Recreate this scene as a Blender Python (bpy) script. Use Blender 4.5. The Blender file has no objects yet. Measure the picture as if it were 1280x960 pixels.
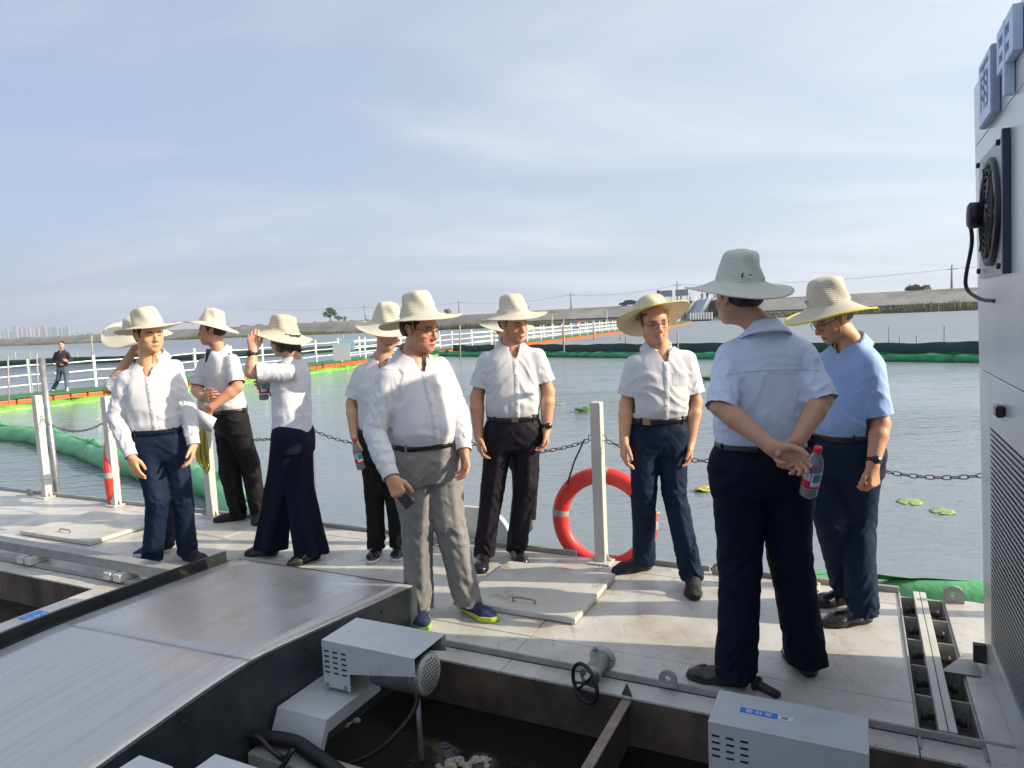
import bpy, bmesh, math, random
import numpy as np
from mathutils import Vector, Matrix
from mathutils.bvhtree import BVHTree
import openvdb

random.seed(7)
rng = np.random.default_rng(7)
SC = bpy.context.scene
COL = SC.collection

# ------------------------------------------------------------------ camera
FPX, PITCH, ROLL, CAM_H, ANG = 880.0, 5.26, -2.6, 1.6, 26.3
_p, _r, _a = (math.radians(q) for q in (PITCH, ROLL, ANG))
BK = Vector((0, -math.cos(_p), math.sin(_p)))
_rt = Vector((1, 0, 0)); _up = BK.cross(_rt)
RT = math.cos(_r) * _rt + math.sin(_r) * _up
UP = -math.sin(_r) * _rt + math.cos(_r) * _up
CO = Vector((0, 0, CAM_H))
cam_data = bpy.data.cameras.new('camera')
cam = bpy.data.objects.new('camera', cam_data); COL.objects.link(cam)
cam.matrix_world = Matrix(((RT.x, UP.x, BK.x, CO.x), (RT.y, UP.y, BK.y, CO.y), (RT.z, UP.z, BK.z, CO.z), (0, 0, 0, 1)))
cam_data.sensor_width = 36.0; cam_data.lens = 36.0 * FPX / 1280.0
cam_data.clip_start = 0.05; cam_data.clip_end = 12000
SC.camera = cam

# ------------------------------------------------------------------ sun, sky, exposure
SUN_EL = 25.0
SUN_DIR = Vector((0.985 * math.cos(math.radians(SUN_EL)), -0.17 * math.cos(math.radians(SUN_EL)), math.sin(math.radians(SUN_EL)))).normalized()
sd = bpy.data.lights.new('sun', 'SUN'); sd.energy = 4.3; sd.angle = math.radians(0.6); sd.color = (1.0, 0.87, 0.68)
sun = bpy.data.objects.new('sun', sd); COL.objects.link(sun)
sun.rotation_mode = 'QUATERNION'; sun.rotation_quaternion = SUN_DIR.to_track_quat('Z', 'Y')
sun.location = (20, -4, 12)
W = bpy.data.worlds.new('World'); SC.world = W; W.use_nodes = True
nt = W.node_tree; nt.nodes.clear()
def wn(t, **k):
    n = nt.nodes.new(t)
    for a, b in k.items(): setattr(n, a, b)
    return n
out = wn('ShaderNodeOutputWorld'); bg = wn('ShaderNodeBackground'); bg.inputs[1].default_value = 0.138
sky = wn('ShaderNodeTexSky', sky_type='NISHITA', sun_disc=False)
sky.sun_elevation = math.radians(SUN_EL); sky.sun_rotation = math.atan2(SUN_DIR.x, SUN_DIR.y)
sky.air_density = 1.0; sky.dust_density = 1.4; sky.ozone_density = 2.0
tc = wn('ShaderNodeTexCoord'); sep = wn('ShaderNodeSeparateXYZ'); nt.links.new(tc.outputs['Generated'], sep.inputs[0])
def wm(op, a, b=None, clamp=False):
    n = wn('ShaderNodeMath', operation=op); n.use_clamp = clamp
    for i, v in enumerate((a, b)):
        if v is None: continue
        if isinstance(v, (int, float)): n.inputs[i].default_value = v
        else: nt.links.new(v, n.inputs[i])
    return n.outputs[0]
zc = wm('MAXIMUM', sep.outputs['Z'], 0.0)
den = wm('ADD', zc, 0.16)
cx = wm('DIVIDE', sep.outputs['X'], den); cy = wm('DIVIDE', sep.outputs['Y'], den)
comb = wn('ShaderNodeCombineXYZ'); nt.links.new(cx, comb.inputs[0]); nt.links.new(cy, comb.inputs[1])
mp = wn('ShaderNodeMapping'); nt.links.new(comb.outputs[0], mp.inputs[0])
mp.inputs['Rotation'].default_value = (0, 0, math.radians(14)); mp.inputs['Scale'].default_value = (0.42, 1.0, 1)
n1 = wn('ShaderNodeTexNoise'); n1.inputs['Scale'].default_value = 0.85; n1.inputs['Detail'].default_value = 9; n1.inputs['Roughness'].default_value = 0.58
n1.inputs['Distortion'].default_value = 0.6
nt.links.new(mp.outputs[0], n1.inputs['Vector'])
cr = wn('ShaderNodeValToRGB'); cr.color_ramp.elements[0].position = 0.46; cr.color_ramp.elements[1].position = 0.66
cr.color_ramp.elements[0].color = (0, 0, 0, 1); cr.color_ramp.elements[1].color = (1, 1, 1, 1)
nt.links.new(n1.outputs['Fac'], cr.inputs[0])
cf = wm('MULTIPLY', cr.outputs[0], 0.20); cf = wm('ADD', cf, 0.72)
hz = wm('SUBTRACT', 1.0, wm('MULTIPLY', zc, 7.0), True); hz = wm('MULTIPLY', hz, 0.22)
cf = wm('ADD', cf, hz, True)
# thin veil of cloud: whiter and warmer towards the sun's side of the sky
dt = wn('ShaderNodeVectorMath', operation='DOT_PRODUCT'); nt.links.new(tc.outputs['Generated'], dt.inputs[0]); dt.inputs[1].default_value = SUN_DIR
sf = wm('MULTIPLY', wm('ADD', dt.outputs['Value'], 0.60), 1.0, True)
vc = wn('ShaderNodeMixRGB'); vc.inputs[1].default_value = (1.95, 2.28, 3.18, 1); vc.inputs[2].default_value = (3.25, 3.68, 4.2, 1)
nt.links.new(sf, vc.inputs[0])
hi = wn('ShaderNodeMixRGB', blend_type='ADD'); nt.links.new(cr.outputs[0], hi.inputs[0]); nt.links.new(vc.outputs[0], hi.inputs[1]); hi.inputs[2].default_value = (0.95, 0.80, 0.58, 1)
gp = wm('POWER', wm('MAXIMUM', dt.outputs['Value'], 0.0), 5.0); gl = wn('ShaderNodeMixRGB', blend_type='ADD'); nt.links.new(gp, gl.inputs[0]); nt.links.new(hi.outputs[0], gl.inputs[1]); gl.inputs[2].default_value = (11.0, 9.8, 8.2, 1); hi = gl
mx = wn('ShaderNodeMixRGB'); nt.links.new(cf, mx.inputs[0]); nt.links.new(sky.outputs[0], mx.inputs[1]); nt.links.new(hi.outputs[0], mx.inputs[2])
nt.links.new(mx.outputs[0], bg.inputs[0]); nt.links.new(bg.outputs[0], out.inputs[0])
SC.view_settings.view_transform = 'Standard'; SC.view_settings.look = 'None'
SC.view_settings.exposure = 0.62; SC.view_settings.gamma = 1.0
SC.render.engine = 'CYCLES'
SC.cycles.use_denoising = True
try: SC.cycles.denoiser = 'OPENIMAGEDENOISE'
except Exception: pass
SC.cycles.max_bounces = 7; SC.cycles.diffuse_bounces = 3; SC.cycles.glossy_bounces = 4; SC.cycles.transmission_bounces = 6; SC.cycles.transparent_max_bounces = 6
SC.cycles.caustics_reflective = False; SC.cycles.caustics_refractive = False

# ------------------------------------------------------------------ where things stand
def ray(x, y): return (x - 640) / FPX * RT - (y - 480) / FPX * UP - BK
def G(x, y, z=0.0):
    d = ray(x, y); return CO + d * ((z - CAM_H) / d.z)
def D(x, y, Y):
    d = ray(x, y); return CO + d * (Y / d.y)
UA = Vector((math.cos(_a), -math.sin(_a), 0)); VA = Vector((math.sin(_a), math.cos(_a), 0))
def UV(u, v, z=0.0): return UA * u + VA * v + Vector((0, 0, z))
WATER_Z = -0.35

# ------------------------------------------------------------------ materials
MATS = {}
def mat(name, col, rough=0.6, metal=0.0, var=0.0, vscale=8.0, bump=0.0, bscale=60.0, col2=None, stretch=None,
        sub=0.0, spec=0.5, trans=0.0, attr=None, coat=0.0, detail=5.0, lo=0.35, hi=0.65, bdist=0.01, ior=None, rvar=0.0):
    if name in MATS: return MATS[name]
    m = bpy.data.materials.new(name); m.use_nodes = True; t = m.node_tree; b = t.nodes['Principled BSDF']
    L = t.links.new
    b.inputs['Base Color'].default_value = (*col, 1); b.inputs['Roughness'].default_value = rough
    b.inputs['Metallic'].default_value = metal; b.inputs['Specular IOR Level'].default_value = spec
    if coat: b.inputs['Coat Weight'].default_value = coat; b.inputs['Coat Roughness'].default_value = 0.15
    if sub:
        b.inputs['Subsurface Weight'].default_value = sub; b.inputs['Subsurface Radius'].default_value = (0.02, 0.008, 0.004); b.inputs['Subsurface Scale'].default_value = 0.5
    if trans: b.inputs['Transmission Weight'].default_value = trans
    if ior: b.inputs['IOR'].default_value = ior
    src = None
    tcn = t.nodes.new('ShaderNodeTexCoord'); mpn = t.nodes.new('ShaderNodeMapping'); L(tcn.outputs['Object'], mpn.inputs[0])
    if stretch: mpn.inputs['Scale'].default_value = stretch
    if attr:
        at = t.nodes.new('ShaderNodeAttribute'); at.attribute_name = attr; src = at.outputs['Color']
    if col2 is not None or var:
        n = t.nodes.new('ShaderNodeTexNoise'); n.inputs['Scale'].default_value = vscale; n.inputs['Detail'].default_value = detail; n.inputs['Roughness'].default_value = 0.6
        L(mpn.outputs[0], n.inputs['Vector'])
        mr = t.nodes.new('ShaderNodeMapRange'); mr.inputs[1].default_value = lo; mr.inputs[2].default_value = hi; L(n.outputs['Fac'], mr.inputs[0])
        mxn = t.nodes.new('ShaderNodeMixRGB'); L(mr.outputs[0], mxn.inputs[0])
        c2 = col2 if col2 is not None else tuple(c * (1 - var) for c in col)
        if src is not None:
            mxn.blend_type = 'MIX'; mu = t.nodes.new('ShaderNodeMixRGB'); mu.blend_type = 'MULTIPLY'; mu.inputs[0].default_value = 1
            mxn.inputs[1].default_value = (1, 1, 1, 1); mxn.inputs[2].default_value = (1 - var, 1 - var * 1.2, 1 - var * 1.3, 1)
            L(src, mu.inputs[1]); L(mxn.outputs[0], mu.inputs[2]); src = mu.outputs[0]
        else:
            mxn.inputs[1].default_value = (*col, 1); mxn.inputs[2].default_value = (*c2, 1); src = mxn.outputs[0]
        if rvar:
            rr = t.nodes.new('ShaderNodeMapRange'); rr.inputs[3].default_value = rough; rr.inputs[4].default_value = min(1, rough + rvar)
            L(mr.outputs[0], rr.inputs[0]); L(rr.outputs[0], b.inputs['Roughness'])
    if src is not None: L(src, b.inputs['Base Color'])
    if bump:
        n2 = t.nodes.new('ShaderNodeTexNoise'); n2.inputs['Scale'].default_value = bscale; n2.inputs['Detail'].default_value = 4
        L(mpn.outputs[0], n2.inputs['Vector'])
        bp = t.nodes.new('ShaderNodeBump'); bp.inputs['Strength'].default_value = bump; bp.inputs['Distance'].default_value = bdist
        L(n2.outputs['Fac'], bp.inputs['Height']); L(bp.outputs[0], b.inputs['Normal'])
    MATS[name] = m
    return m

def node_after(m):  # helper to reach a material's tree
    t = m.node_tree; return t, t.nodes['Principled BSDF']

# ------------------------------------------------------------------ object helpers
def tag(o, label=None, cat=None, group=None, kind=None):
    if label: o['label'] = label
    if cat: o['category'] = cat
    if group: o['group'] = group
    if kind: o['kind'] = kind
    return o
def empty(name, loc=(0, 0, 0), rz=0.0, parent=None):
    o = bpy.data.objects.new(name, None); COL.objects.link(o); o.location = loc; o.rotation_euler = (0, 0, rz)
    o.empty_display_size = 0.1
    if parent: o.parent = parent
    return o
def link(name, me, m=None, parent=None, world=True):
    """link a mesh whose vertices are in world space under a parent that may be moved"""
    o = bpy.data.objects.new(name, me); COL.objects.link(o)
    if m is not None and len(me.materials) == 0:
        for q in (m if isinstance(m, (list, tuple)) else [m]): me.materials.append(q)
    if parent is not None:
        o.parent = parent
        if world: o.matrix_parent_inverse = chain(parent).inverted()
    return o
def chain(o):
    M = Matrix.Identity(4)
    while o is not None:
        B = Matrix.Translation(o.location) @ o.rotation_euler.to_matrix().to_4x4()
        M = o.matrix_parent_inverse @ B @ M if o.parent else B @ M
        o = o.parent
    return M
def np_mesh(name, V, Q=None, T=None, smooth=True):
    me = bpy.data.meshes.new(name)
    nq = 0 if Q is None else len(Q); nt_ = 0 if T is None else len(T)
    me.vertices.add(len(V)); me.vertices.foreach_set('co', np.asarray(V, np.float32).ravel())
    me.loops.add(nq * 4 + nt_ * 3)
    li = np.concatenate([np.asarray(Q, np.int32).ravel() if nq else np.zeros(0, np.int32), np.asarray(T, np.int32).ravel() if nt_ else np.zeros(0, np.int32)])
    me.loops.foreach_set('vertex_index', li)
    me.polygons.add(nq + nt_)
    st = np.concatenate([np.arange(nq) * 4, nq * 4 + np.arange(nt_) * 3]).astype(np.int32)
    me.polygons.foreach_set('loop_start', st)
    if smooth: me.polygons.foreach_set('use_smooth', np.ones(nq + nt_, bool))
    me.update(calc_edges=True); me.validate()
    return me
class MB:
    """collects plain shapes, all in one frame, to be built as one mesh"""
    def __init__(s): s.v = []; s.f = []; s.m = []; s.sm = []
    def add(s, vs, fs, mi=0, sm=False):
        b = len(s.v); s.v += [tuple(q) for q in vs]; s.f += [tuple(b + i for i in f) for f in fs]; s.m += [mi] * len(fs); s.sm += [sm] * len(fs)
    def hexa(s, P, mi=0):  # 8 corners, bottom 4 then top 4, counter-clockwise
        s.add(P, [(3, 2, 1, 0), (4, 5, 6, 7), (0, 1, 5, 4), (1, 2, 6, 5), (2, 3, 7, 6), (3, 0, 4, 7)], mi)
    def box(s, c, size, ax=None, mi=0):
        ax = ax or (Vector((1, 0, 0)), Vector((0, 1, 0)), Vector((0, 0, 1)))
        c = Vector(c); X, Y, Z = (ax[i] * size[i] * 0.5 for i in range(3))
        s.hexa([c - X - Y - Z, c + X - Y - Z, c + X + Y - Z, c - X + Y - Z, c - X - Y + Z, c + X - Y + Z, c + X + Y + Z, c - X + Y + Z], mi)
    def uvbox(s, u0, u1, v0, v1, z0, z1, mi=0):
        s.hexa([UV(u0, v0, z0), UV(u1, v0, z0), UV(u1, v1, z0), UV(u0, v1, z0), UV(u0, v0, z1), UV(u1, v0, z1), UV(u1, v1, z1), UV(u0, v1, z1)], mi)
    def tube(s, pts, r, n=10, mi=0, caps=True, closed=False):
        pts = [Vector(p) for p in pts]; N = len(pts); rs = r if isinstance(r, (list, tuple)) else [r] * N
        vs = []; prev = None
        for i, p in enumerate(pts):
            a = pts[(i - 1) % N] if (closed or i > 0) else p; b = pts[(i + 1) % N] if (closed or i < N - 1) else p
            t = (b - a).normalized()
            if prev is None: x = t.cross(Vector((0, 0, 1))); x = x if x.length > 0.05 else t.cross(Vector((0, 1, 0)))
            else: x = prev - t * prev.dot(t)
            x.normalize(); prev = x; y = t.cross(x)
            for k in range(n):
                th = 2 * math.pi * k / n; vs.append(p + (x * math.cos(th) + y * math.sin(th)) * rs[i])
        fs = []
        for i in range(N if closed else N - 1):
            j = (i + 1) % N
            for k in range(n): fs.append((i * n + k, i * n + (k + 1) % n, j * n + (k + 1) % n, j * n + k))
        if caps and not closed: fs += [tuple(range(n - 1, -1, -1)), tuple((N - 1) * n + k for k in range(n))]
        s.add(vs, fs, mi, True)
    def lathe(s, prof, o, up=Vector((0, 0, 1)), n=24, mi=0, X=None):
        up = Vector(up).normalized(); o = Vector(o)
        X = X or up.orthogonal().normalized(); Y = up.cross(X); vs = []
        for r, z in prof:
            for k in range(n):
                th = 2 * math.pi * k / n; vs.append(o + up * z + (X * math.cos(th) + Y * math.sin(th)) * r)
        fs = []
        for i in range(len(prof) - 1):
            for k in range(n): fs.append((i * n + k, i * n + (k + 1) % n, (i + 1) * n + (k + 1) % n, (i + 1) * n + k))
        s.add(vs, fs, mi, True)
    def grid(s, rows, mi=0, closed=False, sm=True):
        n = len(rows[0]); vs = [p for r in rows for p in r]; fs = []
        for i in range(len(rows) - 1):
            for k in range(n if closed else n - 1): fs.append((i * n + k, i * n + (k + 1) % n, (i + 1) * n + (k + 1) % n, (i + 1) * n + k))
        s.add(vs, fs, mi, sm)
    def build(s, name, m, parent=None, bevel=0.0, world=True, solid=0.0, seg=2):
        me = bpy.data.meshes.new(name); me.from_pydata([tuple(v) for v in s.v], [], s.f)
        for q in (m if isinstance(m, (list, tuple)) else [m]): me.materials.append(q)
        me.polygons.foreach_set('material_index', s.m); me.polygons.foreach_set('use_smooth', s.sm); me.update()
        bm = bmesh.new(); bm.from_mesh(me)
        if not solid: bmesh.ops.recalc_face_normals(bm, faces=bm.faces)
        if bevel: bmesh.ops.bevel(bm, geom=[e for e in bm.edges if e.is_manifold and e.calc_face_angle(0) > 0.6], offset=bevel, segments=seg, affect='EDGES', profile=0.5, clamp_overlap=True)
        if solid: bmesh.ops.solidify(bm, geom=bm.faces[:], thickness=solid)
        bm.to_mesh(me); bm.free()
        return link(name, me, None, parent, world)

# ------------------------------------------------------------------ noise on arrays
_perm = np.random.default_rng(3).permutation(256).astype(np.int32); _perm = np.concatenate([_perm, _perm, _perm])
_gr = np.random.default_rng(5).normal(size=(256, 3)).astype(np.float32); _gr /= np.linalg.norm(_gr, axis=1)[:, None]
def perlin(P):
    P = np.asarray(P, np.float32); i = np.floor(P).astype(np.int32); f = P - i; u = f * f * f * (f * (f * 6 - 15) + 10); i &= 255
    r = 0
    for dx in (0, 1):
        for dy in (0, 1):
            for dz in (0, 1):
                h = _perm[_perm[_perm[i[:, 0] + dx] + i[:, 1] + dy] + i[:, 2] + dz]
                g = _gr[h]; d = g[:, 0] * (f[:, 0] - dx) + g[:, 1] * (f[:, 1] - dy) + g[:, 2] * (f[:, 2] - dz)
                w = (u[:, 0] if dx else 1 - u[:, 0]) * (u[:, 1] if dy else 1 - u[:, 1]) * (u[:, 2] if dz else 1 - u[:, 2])
                r = r + w * d
    return r
def ridge(P): return 1 - np.minimum(1, np.abs(perlin(P)) * 3.2)

# ------------------------------------------------------------------ implicit bodies
class Vox:
    def __init__(s, lo, hi, h):
        s.lo = np.array(lo, np.float32); s.h = h
        s.n = np.ceil((np.array(hi) - s.lo) / h).astype(int) + 1
        s.g = np.full(s.n, 0.2, np.float32)
        s.ax = [s.lo[i] + h * np.arange(s.n[i], dtype=np.float32) for i in range(3)]
    def sub(s, lo, hi):
        sl = tuple(slice(max(0, int((lo[i] - s.lo[i]) / s.h)), min(s.n[i], int((hi[i] - s.lo[i]) / s.h) + 2)) for i in range(3))
        X = s.ax[0][sl[0]][:, None, None]; Y = s.ax[1][sl[1]][None, :, None]; Z = s.ax[2][sl[2]][None, None, :]
        return sl, X, Y, Z
    def put(s, sl, d, k=0.0, op='u'):
        a = s.g[sl]
        if op == 'u':
            if k: t = np.maximum(k - np.abs(a - d), 0) / k; s.g[sl] = np.minimum(a, d) - t * t * k * 0.25
            else: s.g[sl] = np.minimum(a, d)
        else:
            d = -d
            if k: t = np.maximum(k - np.abs(a - d), 0) / k; s.g[sl] = np.maximum(a, d) + t * t * k * 0.25
            else: s.g[sl] = np.maximum(a, d)
    def cone(s, a, b, ra, rb, k=0.0, op='u', squash=None):
        a = np.array(a, np.float32); b = np.array(b, np.float32); r = max(ra, rb) + k + 3 * s.h
        sl, X, Y, Z = s.sub(np.minimum(a, b) - r, np.maximum(a, b) + r)
        if min(q.stop - q.start for q in sl) <= 0: return
        ab = b - a; L = float(ab @ ab) + 1e-12
        dx, dy, dz = X - a[0], Y - a[1], Z - a[2]
        t = np.clip((dx * ab[0] + dy * ab[1] + dz * ab[2]) / L, 0, 1)
        ex, ey, ez = dx - t * ab[0], dy - t * ab[1], dz - t * ab[2]
        d2 = ex * ex + ey * ey + ez * ez
        if squash is not None:  # thinner along one axis: (axis, factor)
            n, f = squash; q = ex * n[0] + ey * n[1] + ez * n[2]; d2 = d2 + q * q * (f * f - 1)
        s.put(sl, np.sqrt(d2) - (ra + (rb - ra) * t), k, op)
    def chain(s, pts, rs, k=0.0):
        for i in range(len(pts) - 1): s.cone(pts[i], pts[i + 1], rs[i], rs[i + 1], k if i == 0 else max(k * 0.5, 0.008))
    def ell(s, c, R, rad, k=0.0, op='u'):
        """R: 3 unit axes (world), rad: 3 radii"""
        c = np.array(c, np.float32); r = max(rad) + k + 2 * s.h
        sl, X, Y, Z = s.sub(c - r, c + r)
        if min(q.stop - q.start for q in sl) <= 0: return
        dx, dy, dz = X - c[0], Y - c[1], Z - c[2]; q = 0; w = 0
        for ax, ra in zip(R, rad):
            p = (dx * ax[0] + dy * ax[1] + dz * ax[2]) / ra; q = q + p * p; w = w + (p / ra) ** 2
        k0 = np.sqrt(q); k1 = np.sqrt(w) + 1e-6
        s.put(sl, k0 * (k0 - 1) / k1, k, op)
    def loft(s, st, k=0.0, pw=2.3, grow=0.0):
        """st: list of (centre, lateral, forward, a, front, back) ordered by z; elliptical sections"""
        z = np.array([q[0][2] for q in st]); o = np.argsort(z); st = [st[i] for i in o]; z = z[o]
        zz = np.linspace(z[0], z[-1], 60)
        def ip(f): return np.interp(zz, z, [f(q) for q in st])
        def sm(v):
            w = np.convolve(np.pad(v, 3, mode='edge'), np.array([1, 2, 3, 4, 3, 2, 1]) / 16, 'valid'); return w
        C = [sm(ip(lambda q, i=i: q[0][i])) for i in range(2)]
        A, Bf, Bb = (sm(ip(lambda q, i=i: q[i])) + grow for i in (3, 4, 5))
        Lx, Ly = (sm(ip(lambda q, i=i: q[1][i])) for i in (0, 1)); Fx, Fy = (sm(ip(lambda q, i=i: q[2][i])) for i in (0, 1))
        R = float(max(A.max(), Bf.max(), Bb.max())) + k + 0.03
        lo = np.array([C[0].min() - R, C[1].min() - R, z[0] - 0.03]); hi = np.array([C[0].max() + R, C[1].max() + R, z[-1] + 0.03])
        sl, X, Y, Z = s.sub(lo, hi); Zf = Z.ravel()
        g = lambda v: np.interp(Zf, zz, v).astype(np.float32)[None, None, :]
        dx, dy = X - g(C[0]), Y - g(C[1])
        p = np.abs(dx * g(Lx) + dy * g(Ly)) / g(A); f = dx * g(Fx) + dy * g(Fy)
        b = np.where(f > 0, g(Bf), g(Bb)); f = np.abs(f) / b
        q = (p ** pw + f ** pw + 1e-9) ** (1 / pw)
        d = (q - 1) * np.minimum(g(A), g(Bf) + 0 * b)
        d = np.maximum(d, np.maximum(z[0] - Z, Z - z[-1]))
        s.put(sl, d, k)
    def mesh(s, name, adapt=0.0):
        Gd = openvdb.FloatGrid(3.0)
        a = np.clip(s.g / s.h, -3, 3).astype(np.float32)
        Gd.copyFromArray(a)
        P, T, Q = Gd.convertToPolygons(isovalue=0.0, adaptivity=adapt)
        P = P * s.h + s.lo
        Q = Q.astype(np.int64); T = T.astype(np.int64)
        a_ = P[Q[:, 0]]; vol = np.einsum('ij,ij->i', a_ - P.mean(0), np.cross(P[Q[:, 1]] - a_, P[Q[:, 2]] - a_)).sum()
        if vol < 0: Q = Q[:, ::-1]; T = T[:, ::-1]
        return P.astype(np.float32), Q, T
def relax(P, Q, it=1, w=0.5):
    E = np.concatenate([Q[:, [0, 1]], Q[:, [1, 2]], Q[:, [2, 3]], Q[:, [3, 0]]])
    for _ in range(it):
        S = np.zeros_like(P); c = np.zeros(len(P), np.float32)
        for i in range(3):
            S[:, i] = np.bincount(E[:, 0], P[E[:, 1], i], len(P)) + np.bincount(E[:, 1], P[E[:, 0], i], len(P))
        c = np.bincount(E[:, 0], minlength=len(P)) + np.bincount(E[:, 1], minlength=len(P))
        P = P * (1 - w) + w * (S / np.maximum(c, 1)[:, None]).astype(np.float32)
    return P
def normals(P, Q):
    n = np.cross(P[Q[:, 2]] - P[Q[:, 0]], P[Q[:, 3]] - P[Q[:, 1]]); N = np.zeros_like(P)
    for i in range(3):
        for j in range(4): N[:, i] += np.bincount(Q[:, j], n[:, i], len(P))
    return N / (np.linalg.norm(N, axis=1)[:, None] + 1e-9)
def cut(P, Q, keep):
    """keep faces whose vertices are all kept; compact"""
    f = keep[Q].all(1); Q = Q[f]; u = np.unique(Q); mp_ = np.full(len(P), -1); mp_[u] = np.arange(len(u))
    return u, mp_[Q]
# ------------------------------------------------------------------ people
def biggest(P, Q):
    L = np.arange(len(P))
    for _ in range(60):
        m = L[Q].min(1); L2 = L.copy()
        for j in range(4): np.minimum.at(L2, Q[:, j], m)
        L2 = L2[L2]
        if (L2 == L).all(): break
        L = L2
    c = np.bincount(L[Q[:, 0]]); k = L == c.argmax(); return cut(P, Q, k)
A3 = lambda v: np.array((v[0], v[1], v[2]), np.float32)
def frame(yaw, pitch=0.0, roll=0.0):
    """yaw 0 faces the camera side (-Y), +90 faces +X; returns lateral X, forward F, up U"""
    y, p, r = (math.radians(q) for q in (yaw, pitch, roll))
    X = Vector((math.cos(y), math.sin(y), 0)); F = Vector((math.sin(y), -math.cos(y), 0)); U = Vector((0, 0, 1))
    F, U = F * math.cos(p) - U * math.sin(p), U * math.cos(p) + F * math.sin(p)
    X, U = X * math.cos(r) + U * math.sin(r), U * math.cos(r) - X * math.sin(r)
    return X, F, U

SKIN = mat('skin', (0.5, 0.3, 0.2), rough=0.46, attr='tone', var=0.12, vscale=14, sub=0.12, spec=0.4, bump=0.15, bscale=220, bdist=0.002)
HAIR = mat('black_hair', (0.012, 0.010, 0.009), rough=0.45, bump=0.8, bscale=160, stretch=(1, 1, 0.25), bdist=0.01)
HAIR_GREY = mat('greying_hair', (0.07, 0.065, 0.06), rough=0.5, bump=0.8, bscale=160, stretch=(1, 1, 0.25), bdist=0.01)
WHITE_CLOTH = mat('white_shirt_cloth', (0.62, 0.62, 0.65), rough=0.8, bump=0.30, bscale=20, bdist=0.014, stretch=(1, 1, .4))
PALE_BLUE_CLOTH = mat('pale_blue_shirt_cloth', (0.62, 0.70, 0.87), rough=0.8, bump=0.30, bscale=20, bdist=0.014, stretch=(1, 1, .4))
BLUE_CLOTH = mat('blue_polo_cloth', (0.32, 0.47, 0.78), rough=0.8, bump=0.30, bscale=20, bdist=0.014, stretch=(1, 1, .4))
LACE = mat('white_lace_cloth', (0.66, 0.67, 0.72), rough=0.85, bump=0.9, bscale=150, bdist=0.006, col2=(0.50, 0.52, 0.60), vscale=110, lo=0.52, hi=0.62, detail=2)
NAVY = mat('navy_trouser_cloth', (0.006, 0.010, 0.028), rough=0.75, spec=0.2, bump=0.32, bscale=22, bdist=0.014, stretch=(1, 1, .4))
NAVY_BLUE = mat('blue_navy_trouser_cloth', (0.007, 0.016, 0.043), rough=0.75, spec=0.2, bump=0.32, bscale=22, bdist=0.014, stretch=(1, 1, .4))
DARK_NAVY = mat('dark_navy_trouser_cloth', (0.0035, 0.006, 0.019), rough=0.8, spec=0.2, bump=0.32, bscale=22, bdist=0.014, stretch=(1, 1, .4))
AUBERGINE = mat('dark_plum_trouser_cloth', (0.012, 0.009, 0.017), rough=0.7, spec=0.25, bump=0.32, bscale=22, bdist=0.014, stretch=(1, 1, .4))
BLACK_CLOTH = mat('black_trouser_cloth', (0.008, 0.008, 0.009), rough=0.8, spec=0.25, bump=0.4, bscale=22, bdist=0.014, stretch=(1, 1, .4))
GREY_CLOTH = mat('grey_trouser_cloth', (0.235, 0.228, 0.22), rough=0.8, bump=0.45, bscale=24, bdist=0.014, var=0.12, vscale=60)
MAROON_CLOTH = mat('dark_maroon_jersey_cloth', (0.035, 0.018, 0.026), rough=0.85)
JEANS = mat('faded_denim', (0.10, 0.14, 0.21), rough=0.85, var=0.4, vscale=12)
LEATHER = mat('black_shoe_leather', (0.012, 0.012, 0.014), rough=0.3, bump=0.1, bscale=80, coat=0.3)
MATT_SHOE = mat('black_trainer_mesh', (0.02, 0.02, 0.023), rough=0.7, bump=0.5, bscale=180, bdist=0.004, var=0.4, vscale=50)
NAVY_SHOE = mat('navy_trainer_mesh', (0.012, 0.022, 0.07), rough=0.7, bump=0.5, bscale=200, bdist=0.004)
SOLE_BLACK = mat('black_sole', (0.015, 0.015, 0.015), rough=0.7)
SOLE_WHITE = mat('white_sole', (0.62, 0.62, 0.60), rough=0.6)
SOLE_LIME = mat('yellow_green_sole', (0.48, 0.55, 0.06), rough=0.5, col2=(0.05, 0.35, 0.12), vscale=7, lo=0.45, hi=0.6)
BELT = mat('black_belt_leather', (0.012, 0.011, 0.011), rough=0.35)
BUCKLE = mat('belt_buckle_metal', (0.32, 0.30, 0.27), rough=0.3, metal=0.9)
BRASS = mat('belt_buckle_brass', (0.35, 0.26, 0.10), rough=0.35, metal=0.9)
WATCH = mat('black_watch', (0.012, 0.012, 0.014), rough=0.25)
WATCH_BROWN = mat('brown_watch_strap', (0.06, 0.02, 0.015), rough=0.5)
GLASS_FRAME = mat('spectacle_frame', (0.03, 0.025, 0.03), rough=0.3, metal=0.5)
CORD = mat('yellow_hat_cord', (0.62, 0.36, 0.05), rough=0.7)
BUTTON = mat('shirt_button', (0.62, 0.62, 0.64), rough=0.3)

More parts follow.
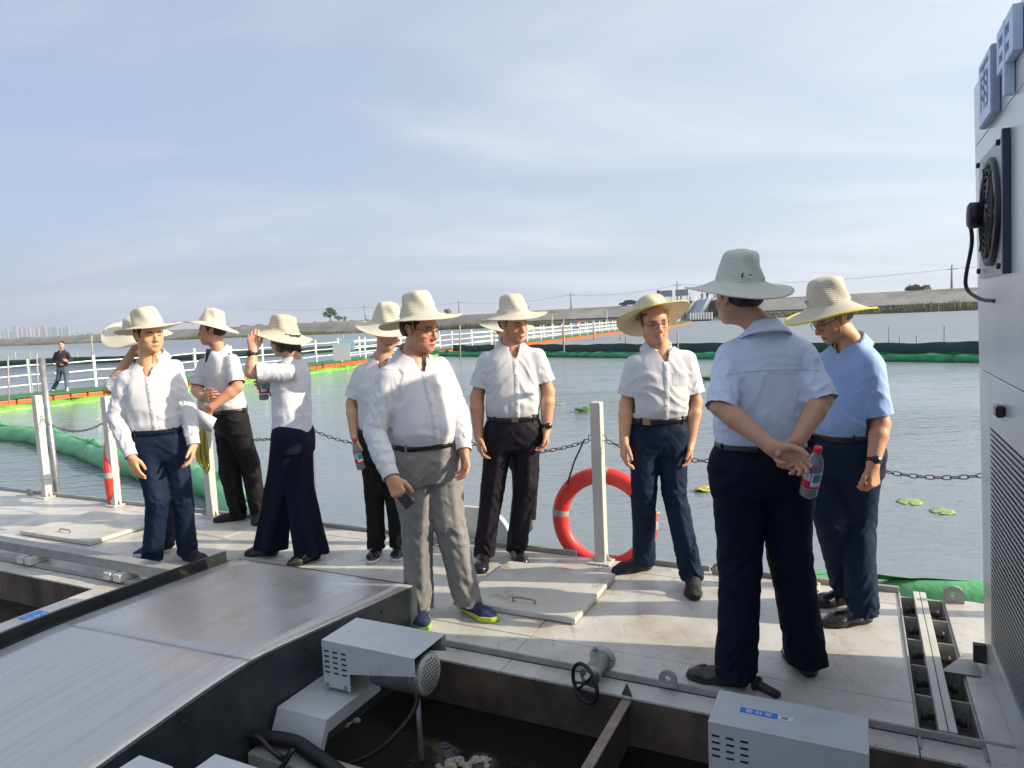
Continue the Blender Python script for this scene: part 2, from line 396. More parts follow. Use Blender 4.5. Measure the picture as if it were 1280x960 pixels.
def straw(name, col, under=None, freq=520.0, edge=None):
    m = mat(name, col, rough=0.75); t, b = node_after(m); L = t.links.new
    N = t.nodes.new
    tcn = N('ShaderNodeTexCoord'); sp = N('ShaderNodeSeparateXYZ'); L(tcn.outputs['Object'], sp.inputs[0])
    def mt(op, a, c=None):
        n = N('ShaderNodeMath'); n.operation = op
        for i, v in enumerate((a, c)):
            if v is None: continue
            if isinstance(v, (int, float)): n.inputs[i].default_value = v
            else: L(v, n.inputs[i])
        return n.outputs[0]
    r = mt('SQRT', mt('ADD', mt('MULTIPLY', sp.outputs[0], sp.outputs[0]), mt('MULTIPLY', sp.outputs[1], sp.outputs[1])))
    s = mt('SUBTRACT', r, sp.outputs[2]); wv = mt('SINE', mt('MULTIPLY', s, freq))
    ang = mt('ARCTAN2', sp.outputs[1], sp.outputs[0])
    w2 = mt('SINE', mt('ADD', mt('MULTIPLY', ang, 95.0), mt('MULTIPLY', s, freq * 0.5)))
    ns = N('ShaderNodeTexNoise'); ns.inputs['Scale'].default_value = 55; ns.inputs['Detail'].default_value = 4; L(tcn.outputs['Object'], ns.inputs['Vector'])
    h = mt('ADD', mt('MULTIPLY', wv, 0.7), mt('ADD', mt('MULTIPLY', w2, 0.3), mt('MULTIPLY', ns.outputs['Fac'], 1.2)))
    bp = N('ShaderNodeBump'); bp.inputs['Strength'].default_value = 0.55; bp.inputs['Distance'].default_value = 0.0035; L(h, bp.inputs['Height']); L(bp.outputs[0], b.inputs['Normal'])
    mr = N('ShaderNodeMapRange'); mr.inputs[1].default_value = -0.6; mr.inputs[2].default_value = 1.4; L(h, mr.inputs[0])
    mxn = N('ShaderNodeMixRGB'); L(mr.outputs[0], mxn.inputs[0]); mxn.inputs[1].default_value = tuple(c * 0.78 for c in col) + (1,); mxn.inputs[2].default_value = (*col, 1)
    L(mxn.outputs[0], b.inputs['Base Color'])
    tr = N('ShaderNodeBsdfTranslucent'); tr.inputs[0].default_value = (0.85, 0.66, 0.34, 1)
    ms = N('ShaderNodeMixShader'); ms.inputs[0].default_value = 0.32; L(b.outputs[0], ms.inputs[1]); L(tr.outputs[0], ms.inputs[2])
    L(ms.outputs[0], t.nodes['Material Output'].inputs[0])
    return m
STRAW = straw('cream_straw', (0.90, 0.89, 0.74)); STRAW_PALE = straw('pale_greenish_straw', (0.88, 0.95, 0.88), freq=600)
STRAW_YELLOW = straw('yellowish_straw', (0.90, 0.86, 0.66)); TRIM = mat('yellow_hat_trim', (0.75, 0.60, 0.03), rough=0.6)

def hat(base, c, ax, spec, parent):
    """straw sun hat: crown and brim as one shell with its own thickness"""
    X, F, U = ax; R = spec.get('R', 0.208); H = spec.get('H', 0.118); dome = spec.get('dome', False); droop = spec.get('droop', 0.04)
    rc = spec.get('rc', 0.1); rt = spec.get('rt', 0.078)
    prof = []
    for i in range(7):
        a = i / 6 * math.pi / 2
        if dome: prof.append((rt * 1.12 * math.sin(a), H * 0.5 + H * 0.5 * math.cos(a)))
        else: prof.append(((rt - 0.034) * min(1, i / 3.0) + 0.034 * (math.sin(max(0, i - 3) / 3 * math.pi / 2)), H - 0.006 * min(1, i / 3.0) ** 2 - (0.0 if i <= 3 else 0.036 * (1 - math.cos((i - 3) / 3 * math.pi / 2))) + 0.003))
    r0, z0 = prof[-1]
    for i in range(1, 9):
        t = i / 8; prof.append((r0 + (rc - r0) * t ** 1.2, z0 * (1 - t)))
    for i in range(1, 13):
        t = i / 12; prof.append((rc + (R - rc) * t, -droop * (1 - (1 - t) ** 1.6) * 1.0))
    n = 80; V = []; wv = spec.get('wave', [(0.010, 2, 0.3), (0.006, 3, 1.0)]); dn = spec.get('dents', 0.004)
    for j, (r, z) in enumerate(prof):
        for k in range(n):
            th = 2 * math.pi * k / n; f = max(0, (r - rc) / (R - rc)) if j >= 14 else 0
            zz = z + sum(A * math.cos(m * th + ph) for A, m, ph in wv) * f ** 1.3
            rr = r * (1 + 0.012 * math.sin(3 * th + r * 30)) + (dn * math.sin(5 * th + z * 40) if 3 < j < 14 else 0)
            # upturned stretch of brim
            for (pa, wd, amt) in spec.get('lift', []):
                q = (th - pa + math.pi) % (2 * math.pi) - math.pi
                zz += amt * math.exp(-(q / wd) ** 2) * f ** 1.3
            ov = 1.06 if j < 14 else 1.0
            V.append((rr * math.cos(th), rr * ov * math.sin(th), zz))
    N = len(prof) * n; V = np.array(V); rr = np.hypot(V[:, 0], V[:, 1]) + 1e-6
    inner = V.copy(); idx = np.arange(N) // n; th_ = 0.0035
    inner[:, 2] -= np.where(idx >= 14, th_, np.where(idx < 6, th_, 0)); s = np.where((idx >= 4) & (idx < 16), (rr - th_) / rr, 1); inner[:, 0] *= s; inner[:, 1] *= s
    V = np.concatenate([V, inner]); Q = []
    for i in range(len(prof) - 1):
        for k in range(n):
            a, b, c2, d = i * n + k, i * n + (k + 1) % n, (i + 1) * n + (k + 1) % n, (i + 1) * n + k
            Q.append((a, d, c2, b)); Q.append((N + a, N + b, N + c2, N + d))
    e = (len(prof) - 1) * n
    for k in range(n): Q.append((e + k, N + e + k, N + e + (k + 1) % n, e + (k + 1) % n))
    me = np_mesh('hat', V, Q); o = link('straw_hat', me, spec.get('mat', STRAW), parent, world=False)
    o.location = Vector(c) - Vector(base)
    # local x is the wearer's lateral axis, local y forward, local z up
    o.rotation_euler = Matrix((-X, F, U)).transposed().to_euler()
    mb = MB(); mb.tube([Vector(V[e + k]) + Vector((0, 0, -0.001)) for k in range(0, n, 2)], spec.get('er', 0.0035), 6, closed=True)
    r = mb.build('brim_edge', spec.get('edge', spec.get('mat', STRAW)), None); r.parent = o
    if spec.get('mark'):
        mb = MB(); th, zz = spec['mark']
        for q in (0, 0.32):
            a = th + q; rr_ = rc - (rc - rt) * zz / H + 0.004
            p = Vector((rr_ * math.cos(a), rr_ * 1.06 * math.sin(a), zz)); w = Vector((-math.sin(a), math.cos(a), 0))
            if q == 0: mb.box(p, (0.006, 0.003, 0.02), (w, Vector((math.cos(a), math.sin(a), 0)), Vector((0.2, 0, 1)).normalized()))
            else: mb.box(p, (0.006, 0.003, 0.006), (w, Vector((math.cos(a), math.sin(a), 0)), Vector((0, 0, 1))))
        r = mb.build('black_stitch', HAIR, None); r.parent = o; r['kind'] = 'stuff'
    return o

def add_hand(vx, W, dirn, thumb, right, curl=0.35, k=1.0, spread=0.0, grip=None):
    """wrist W, dirn to the fingertips, thumb side, right/left; five fingers"""
    Dn = Vector(dirn).normalized(); T = (Vector(thumb) - Dn * Vector(thumb).dot(Dn)).normalized()
    N = -Dn.cross(T) if right else Dn.cross(T)      # the way the palm faces
    W = Vector(W); s = k
    vx.cone(W, W + Dn * 0.03 * s, 0.026 * s, 0.024 * s, 0.02, squash=(A3(N), 1.3))
    lens = (0.066, 0.078, 0.073, 0.058)
    cs = (curl * 0.8, curl, curl * 1.15, curl * 1.3)
    for i in range(4):
        lat = (0.030, 0.010, -0.010, -0.028)[i] * s; end = (0.088, 0.092, 0.088, 0.080)[i] * s
        K = W + Dn * end + T * lat
        vx.cone(W + Dn * 0.02 * s + T * lat * 0.6, K, 0.0145 * s, 0.0120 * s, 0.012)
        ang = 0.25 * cs[i]; p = K
        d0 = (Dn + T * (lat * (1.5 + spread * 8))).normalized()
        rr = (0.0098, 0.0100, 0.0096, 0.0086)[i] * s
        for j, fr in enumerate((0.45, 0.30, 0.25)):
            ang += cs[i] * (0.75, 1.0, 0.7)[j]
            dj = d0 * math.cos(ang) + N * math.sin(ang)
            q = p + dj * lens[i] * fr * 1.12 * s
            vx.cone(p, q, rr * (1 - 0.07 * j), rr * (0.93 - 0.08 * j), 0.003)
            p = q
    tb = W + Dn * 0.022 * s + T * 0.022 * s + N * 0.006; t1 = tb + (Dn * 0.75 + T * 0.6 + N * 0.25).normalized() * 0.042 * s
    t2 = t1 + (Dn * 0.95 + T * 0.25 + N * 0.3).normalized() * 0.032 * s; t3 = t2 + (Dn * 1.0 + T * 0.0 + N * 0.35).normalized() * 0.024 * s
    vx.cone(tb, t1, 0.0165 * s, 0.0125 * s, 0.012); vx.cone(t1, t2, 0.0118 * s, 0.0105 * s, 0.003); vx.cone(t2, t3, 0.0105 * s, 0.0085 * s, 0.002)
    return W + Dn * 0.09 * s + N * 0.02

def head_shape(vx, C, ax, k, jaw=1.0, smile=0.0, nose=1.0):
    X, F, U = ax
    def p(x, f, u): return Vector(C) + (X * x + F * f + U * u) * k
    R = (A3(X), A3(F), A3(U))
    vx.ell(p(0, -0.014, 0.035), R, (0.077 * k, 0.097 * k, 0.086 * k))
    vx.ell(p(0, 0.026, -0.022), R, (0.064 * k, 0.066 * k, 0.088 * k), 0.03)
    vx.ell(p(0, 0.030, -0.068), R, (0.054 * jaw * k, 0.056 * k, 0.044 * k), 0.03)
    vx.ell(p(0, 0.070, -0.096), R, (0.024 * k, 0.020 * k, 0.018 * k), 0.022)
    for s in (-1, 1):
        vx.ell(p(0.050 * s * jaw, 0.010, -0.068), R, (0.018 * k, 0.026 * k, 0.026 * k), 0.03)
        vx.ell(p(0.042 * s, 0.060, -0.030), R, (0.022 * k, 0.018 * k, 0.019 * k), 0.02)
    vx.cone(p(-0.034, 0.078, 0.020), p(0.034, 0.078, 0.020), 0.012 * k, 0.012 * k, 0.016)
    for s in (-1, 1):   # eye hollows, eyeballs, lids
        vx.ell(p(0.031 * s, 0.098, 0.000), R, (0.017 * k, 0.015 * k, 0.011 * k), 0.012, op='s')
        vx.ell(p(0.031 * s, 0.0745, 0.0), R, (0.0135 * k, 0.0125 * k, 0.0125 * k), 0.003)
        vx.cone(p(0.019 * s, 0.084, 0.005), p(0.043 * s, 0.080, 0.005), 0.0045 * k, 0.004 * k, 0.004)
        vx.cone(p(0.021 * s, 0.082, -0.008), p(0.041 * s, 0.078, -0.008), 0.004 * k, 0.004 * k, 0.006)
    vx.cone(p(0, 0.084, 0.012), p(0, 0.106 * nose, -0.030), 0.0085 * k, 0.0125 * k, 0.010)
    vx.ell(p(0, 0.106 * nose, -0.034), R, (0.0125 * k, 0.012 * k, 0.011 * k), 0.006)
    for s in (-1, 1): vx.ell(p(0.0135 * s, 0.094, -0.037), R, (0.0085 * k, 0.011 * k, 0.0085 * k), 0.006)
    m = 0.024 + 0.006 * smile
    for s in (-1, 1):
        vx.cone(p(0, 0.0925, -0.0640), p(m * s, 0.080, -0.0665 + 0.007 * smile), 0.0068 * k, 0.0040 * k, 0.006)
        vx.cone(p(0, 0.0900, -0.0770), p(m * 0.92 * s, 0.079, -0.0700 + 0.006 * smile), 0.0078 * k, 0.0040 * k, 0.006)
    if smile: vx.cone(p(-0.014, 0.101, -0.0700), p(0.014, 0.101, -0.0700), 0.0030 * k, 0.0030 * k, 0.003, op='s')
    for s in (-1, 1):
        a = [p(0.073 * s, 0.012, -0.030), p(0.080 * s, 0.004, -0.008), p(0.083 * s, -0.008, 0.016), p(0.084 * s, -0.020, 0.020), p(0.083 * s, -0.026, 0.004), p(0.077 * s, -0.012, -0.022), p(0.074 * s, 0.006, -0.032)]
        for i in range(len(a) - 1): vx.cone(a[i], a[i + 1], 0.0048 * k, 0.0048 * k, 0.003)
        vx.ell(p(0.076 * s, -0.006, -0.006), (A3(X), A3(F), A3(U)), (0.005 * k, 0.014 * k, 0.022 * k), 0.006)
    return p

def curve_pts(ps, n=12):
    """Catmull-Rom through points"""
    ps = [Vector(p) for p in ps]; out_ = []
    q = [ps[0]] + ps + [ps[-1]]
    for i in range(1, len(q) - 2):
        for j in range(n):
            t = j / n; a, b, c, d = q[i - 1], q[i], q[i + 1], q[i + 2]
            out_.append(0.5 * ((2 * b) + (c - a) * t + (2 * a - 5 * b + 4 * c - d) * t * t + (3 * b - a - 3 * c + d) * t ** 3))
    out_.append(ps[-1]); return out_

def seg(P, a, b):
    """length along a-b (metres), fraction, distance and angle-ish vector for points P"""
    a, b = A3(a), A3(b); ab = b - a; L = np.linalg.norm(ab); d = ab / L; r = P - a; t = r @ d; e = r - t[:, None] * d
    return t, t / L, np.linalg.norm(e, axis=1), e

def person(S):
    hgt = S.get('k', 1.0)
    ft = S['ft']; heels = [G(*f[0]) for f in ft]; toes = [G(*f[1]) for f in ft]
    d = S['d'] if 'd' in S else sum((a.y + b.y) / 2 for a, b in zip(heels, toes)) / len(ft)
    base = sum(((a + b) * 0.5 for a, b in zip(heels, toes)), Vector()) / len(ft); base.z = S.get('z0', 0.0)
    z0 = S.get('z0', 0.0)
    if z0:
        heels = [G(*f[0], z=z0) for f in ft]; toes = [G(*f[1], z=z0) for f in ft]
        d = sum((a.y + b.y) / 2 for a, b in zip(heels, toes)) / len(ft); base = (heels[0] + toes[1]) / 2; base.z = z0
    root = empty('person', base)
    tag(root, S['label'], 'person', S.get('group', 'people in straw sun hats on the steel deck'))
    def P3(t): return D(t[0], t[1], d + (t[2] if len(t) > 2 else 0))
    yt, yh, yp = S['yaw_t'], S['yaw_h'], S.get('yaw_p', S['yaw_t'])
    Xt, Ft, Ut = frame(yt); Xp, Fp, Up_ = frame(yp)
    sh = [P3(q) for q in S['sh']]; el = [P3(q) for q in S['el']]; wr = [P3(q) for q in S['wr']]
    sh = [q - Vector((0, 0, .030 * S.get('drop', 1.0))) for q in sh]
    pel = P3(S['pel']); SM = (sh[0] + sh[1]) / 2
    HC = P3(S['head']); hax = frame(yh, S.get('pitch', 0), S.get('roll', 0)); hx, hf, hu = hax
    NB = SM + Vector((0, 0, 0.096)) - Ft * .026
    right = S.get('right', (True, False))  # picture-left arm is the right one when facing the camera
    hh = 0.0042 if S.get('hi', True) else 0.02
    w = S.get('w', 1.0); fat = S.get('fat', 0.0)
    cs = S.get('curl', (0.4, 0.4)); hk = S.get('hk', 1.0)
    # ---------- body: head, neck, arms, hands in one surface
    hd = [P3(q) if len(q) > 1 else None for q in S['hd']]
    allp = [*sh, *el, *wr, *hd, HC, NB]
    lo = np.min([A3(q) for q in allp], 0) - 0.17; hi = np.max([A3(q) for q in allp], 0) + 0.17
    vx = Vox(lo, hi, S.get('res', hh))
    kh = 1.0 * hgt
    neck_dir = (HC - NB)
    hp = head_shape(vx, HC, hax, kh, S.get('jaw', 1.0), S.get('smile', 0), S.get('nose', 1.0))
    nk = S.get('neck', 0.054) * hgt
    vx.cone(HC - hf * 0.012 - hu * 0.055, NB + Ft * 0.010 - Vector((0, 0, .012)), nk, nk * 1.03, 0.028)
    vx.cone(NB + Ft * .014 - Vector((0, 0, .02)), NB - Vector((0, 0, 0.10)) + Ft * .040, nk, 0.056, 0.02)
    sj = [q_ - Vector((0, 0, .022)) for q_ in sh]
    for i in (0, 1): vx.cone(NB - Vector((0, 0, 0.085)) + Ft * .022, sj[i], 0.040, 0.034, 0.02)
    vx.cone(SM - Vector((0, 0, .05)), SM + (pel - SM) * 0.35, 0.07, 0.07, 0.03)
    ar = S.get('arm', 1.0) * hgt
    for i in (0, 1):
        vx.cone(sj[i], el[i], 0.040 * ar, 0.040 * ar, 0.015)
        m = el[i] + (wr[i] - el[i]) * 0.28
        vx.cone(el[i], m, 0.040 * ar, 0.0425 * ar, 0.015); vx.cone(m, wr[i], 0.0425 * ar, 0.0275 * ar, 0.01)
    for i in (0, 1):
        add_hand(vx, wr[i], hd[i] - wr[i], S['th'][i], right[i], cs[i], hgt * hk)
    P, Q, T = vx.mesh('body'); P = relax(P, Q, 1, 0.35)
    if S.get('hat'):   # the hair-covered skull stays inside the crown
        hs_ = S['hat']; hy_, hp_, hr_ = hs_.get('tilt', (0, 0, 0)); ha = frame(yh + hy_, S.get('pitch', 0) + hp_, S.get('roll', 0) + hr_); hc_ = HC + hu * (0.055 * kh) - hf * 0.008 + ha[2] * hs_.get('up', 0.0)
        if 'at' in hs_: hc_ = P3(hs_['at'])
        dq = P - A3(hc_); zq = dq @ A3(ha[2]); Hq = hs_.get('H', .118); rv = dq - zq[:, None] * A3(ha[2])[None, :]; rq = np.linalg.norm(rv, axis=1) + 1e-6
        rl = .1 - (.1 - hs_.get('rt', .078)) * np.clip(zq / Hq, 0, 1) - .010; cl_ = (zq > -.004) & (rq < .14) & (zq < .2); sc_ = np.where(cl_, np.minimum(1, rl / rq), 1)
        P = (A3(hc_) + rv * sc_[:, None] + np.where(cl_, np.minimum(zq, Hq - .03), zq)[:, None] * A3(ha[2])[None, :]).astype(np.float32)
    me = np_mesh('body', P, Q)
    # skin tone, lips, brows and eyes as the colours they are
    c = np.ones((len(P), 4), np.float32); tone = np.array(S.get('tone', (0.50, 0.29, 0.185)), np.float32) * np.array((1.28, 1.30, 1.25), np.float32); c[:, :3] = tone
    r = (P - A3(HC)) / kh; x, f, u = r @ A3(hx), r @ A3(hf), r @ A3(hu); near = (np.abs(x) < 0.1) & (f > 0.0) & (u > -0.13) & (u < 0.12) & (np.abs(f) < 0.14)
    def paint(mask, col, amt=1.0):
        mk = np.clip(mask, 0, 1)[:, None] * amt * near[:, None]; c[:, :3] = c[:, :3] * (1 - mk) + np.array(col, np.float32) * mk
    g = lambda v, s: np.exp(-(v / s) ** 2)
    ax_ = np.abs(x)
    paint(g(ax_ - 0.043, 0.02) * g(u + 0.035, 0.02), tone * (1.12, 0.82, 0.78), 0.5)
    paint(g(ax_, 0.014) * g(u + 0.034, 0.014) * (f > 0.09), tone * (1.1, 0.82, 0.8), 0.5)
    sm_ = S.get('smile', 0)
    paint((ax_ < 0.026 + 0.006 * sm_) * (f > 0.07) * g(u + 0.0705 - ax_ * ax_ * 9 * sm_, 0.0085), tone * (0.85, 0.50, 0.48), 0.85)
    paint((ax_ < 0.024) * (f > 0.07) * g(u + 0.0700 - ax_ * ax_ * 9 * sm_, 0.0026), (0.07, 0.025, 0.02), 0.8)
    if sm_: paint((ax_ < 0.016) * (f > 0.07) * g(u + 0.0690, 0.0030), (0.75, 0.70, 0.62), 1.0)
    paint(g(ax_ - 0.032, 0.0145) ** 0.5 * (ax_ > 0.013) * (ax_ < 0.052) * g(u - 0.0225 + (ax_ - 0.032) ** 2 * 10, 0.0055) * 1.5, (0.03, 0.022, 0.018), 0.85)
    paint((ax_ > 0.0185) * (ax_ < 0.0445) * g(u + 0.0005, 0.0042) * 1.4 * (f > 0.06), (0.045, 0.03, 0.025), 0.9)
    paint((np.abs(ax_ - 0.024) < 0.003) * g(u + 0.001, 0.003) + (np.abs(ax_ - 0.040) < 0.003) * g(u + 0.001, 0.003), (0.5, 0.45, 0.42), 0.5)
    if S.get('stubble', 0.0): paint(g(u + 0.085, 0.03) * (f > 0.0), tone * (0.75, 0.78, 0.85), S['stubble'])
    for i in (0, 1):
        q = np.linalg.norm(P - A3(wr[i] + (hd[i] - wr[i]).normalized() * 0.13), axis=1); mk = np.clip(1 - q / 0.11, 0, 1)[:, None] * 0.45
        c[:, :3] = c[:, :3] * (1 - mk) + tone * (1.15, 0.85, 0.8) * mk
    ca = me.color_attributes.new('tone', 'FLOAT_COLOR', 'POINT'); ca.data.foreach_set('color', c.ravel())
    link('body', me, SKIN, root)
    # ---------- torso profile shared by shirt and belt
    def station(s, a, bf, bb, sf=0.0):
        q = pel + (SM - pel) * s; t = min(1, max(0, s)); X = (Xp * (1 - t) + Xt * t).normalized(); F = (Fp * (1 - t) + Ft * t).normalized()
        return (q + F * sf, X, F, a * w, bf * (0.5 + 0.5 * w) + fat * math.exp(-((s - 0.22) / 0.28) ** 2), bb * (0.5 + 0.5 * w))
    female = S.get('female', False)
    if female:
        pr = [(-0.26, .175, .125, .13), (-0.08, .172, .125, .13), (0.12, .165, .118, .118), (0.4, .155, .115, .105), (0.72, .165, .128, .105), (0.9, .165, .10, .10), (1.0, .15, .085, .09), (1.08, .128, .072, .078), (1.15, .098, .062, .068), (1.24, .062, .056, .06)]
    else:
        pr = [(-0.12, .158, .110, .110), (0.0, .160, .112, .112), (0.07, .172, .124, .118), (0.2, .174, .126, .116), (0.45, .178, .126, .112), (0.7, .188, .124, .114), (0.9, .182, .110, .106), (1.0, .172, .098, .100), (1.07, .150, .086, .090), (1.14, .120, .075, .080), (1.20, .090, .067, .072), (1.27, .064, .060, .064)]
    st = [station(*q) for q in pr]
    # ---------- shirt
    SL = S['sleeve']  # 'long', 'short' or 'rolled'
    allp = [*sh, *el, pel, SM] + (wr if SL == 'long' else [])
    lo = np.min([A3(q) for q in allp], 0) - 0.28; hi = np.max([A3(q) for q in allp], 0) + 0.28
    lo[2] = min(A3(q)[2] for q in allp) - 0.14; hi[2] = max(A3(q)[2] for q in allp) + 0.12
    vs = Vox(lo, hi, 0.0065 if S.get('hi', True) else 0.02)
    vs.loft(st)
    ends = []; so = S.get('sr', 1.0)
    for i in (0, 1):
        if SL == 'long':
            vs.cone(sh[i] - Vector((0, 0, .012)), el[i], 0.057 * so, 0.054 * so, 0.035); 
            dd = (wr[i] - el[i]).normalized(); Lw = (wr[i] - el[i]).length
            m = el[i] + dd * Lw * 0.5; e = el[i] + dd * (Lw * 0.99)
            vs.cone(el[i], m, 0.056 * so, 0.050 * so, 0.006); vs.cone(m, e - dd * 0.07, 0.050 * so, 0.046 * so, 0.006); vs.cone(e - dd * 0.07, e + dd * 0.02, 0.041, 0.040, 0.006); ends.append((e - dd * 0.07, e + dd * 0.02, 0.0405, 0.8))
        else:
            fr = S.get('cut', 0.72) if SL == 'short' else 1.02
            dd = (el[i] - sh[i]).normalized(); Lw = (el[i] - sh[i]).length; e = sh[i] + dd * Lw * fr
            r1 = 0.066 * so if SL == 'short' else 0.058 * so
            vs.cone(sh[i] - Vector((0, 0, .012)), e, 0.058 * so, r1, 0.035)
            if SL == 'rolled':
                vs.cone(e - dd * 0.07, e + dd * 0.005, 0.0625 * so, 0.0615 * so, 0.004); r1 = 0.0615 * so
            vs.cone(e, e + dd * 0.03, r1, r1, 0.002); ends.append((sh[i], e, r1, 1.0))
    P, Q, T = vs.mesh('shirt')
    P = relax(P, Q, 1, 0.4)
    keep = np.ones(len(P), bool)
    for a, b, r1, fr in ends:
        t, tf, dist, e = seg(P, a, b); Lc = np.linalg.norm(A3(b) - A3(a)) * fr; dv_ = (A3(b) - A3(a)) / np.linalg.norm(A3(b) - A3(a)); on = dist < r1 + 0.012; keep &= ~((t > Lc + .006) & on & (t < Lc + 0.09)); sn = on & (t > Lc) & (t <= Lc + .006); P = np.where(sn[:, None], P - (t - Lc)[:, None] * dv_[None, :], P)
    N = normals(P, Q)
    # folds
    rel = P - A3(pel); l, ff, uu = rel @ A3(Xt), rel @ A3(Ft), rel[:, 2]; TL = (SM - pel).length
    sd = S.get('seed', 1) * 3.7
    wrp = perlin(np.stack([l * 5, uu * 5, ff * 5 + sd], 1)) * 0.06
    al = np.abs(l)
    wrp = wrp * 2.0 + .22 * l; q1 = uu * 0.80 + al * 0.45 + wrp; q2 = uu * 0.55 - al * 0.8 + wrp
    fold = 0.0085 * ridge(np.stack([q1 * 13, q2 * 3.2, ff * 2 + sd], 1)) ** 1.5 + 0.0075 * perlin(np.stack([l * 9 + sd, uu * 4.5 + wrp * 20, ff * 9], 1))
    wst = np.clip(1 - np.abs(uu - 0.05) / 0.13, 0, 1); fold += wst * 0.0100 * perlin(np.stack([l * 26, uu * 7 + sd, ff * 26], 1))
    chest = np.clip((uu / TL - 0.75) / 0.3, 0, 1); fold *= (1 - 0.55 * chest)
    fold *= S.get('fold', 1.0) * np.clip((uu - .012) / .05, .12, 1)
    tot = fold; best = np.full(len(P), 0.025, np.float32)
    for i in (0, 1):
        for (a, b, r0) in ((sh[i], el[i], 0.063 * so), (el[i], wr[i], 0.052 * so)):
            t, tf, dist, e = seg(P, a, b); off = np.abs(dist - r0) + np.maximum(0, -t - 0.02) + np.maximum(0, t - np.linalg.norm(A3(b) - A3(a)))
            inr = off < best
            en = e / (dist[:, None] + 1e-6)
            amp = (0.0085 if SL != 'short' else 0.0055) * np.clip(t / 0.08, 0.2, 1)
            zag = t * 17 + perlin(en * 1.3 + sd + i) * 2.2
            fl = amp * (ridge(np.stack([zag, en[:, 0] * 0.9 + sd, en[:, 2] * 0.9 + en[:, 1] * 0.7], 1)) ** 1.3 - 0.35)
            if SL == 'long' and a is el[i]: fl = fl * np.clip((1 - tf) / 0.18, 0.15, 1)
            tot = np.where(inr, fl, tot); best = np.where(inr, off, best)
    tot = tot - 0.001
    P2 = P + N * tot[:, None]
    P2 = relax(P2, Q, 1, 0.25)
    if not female:
        na = np.zeros(len(P), bool)
        for i in (0, 1):
            for (a, b, r0) in ((sh[i], el[i], .063 * so), (el[i], wr[i], .052 * so)):
                t, tf, dist, e = seg(P, a, b); na |= (dist < r0 + .012) & (t > -.03) & (tf < 1.15)
        keep &= (P[:, 2] > pel.z - 0.010) | na
    keep &= ~((((P - A3(NB)) @ A3(Ft)) > (.0 if not female else -9)) & (np.linalg.norm(P[:, :2] - A3(NB + Ft * .016)[:2], axis=1) < 0.062 + .022 * np.clip(((P - A3(NB)) @ A3(Ft)) / .05, 0, 1)) & (P[:, 2] > NB.z + (0.012 if not female else -.012) - .5 * np.clip((P - A3(NB)) @ A3(Ft), 0, .1)))
    if not female:
        fx_ = (P - A3(NB)) @ A3(Ft); lx_ = np.abs((P - A3(NB)) @ A3(Xt)); zz_ = P[:, 2] - (NB.z - S.get('vneck', .095)); keep &= ~((fx_ > .01) & (zz_ > 0) & (lx_ < .008 + zz_ * .42) & (P[:, 2] < NB.z + .03))
    if S.get('untucked'):
        keep &= ~(P[:, 2] < pel.z - 0.10)
    u_, Q2 = cut(P2, Q, keep); P3_ = P2[u_]; u2, Q2 = biggest(P3_, Q2); P2 = P3_[u2]; u_ = np.arange(len(P2))
    me = np_mesh('shirt', P2[u_], Q2); sm = S.get('shirt', WHITE_CLOTH)
    shirt = link('blouse' if female else 'shirt', me, sm, root)
    tree = BVHTree.FromPolygons([tuple(v) for v in P2[u_][::1]], [tuple(int(z) for z in q) for q in Q2]) if S.get('front', False) or S.get('seams') else None
    def onshirt(lt, up, lift=0.002, side=1, X=Xt, F=Ft):
        o = pel * (1 - up) + SM * up + X * lt + F * 0.5 * side
        h = tree.ray_cast(o, -F * side)
        return (h[0] + h[1] * lift * (1 if h[1].dot(F * side) > 0 else -1)) if h[0] else None
    if S.get('front'):
        rows = []
        for j in range(26):
            up = 0.03 + 0.97 * j / 25; xs = [onshirt(q, up, 0.0030 if abs(q) < 0.014 else 0.0005) for q in (-0.017, -0.0135, 0, 0.0135, 0.017)]
            if all(xs): rows.append(xs)
        if len(rows) > 3:
            mb = MB(); mb.grid(rows); pk = mb.build('placket', sm, shirt)
            mb = MB()
            for j in range(6):
                q = onshirt(0, 0.12 + 0.15 * j, 0.0035)
                if q: mb.lathe([(0, 0.002), (0.0055, 0.002), (0.006, 0), (0.0058, -0.002)], q, Ft, 8)
            mb.build('buttons', BUTTON, shirt)['kind'] = 'stuff'
        if S.get('pocket', True):
            lx = 0.085; rows = []
            for j in range(9):
                fr = j / 8
                xs = [onshirt(lx - 0.05 + 0.1 * i / 8, 0.60 + 0.21 * fr - (0.03 * (1 - abs(i - 4) / 4) if j == 0 else 0), 0.0035 if (0 < i < 8 and 0 < j) else 0.0012) for i in range(9)]
                if all(xs): rows.append(xs)
            if len(rows) > 5:
                mb = MB(); mb.grid(rows); mb.build('pocket', sm, shirt)
    if S.get('seams'):   # back yoke and pleat seams
        mb = MB()
        pts = [onshirt(-0.19 + 0.38 * i / 24, 0.80 + 0.035 * math.cos((i / 24 - 0.5) * 3.1), 0.0012, -1) for i in range(25)]
        if all(pts): mb.tube(pts, 0.0016, 5)
        mb.build('yoke_seam', sm, shirt)
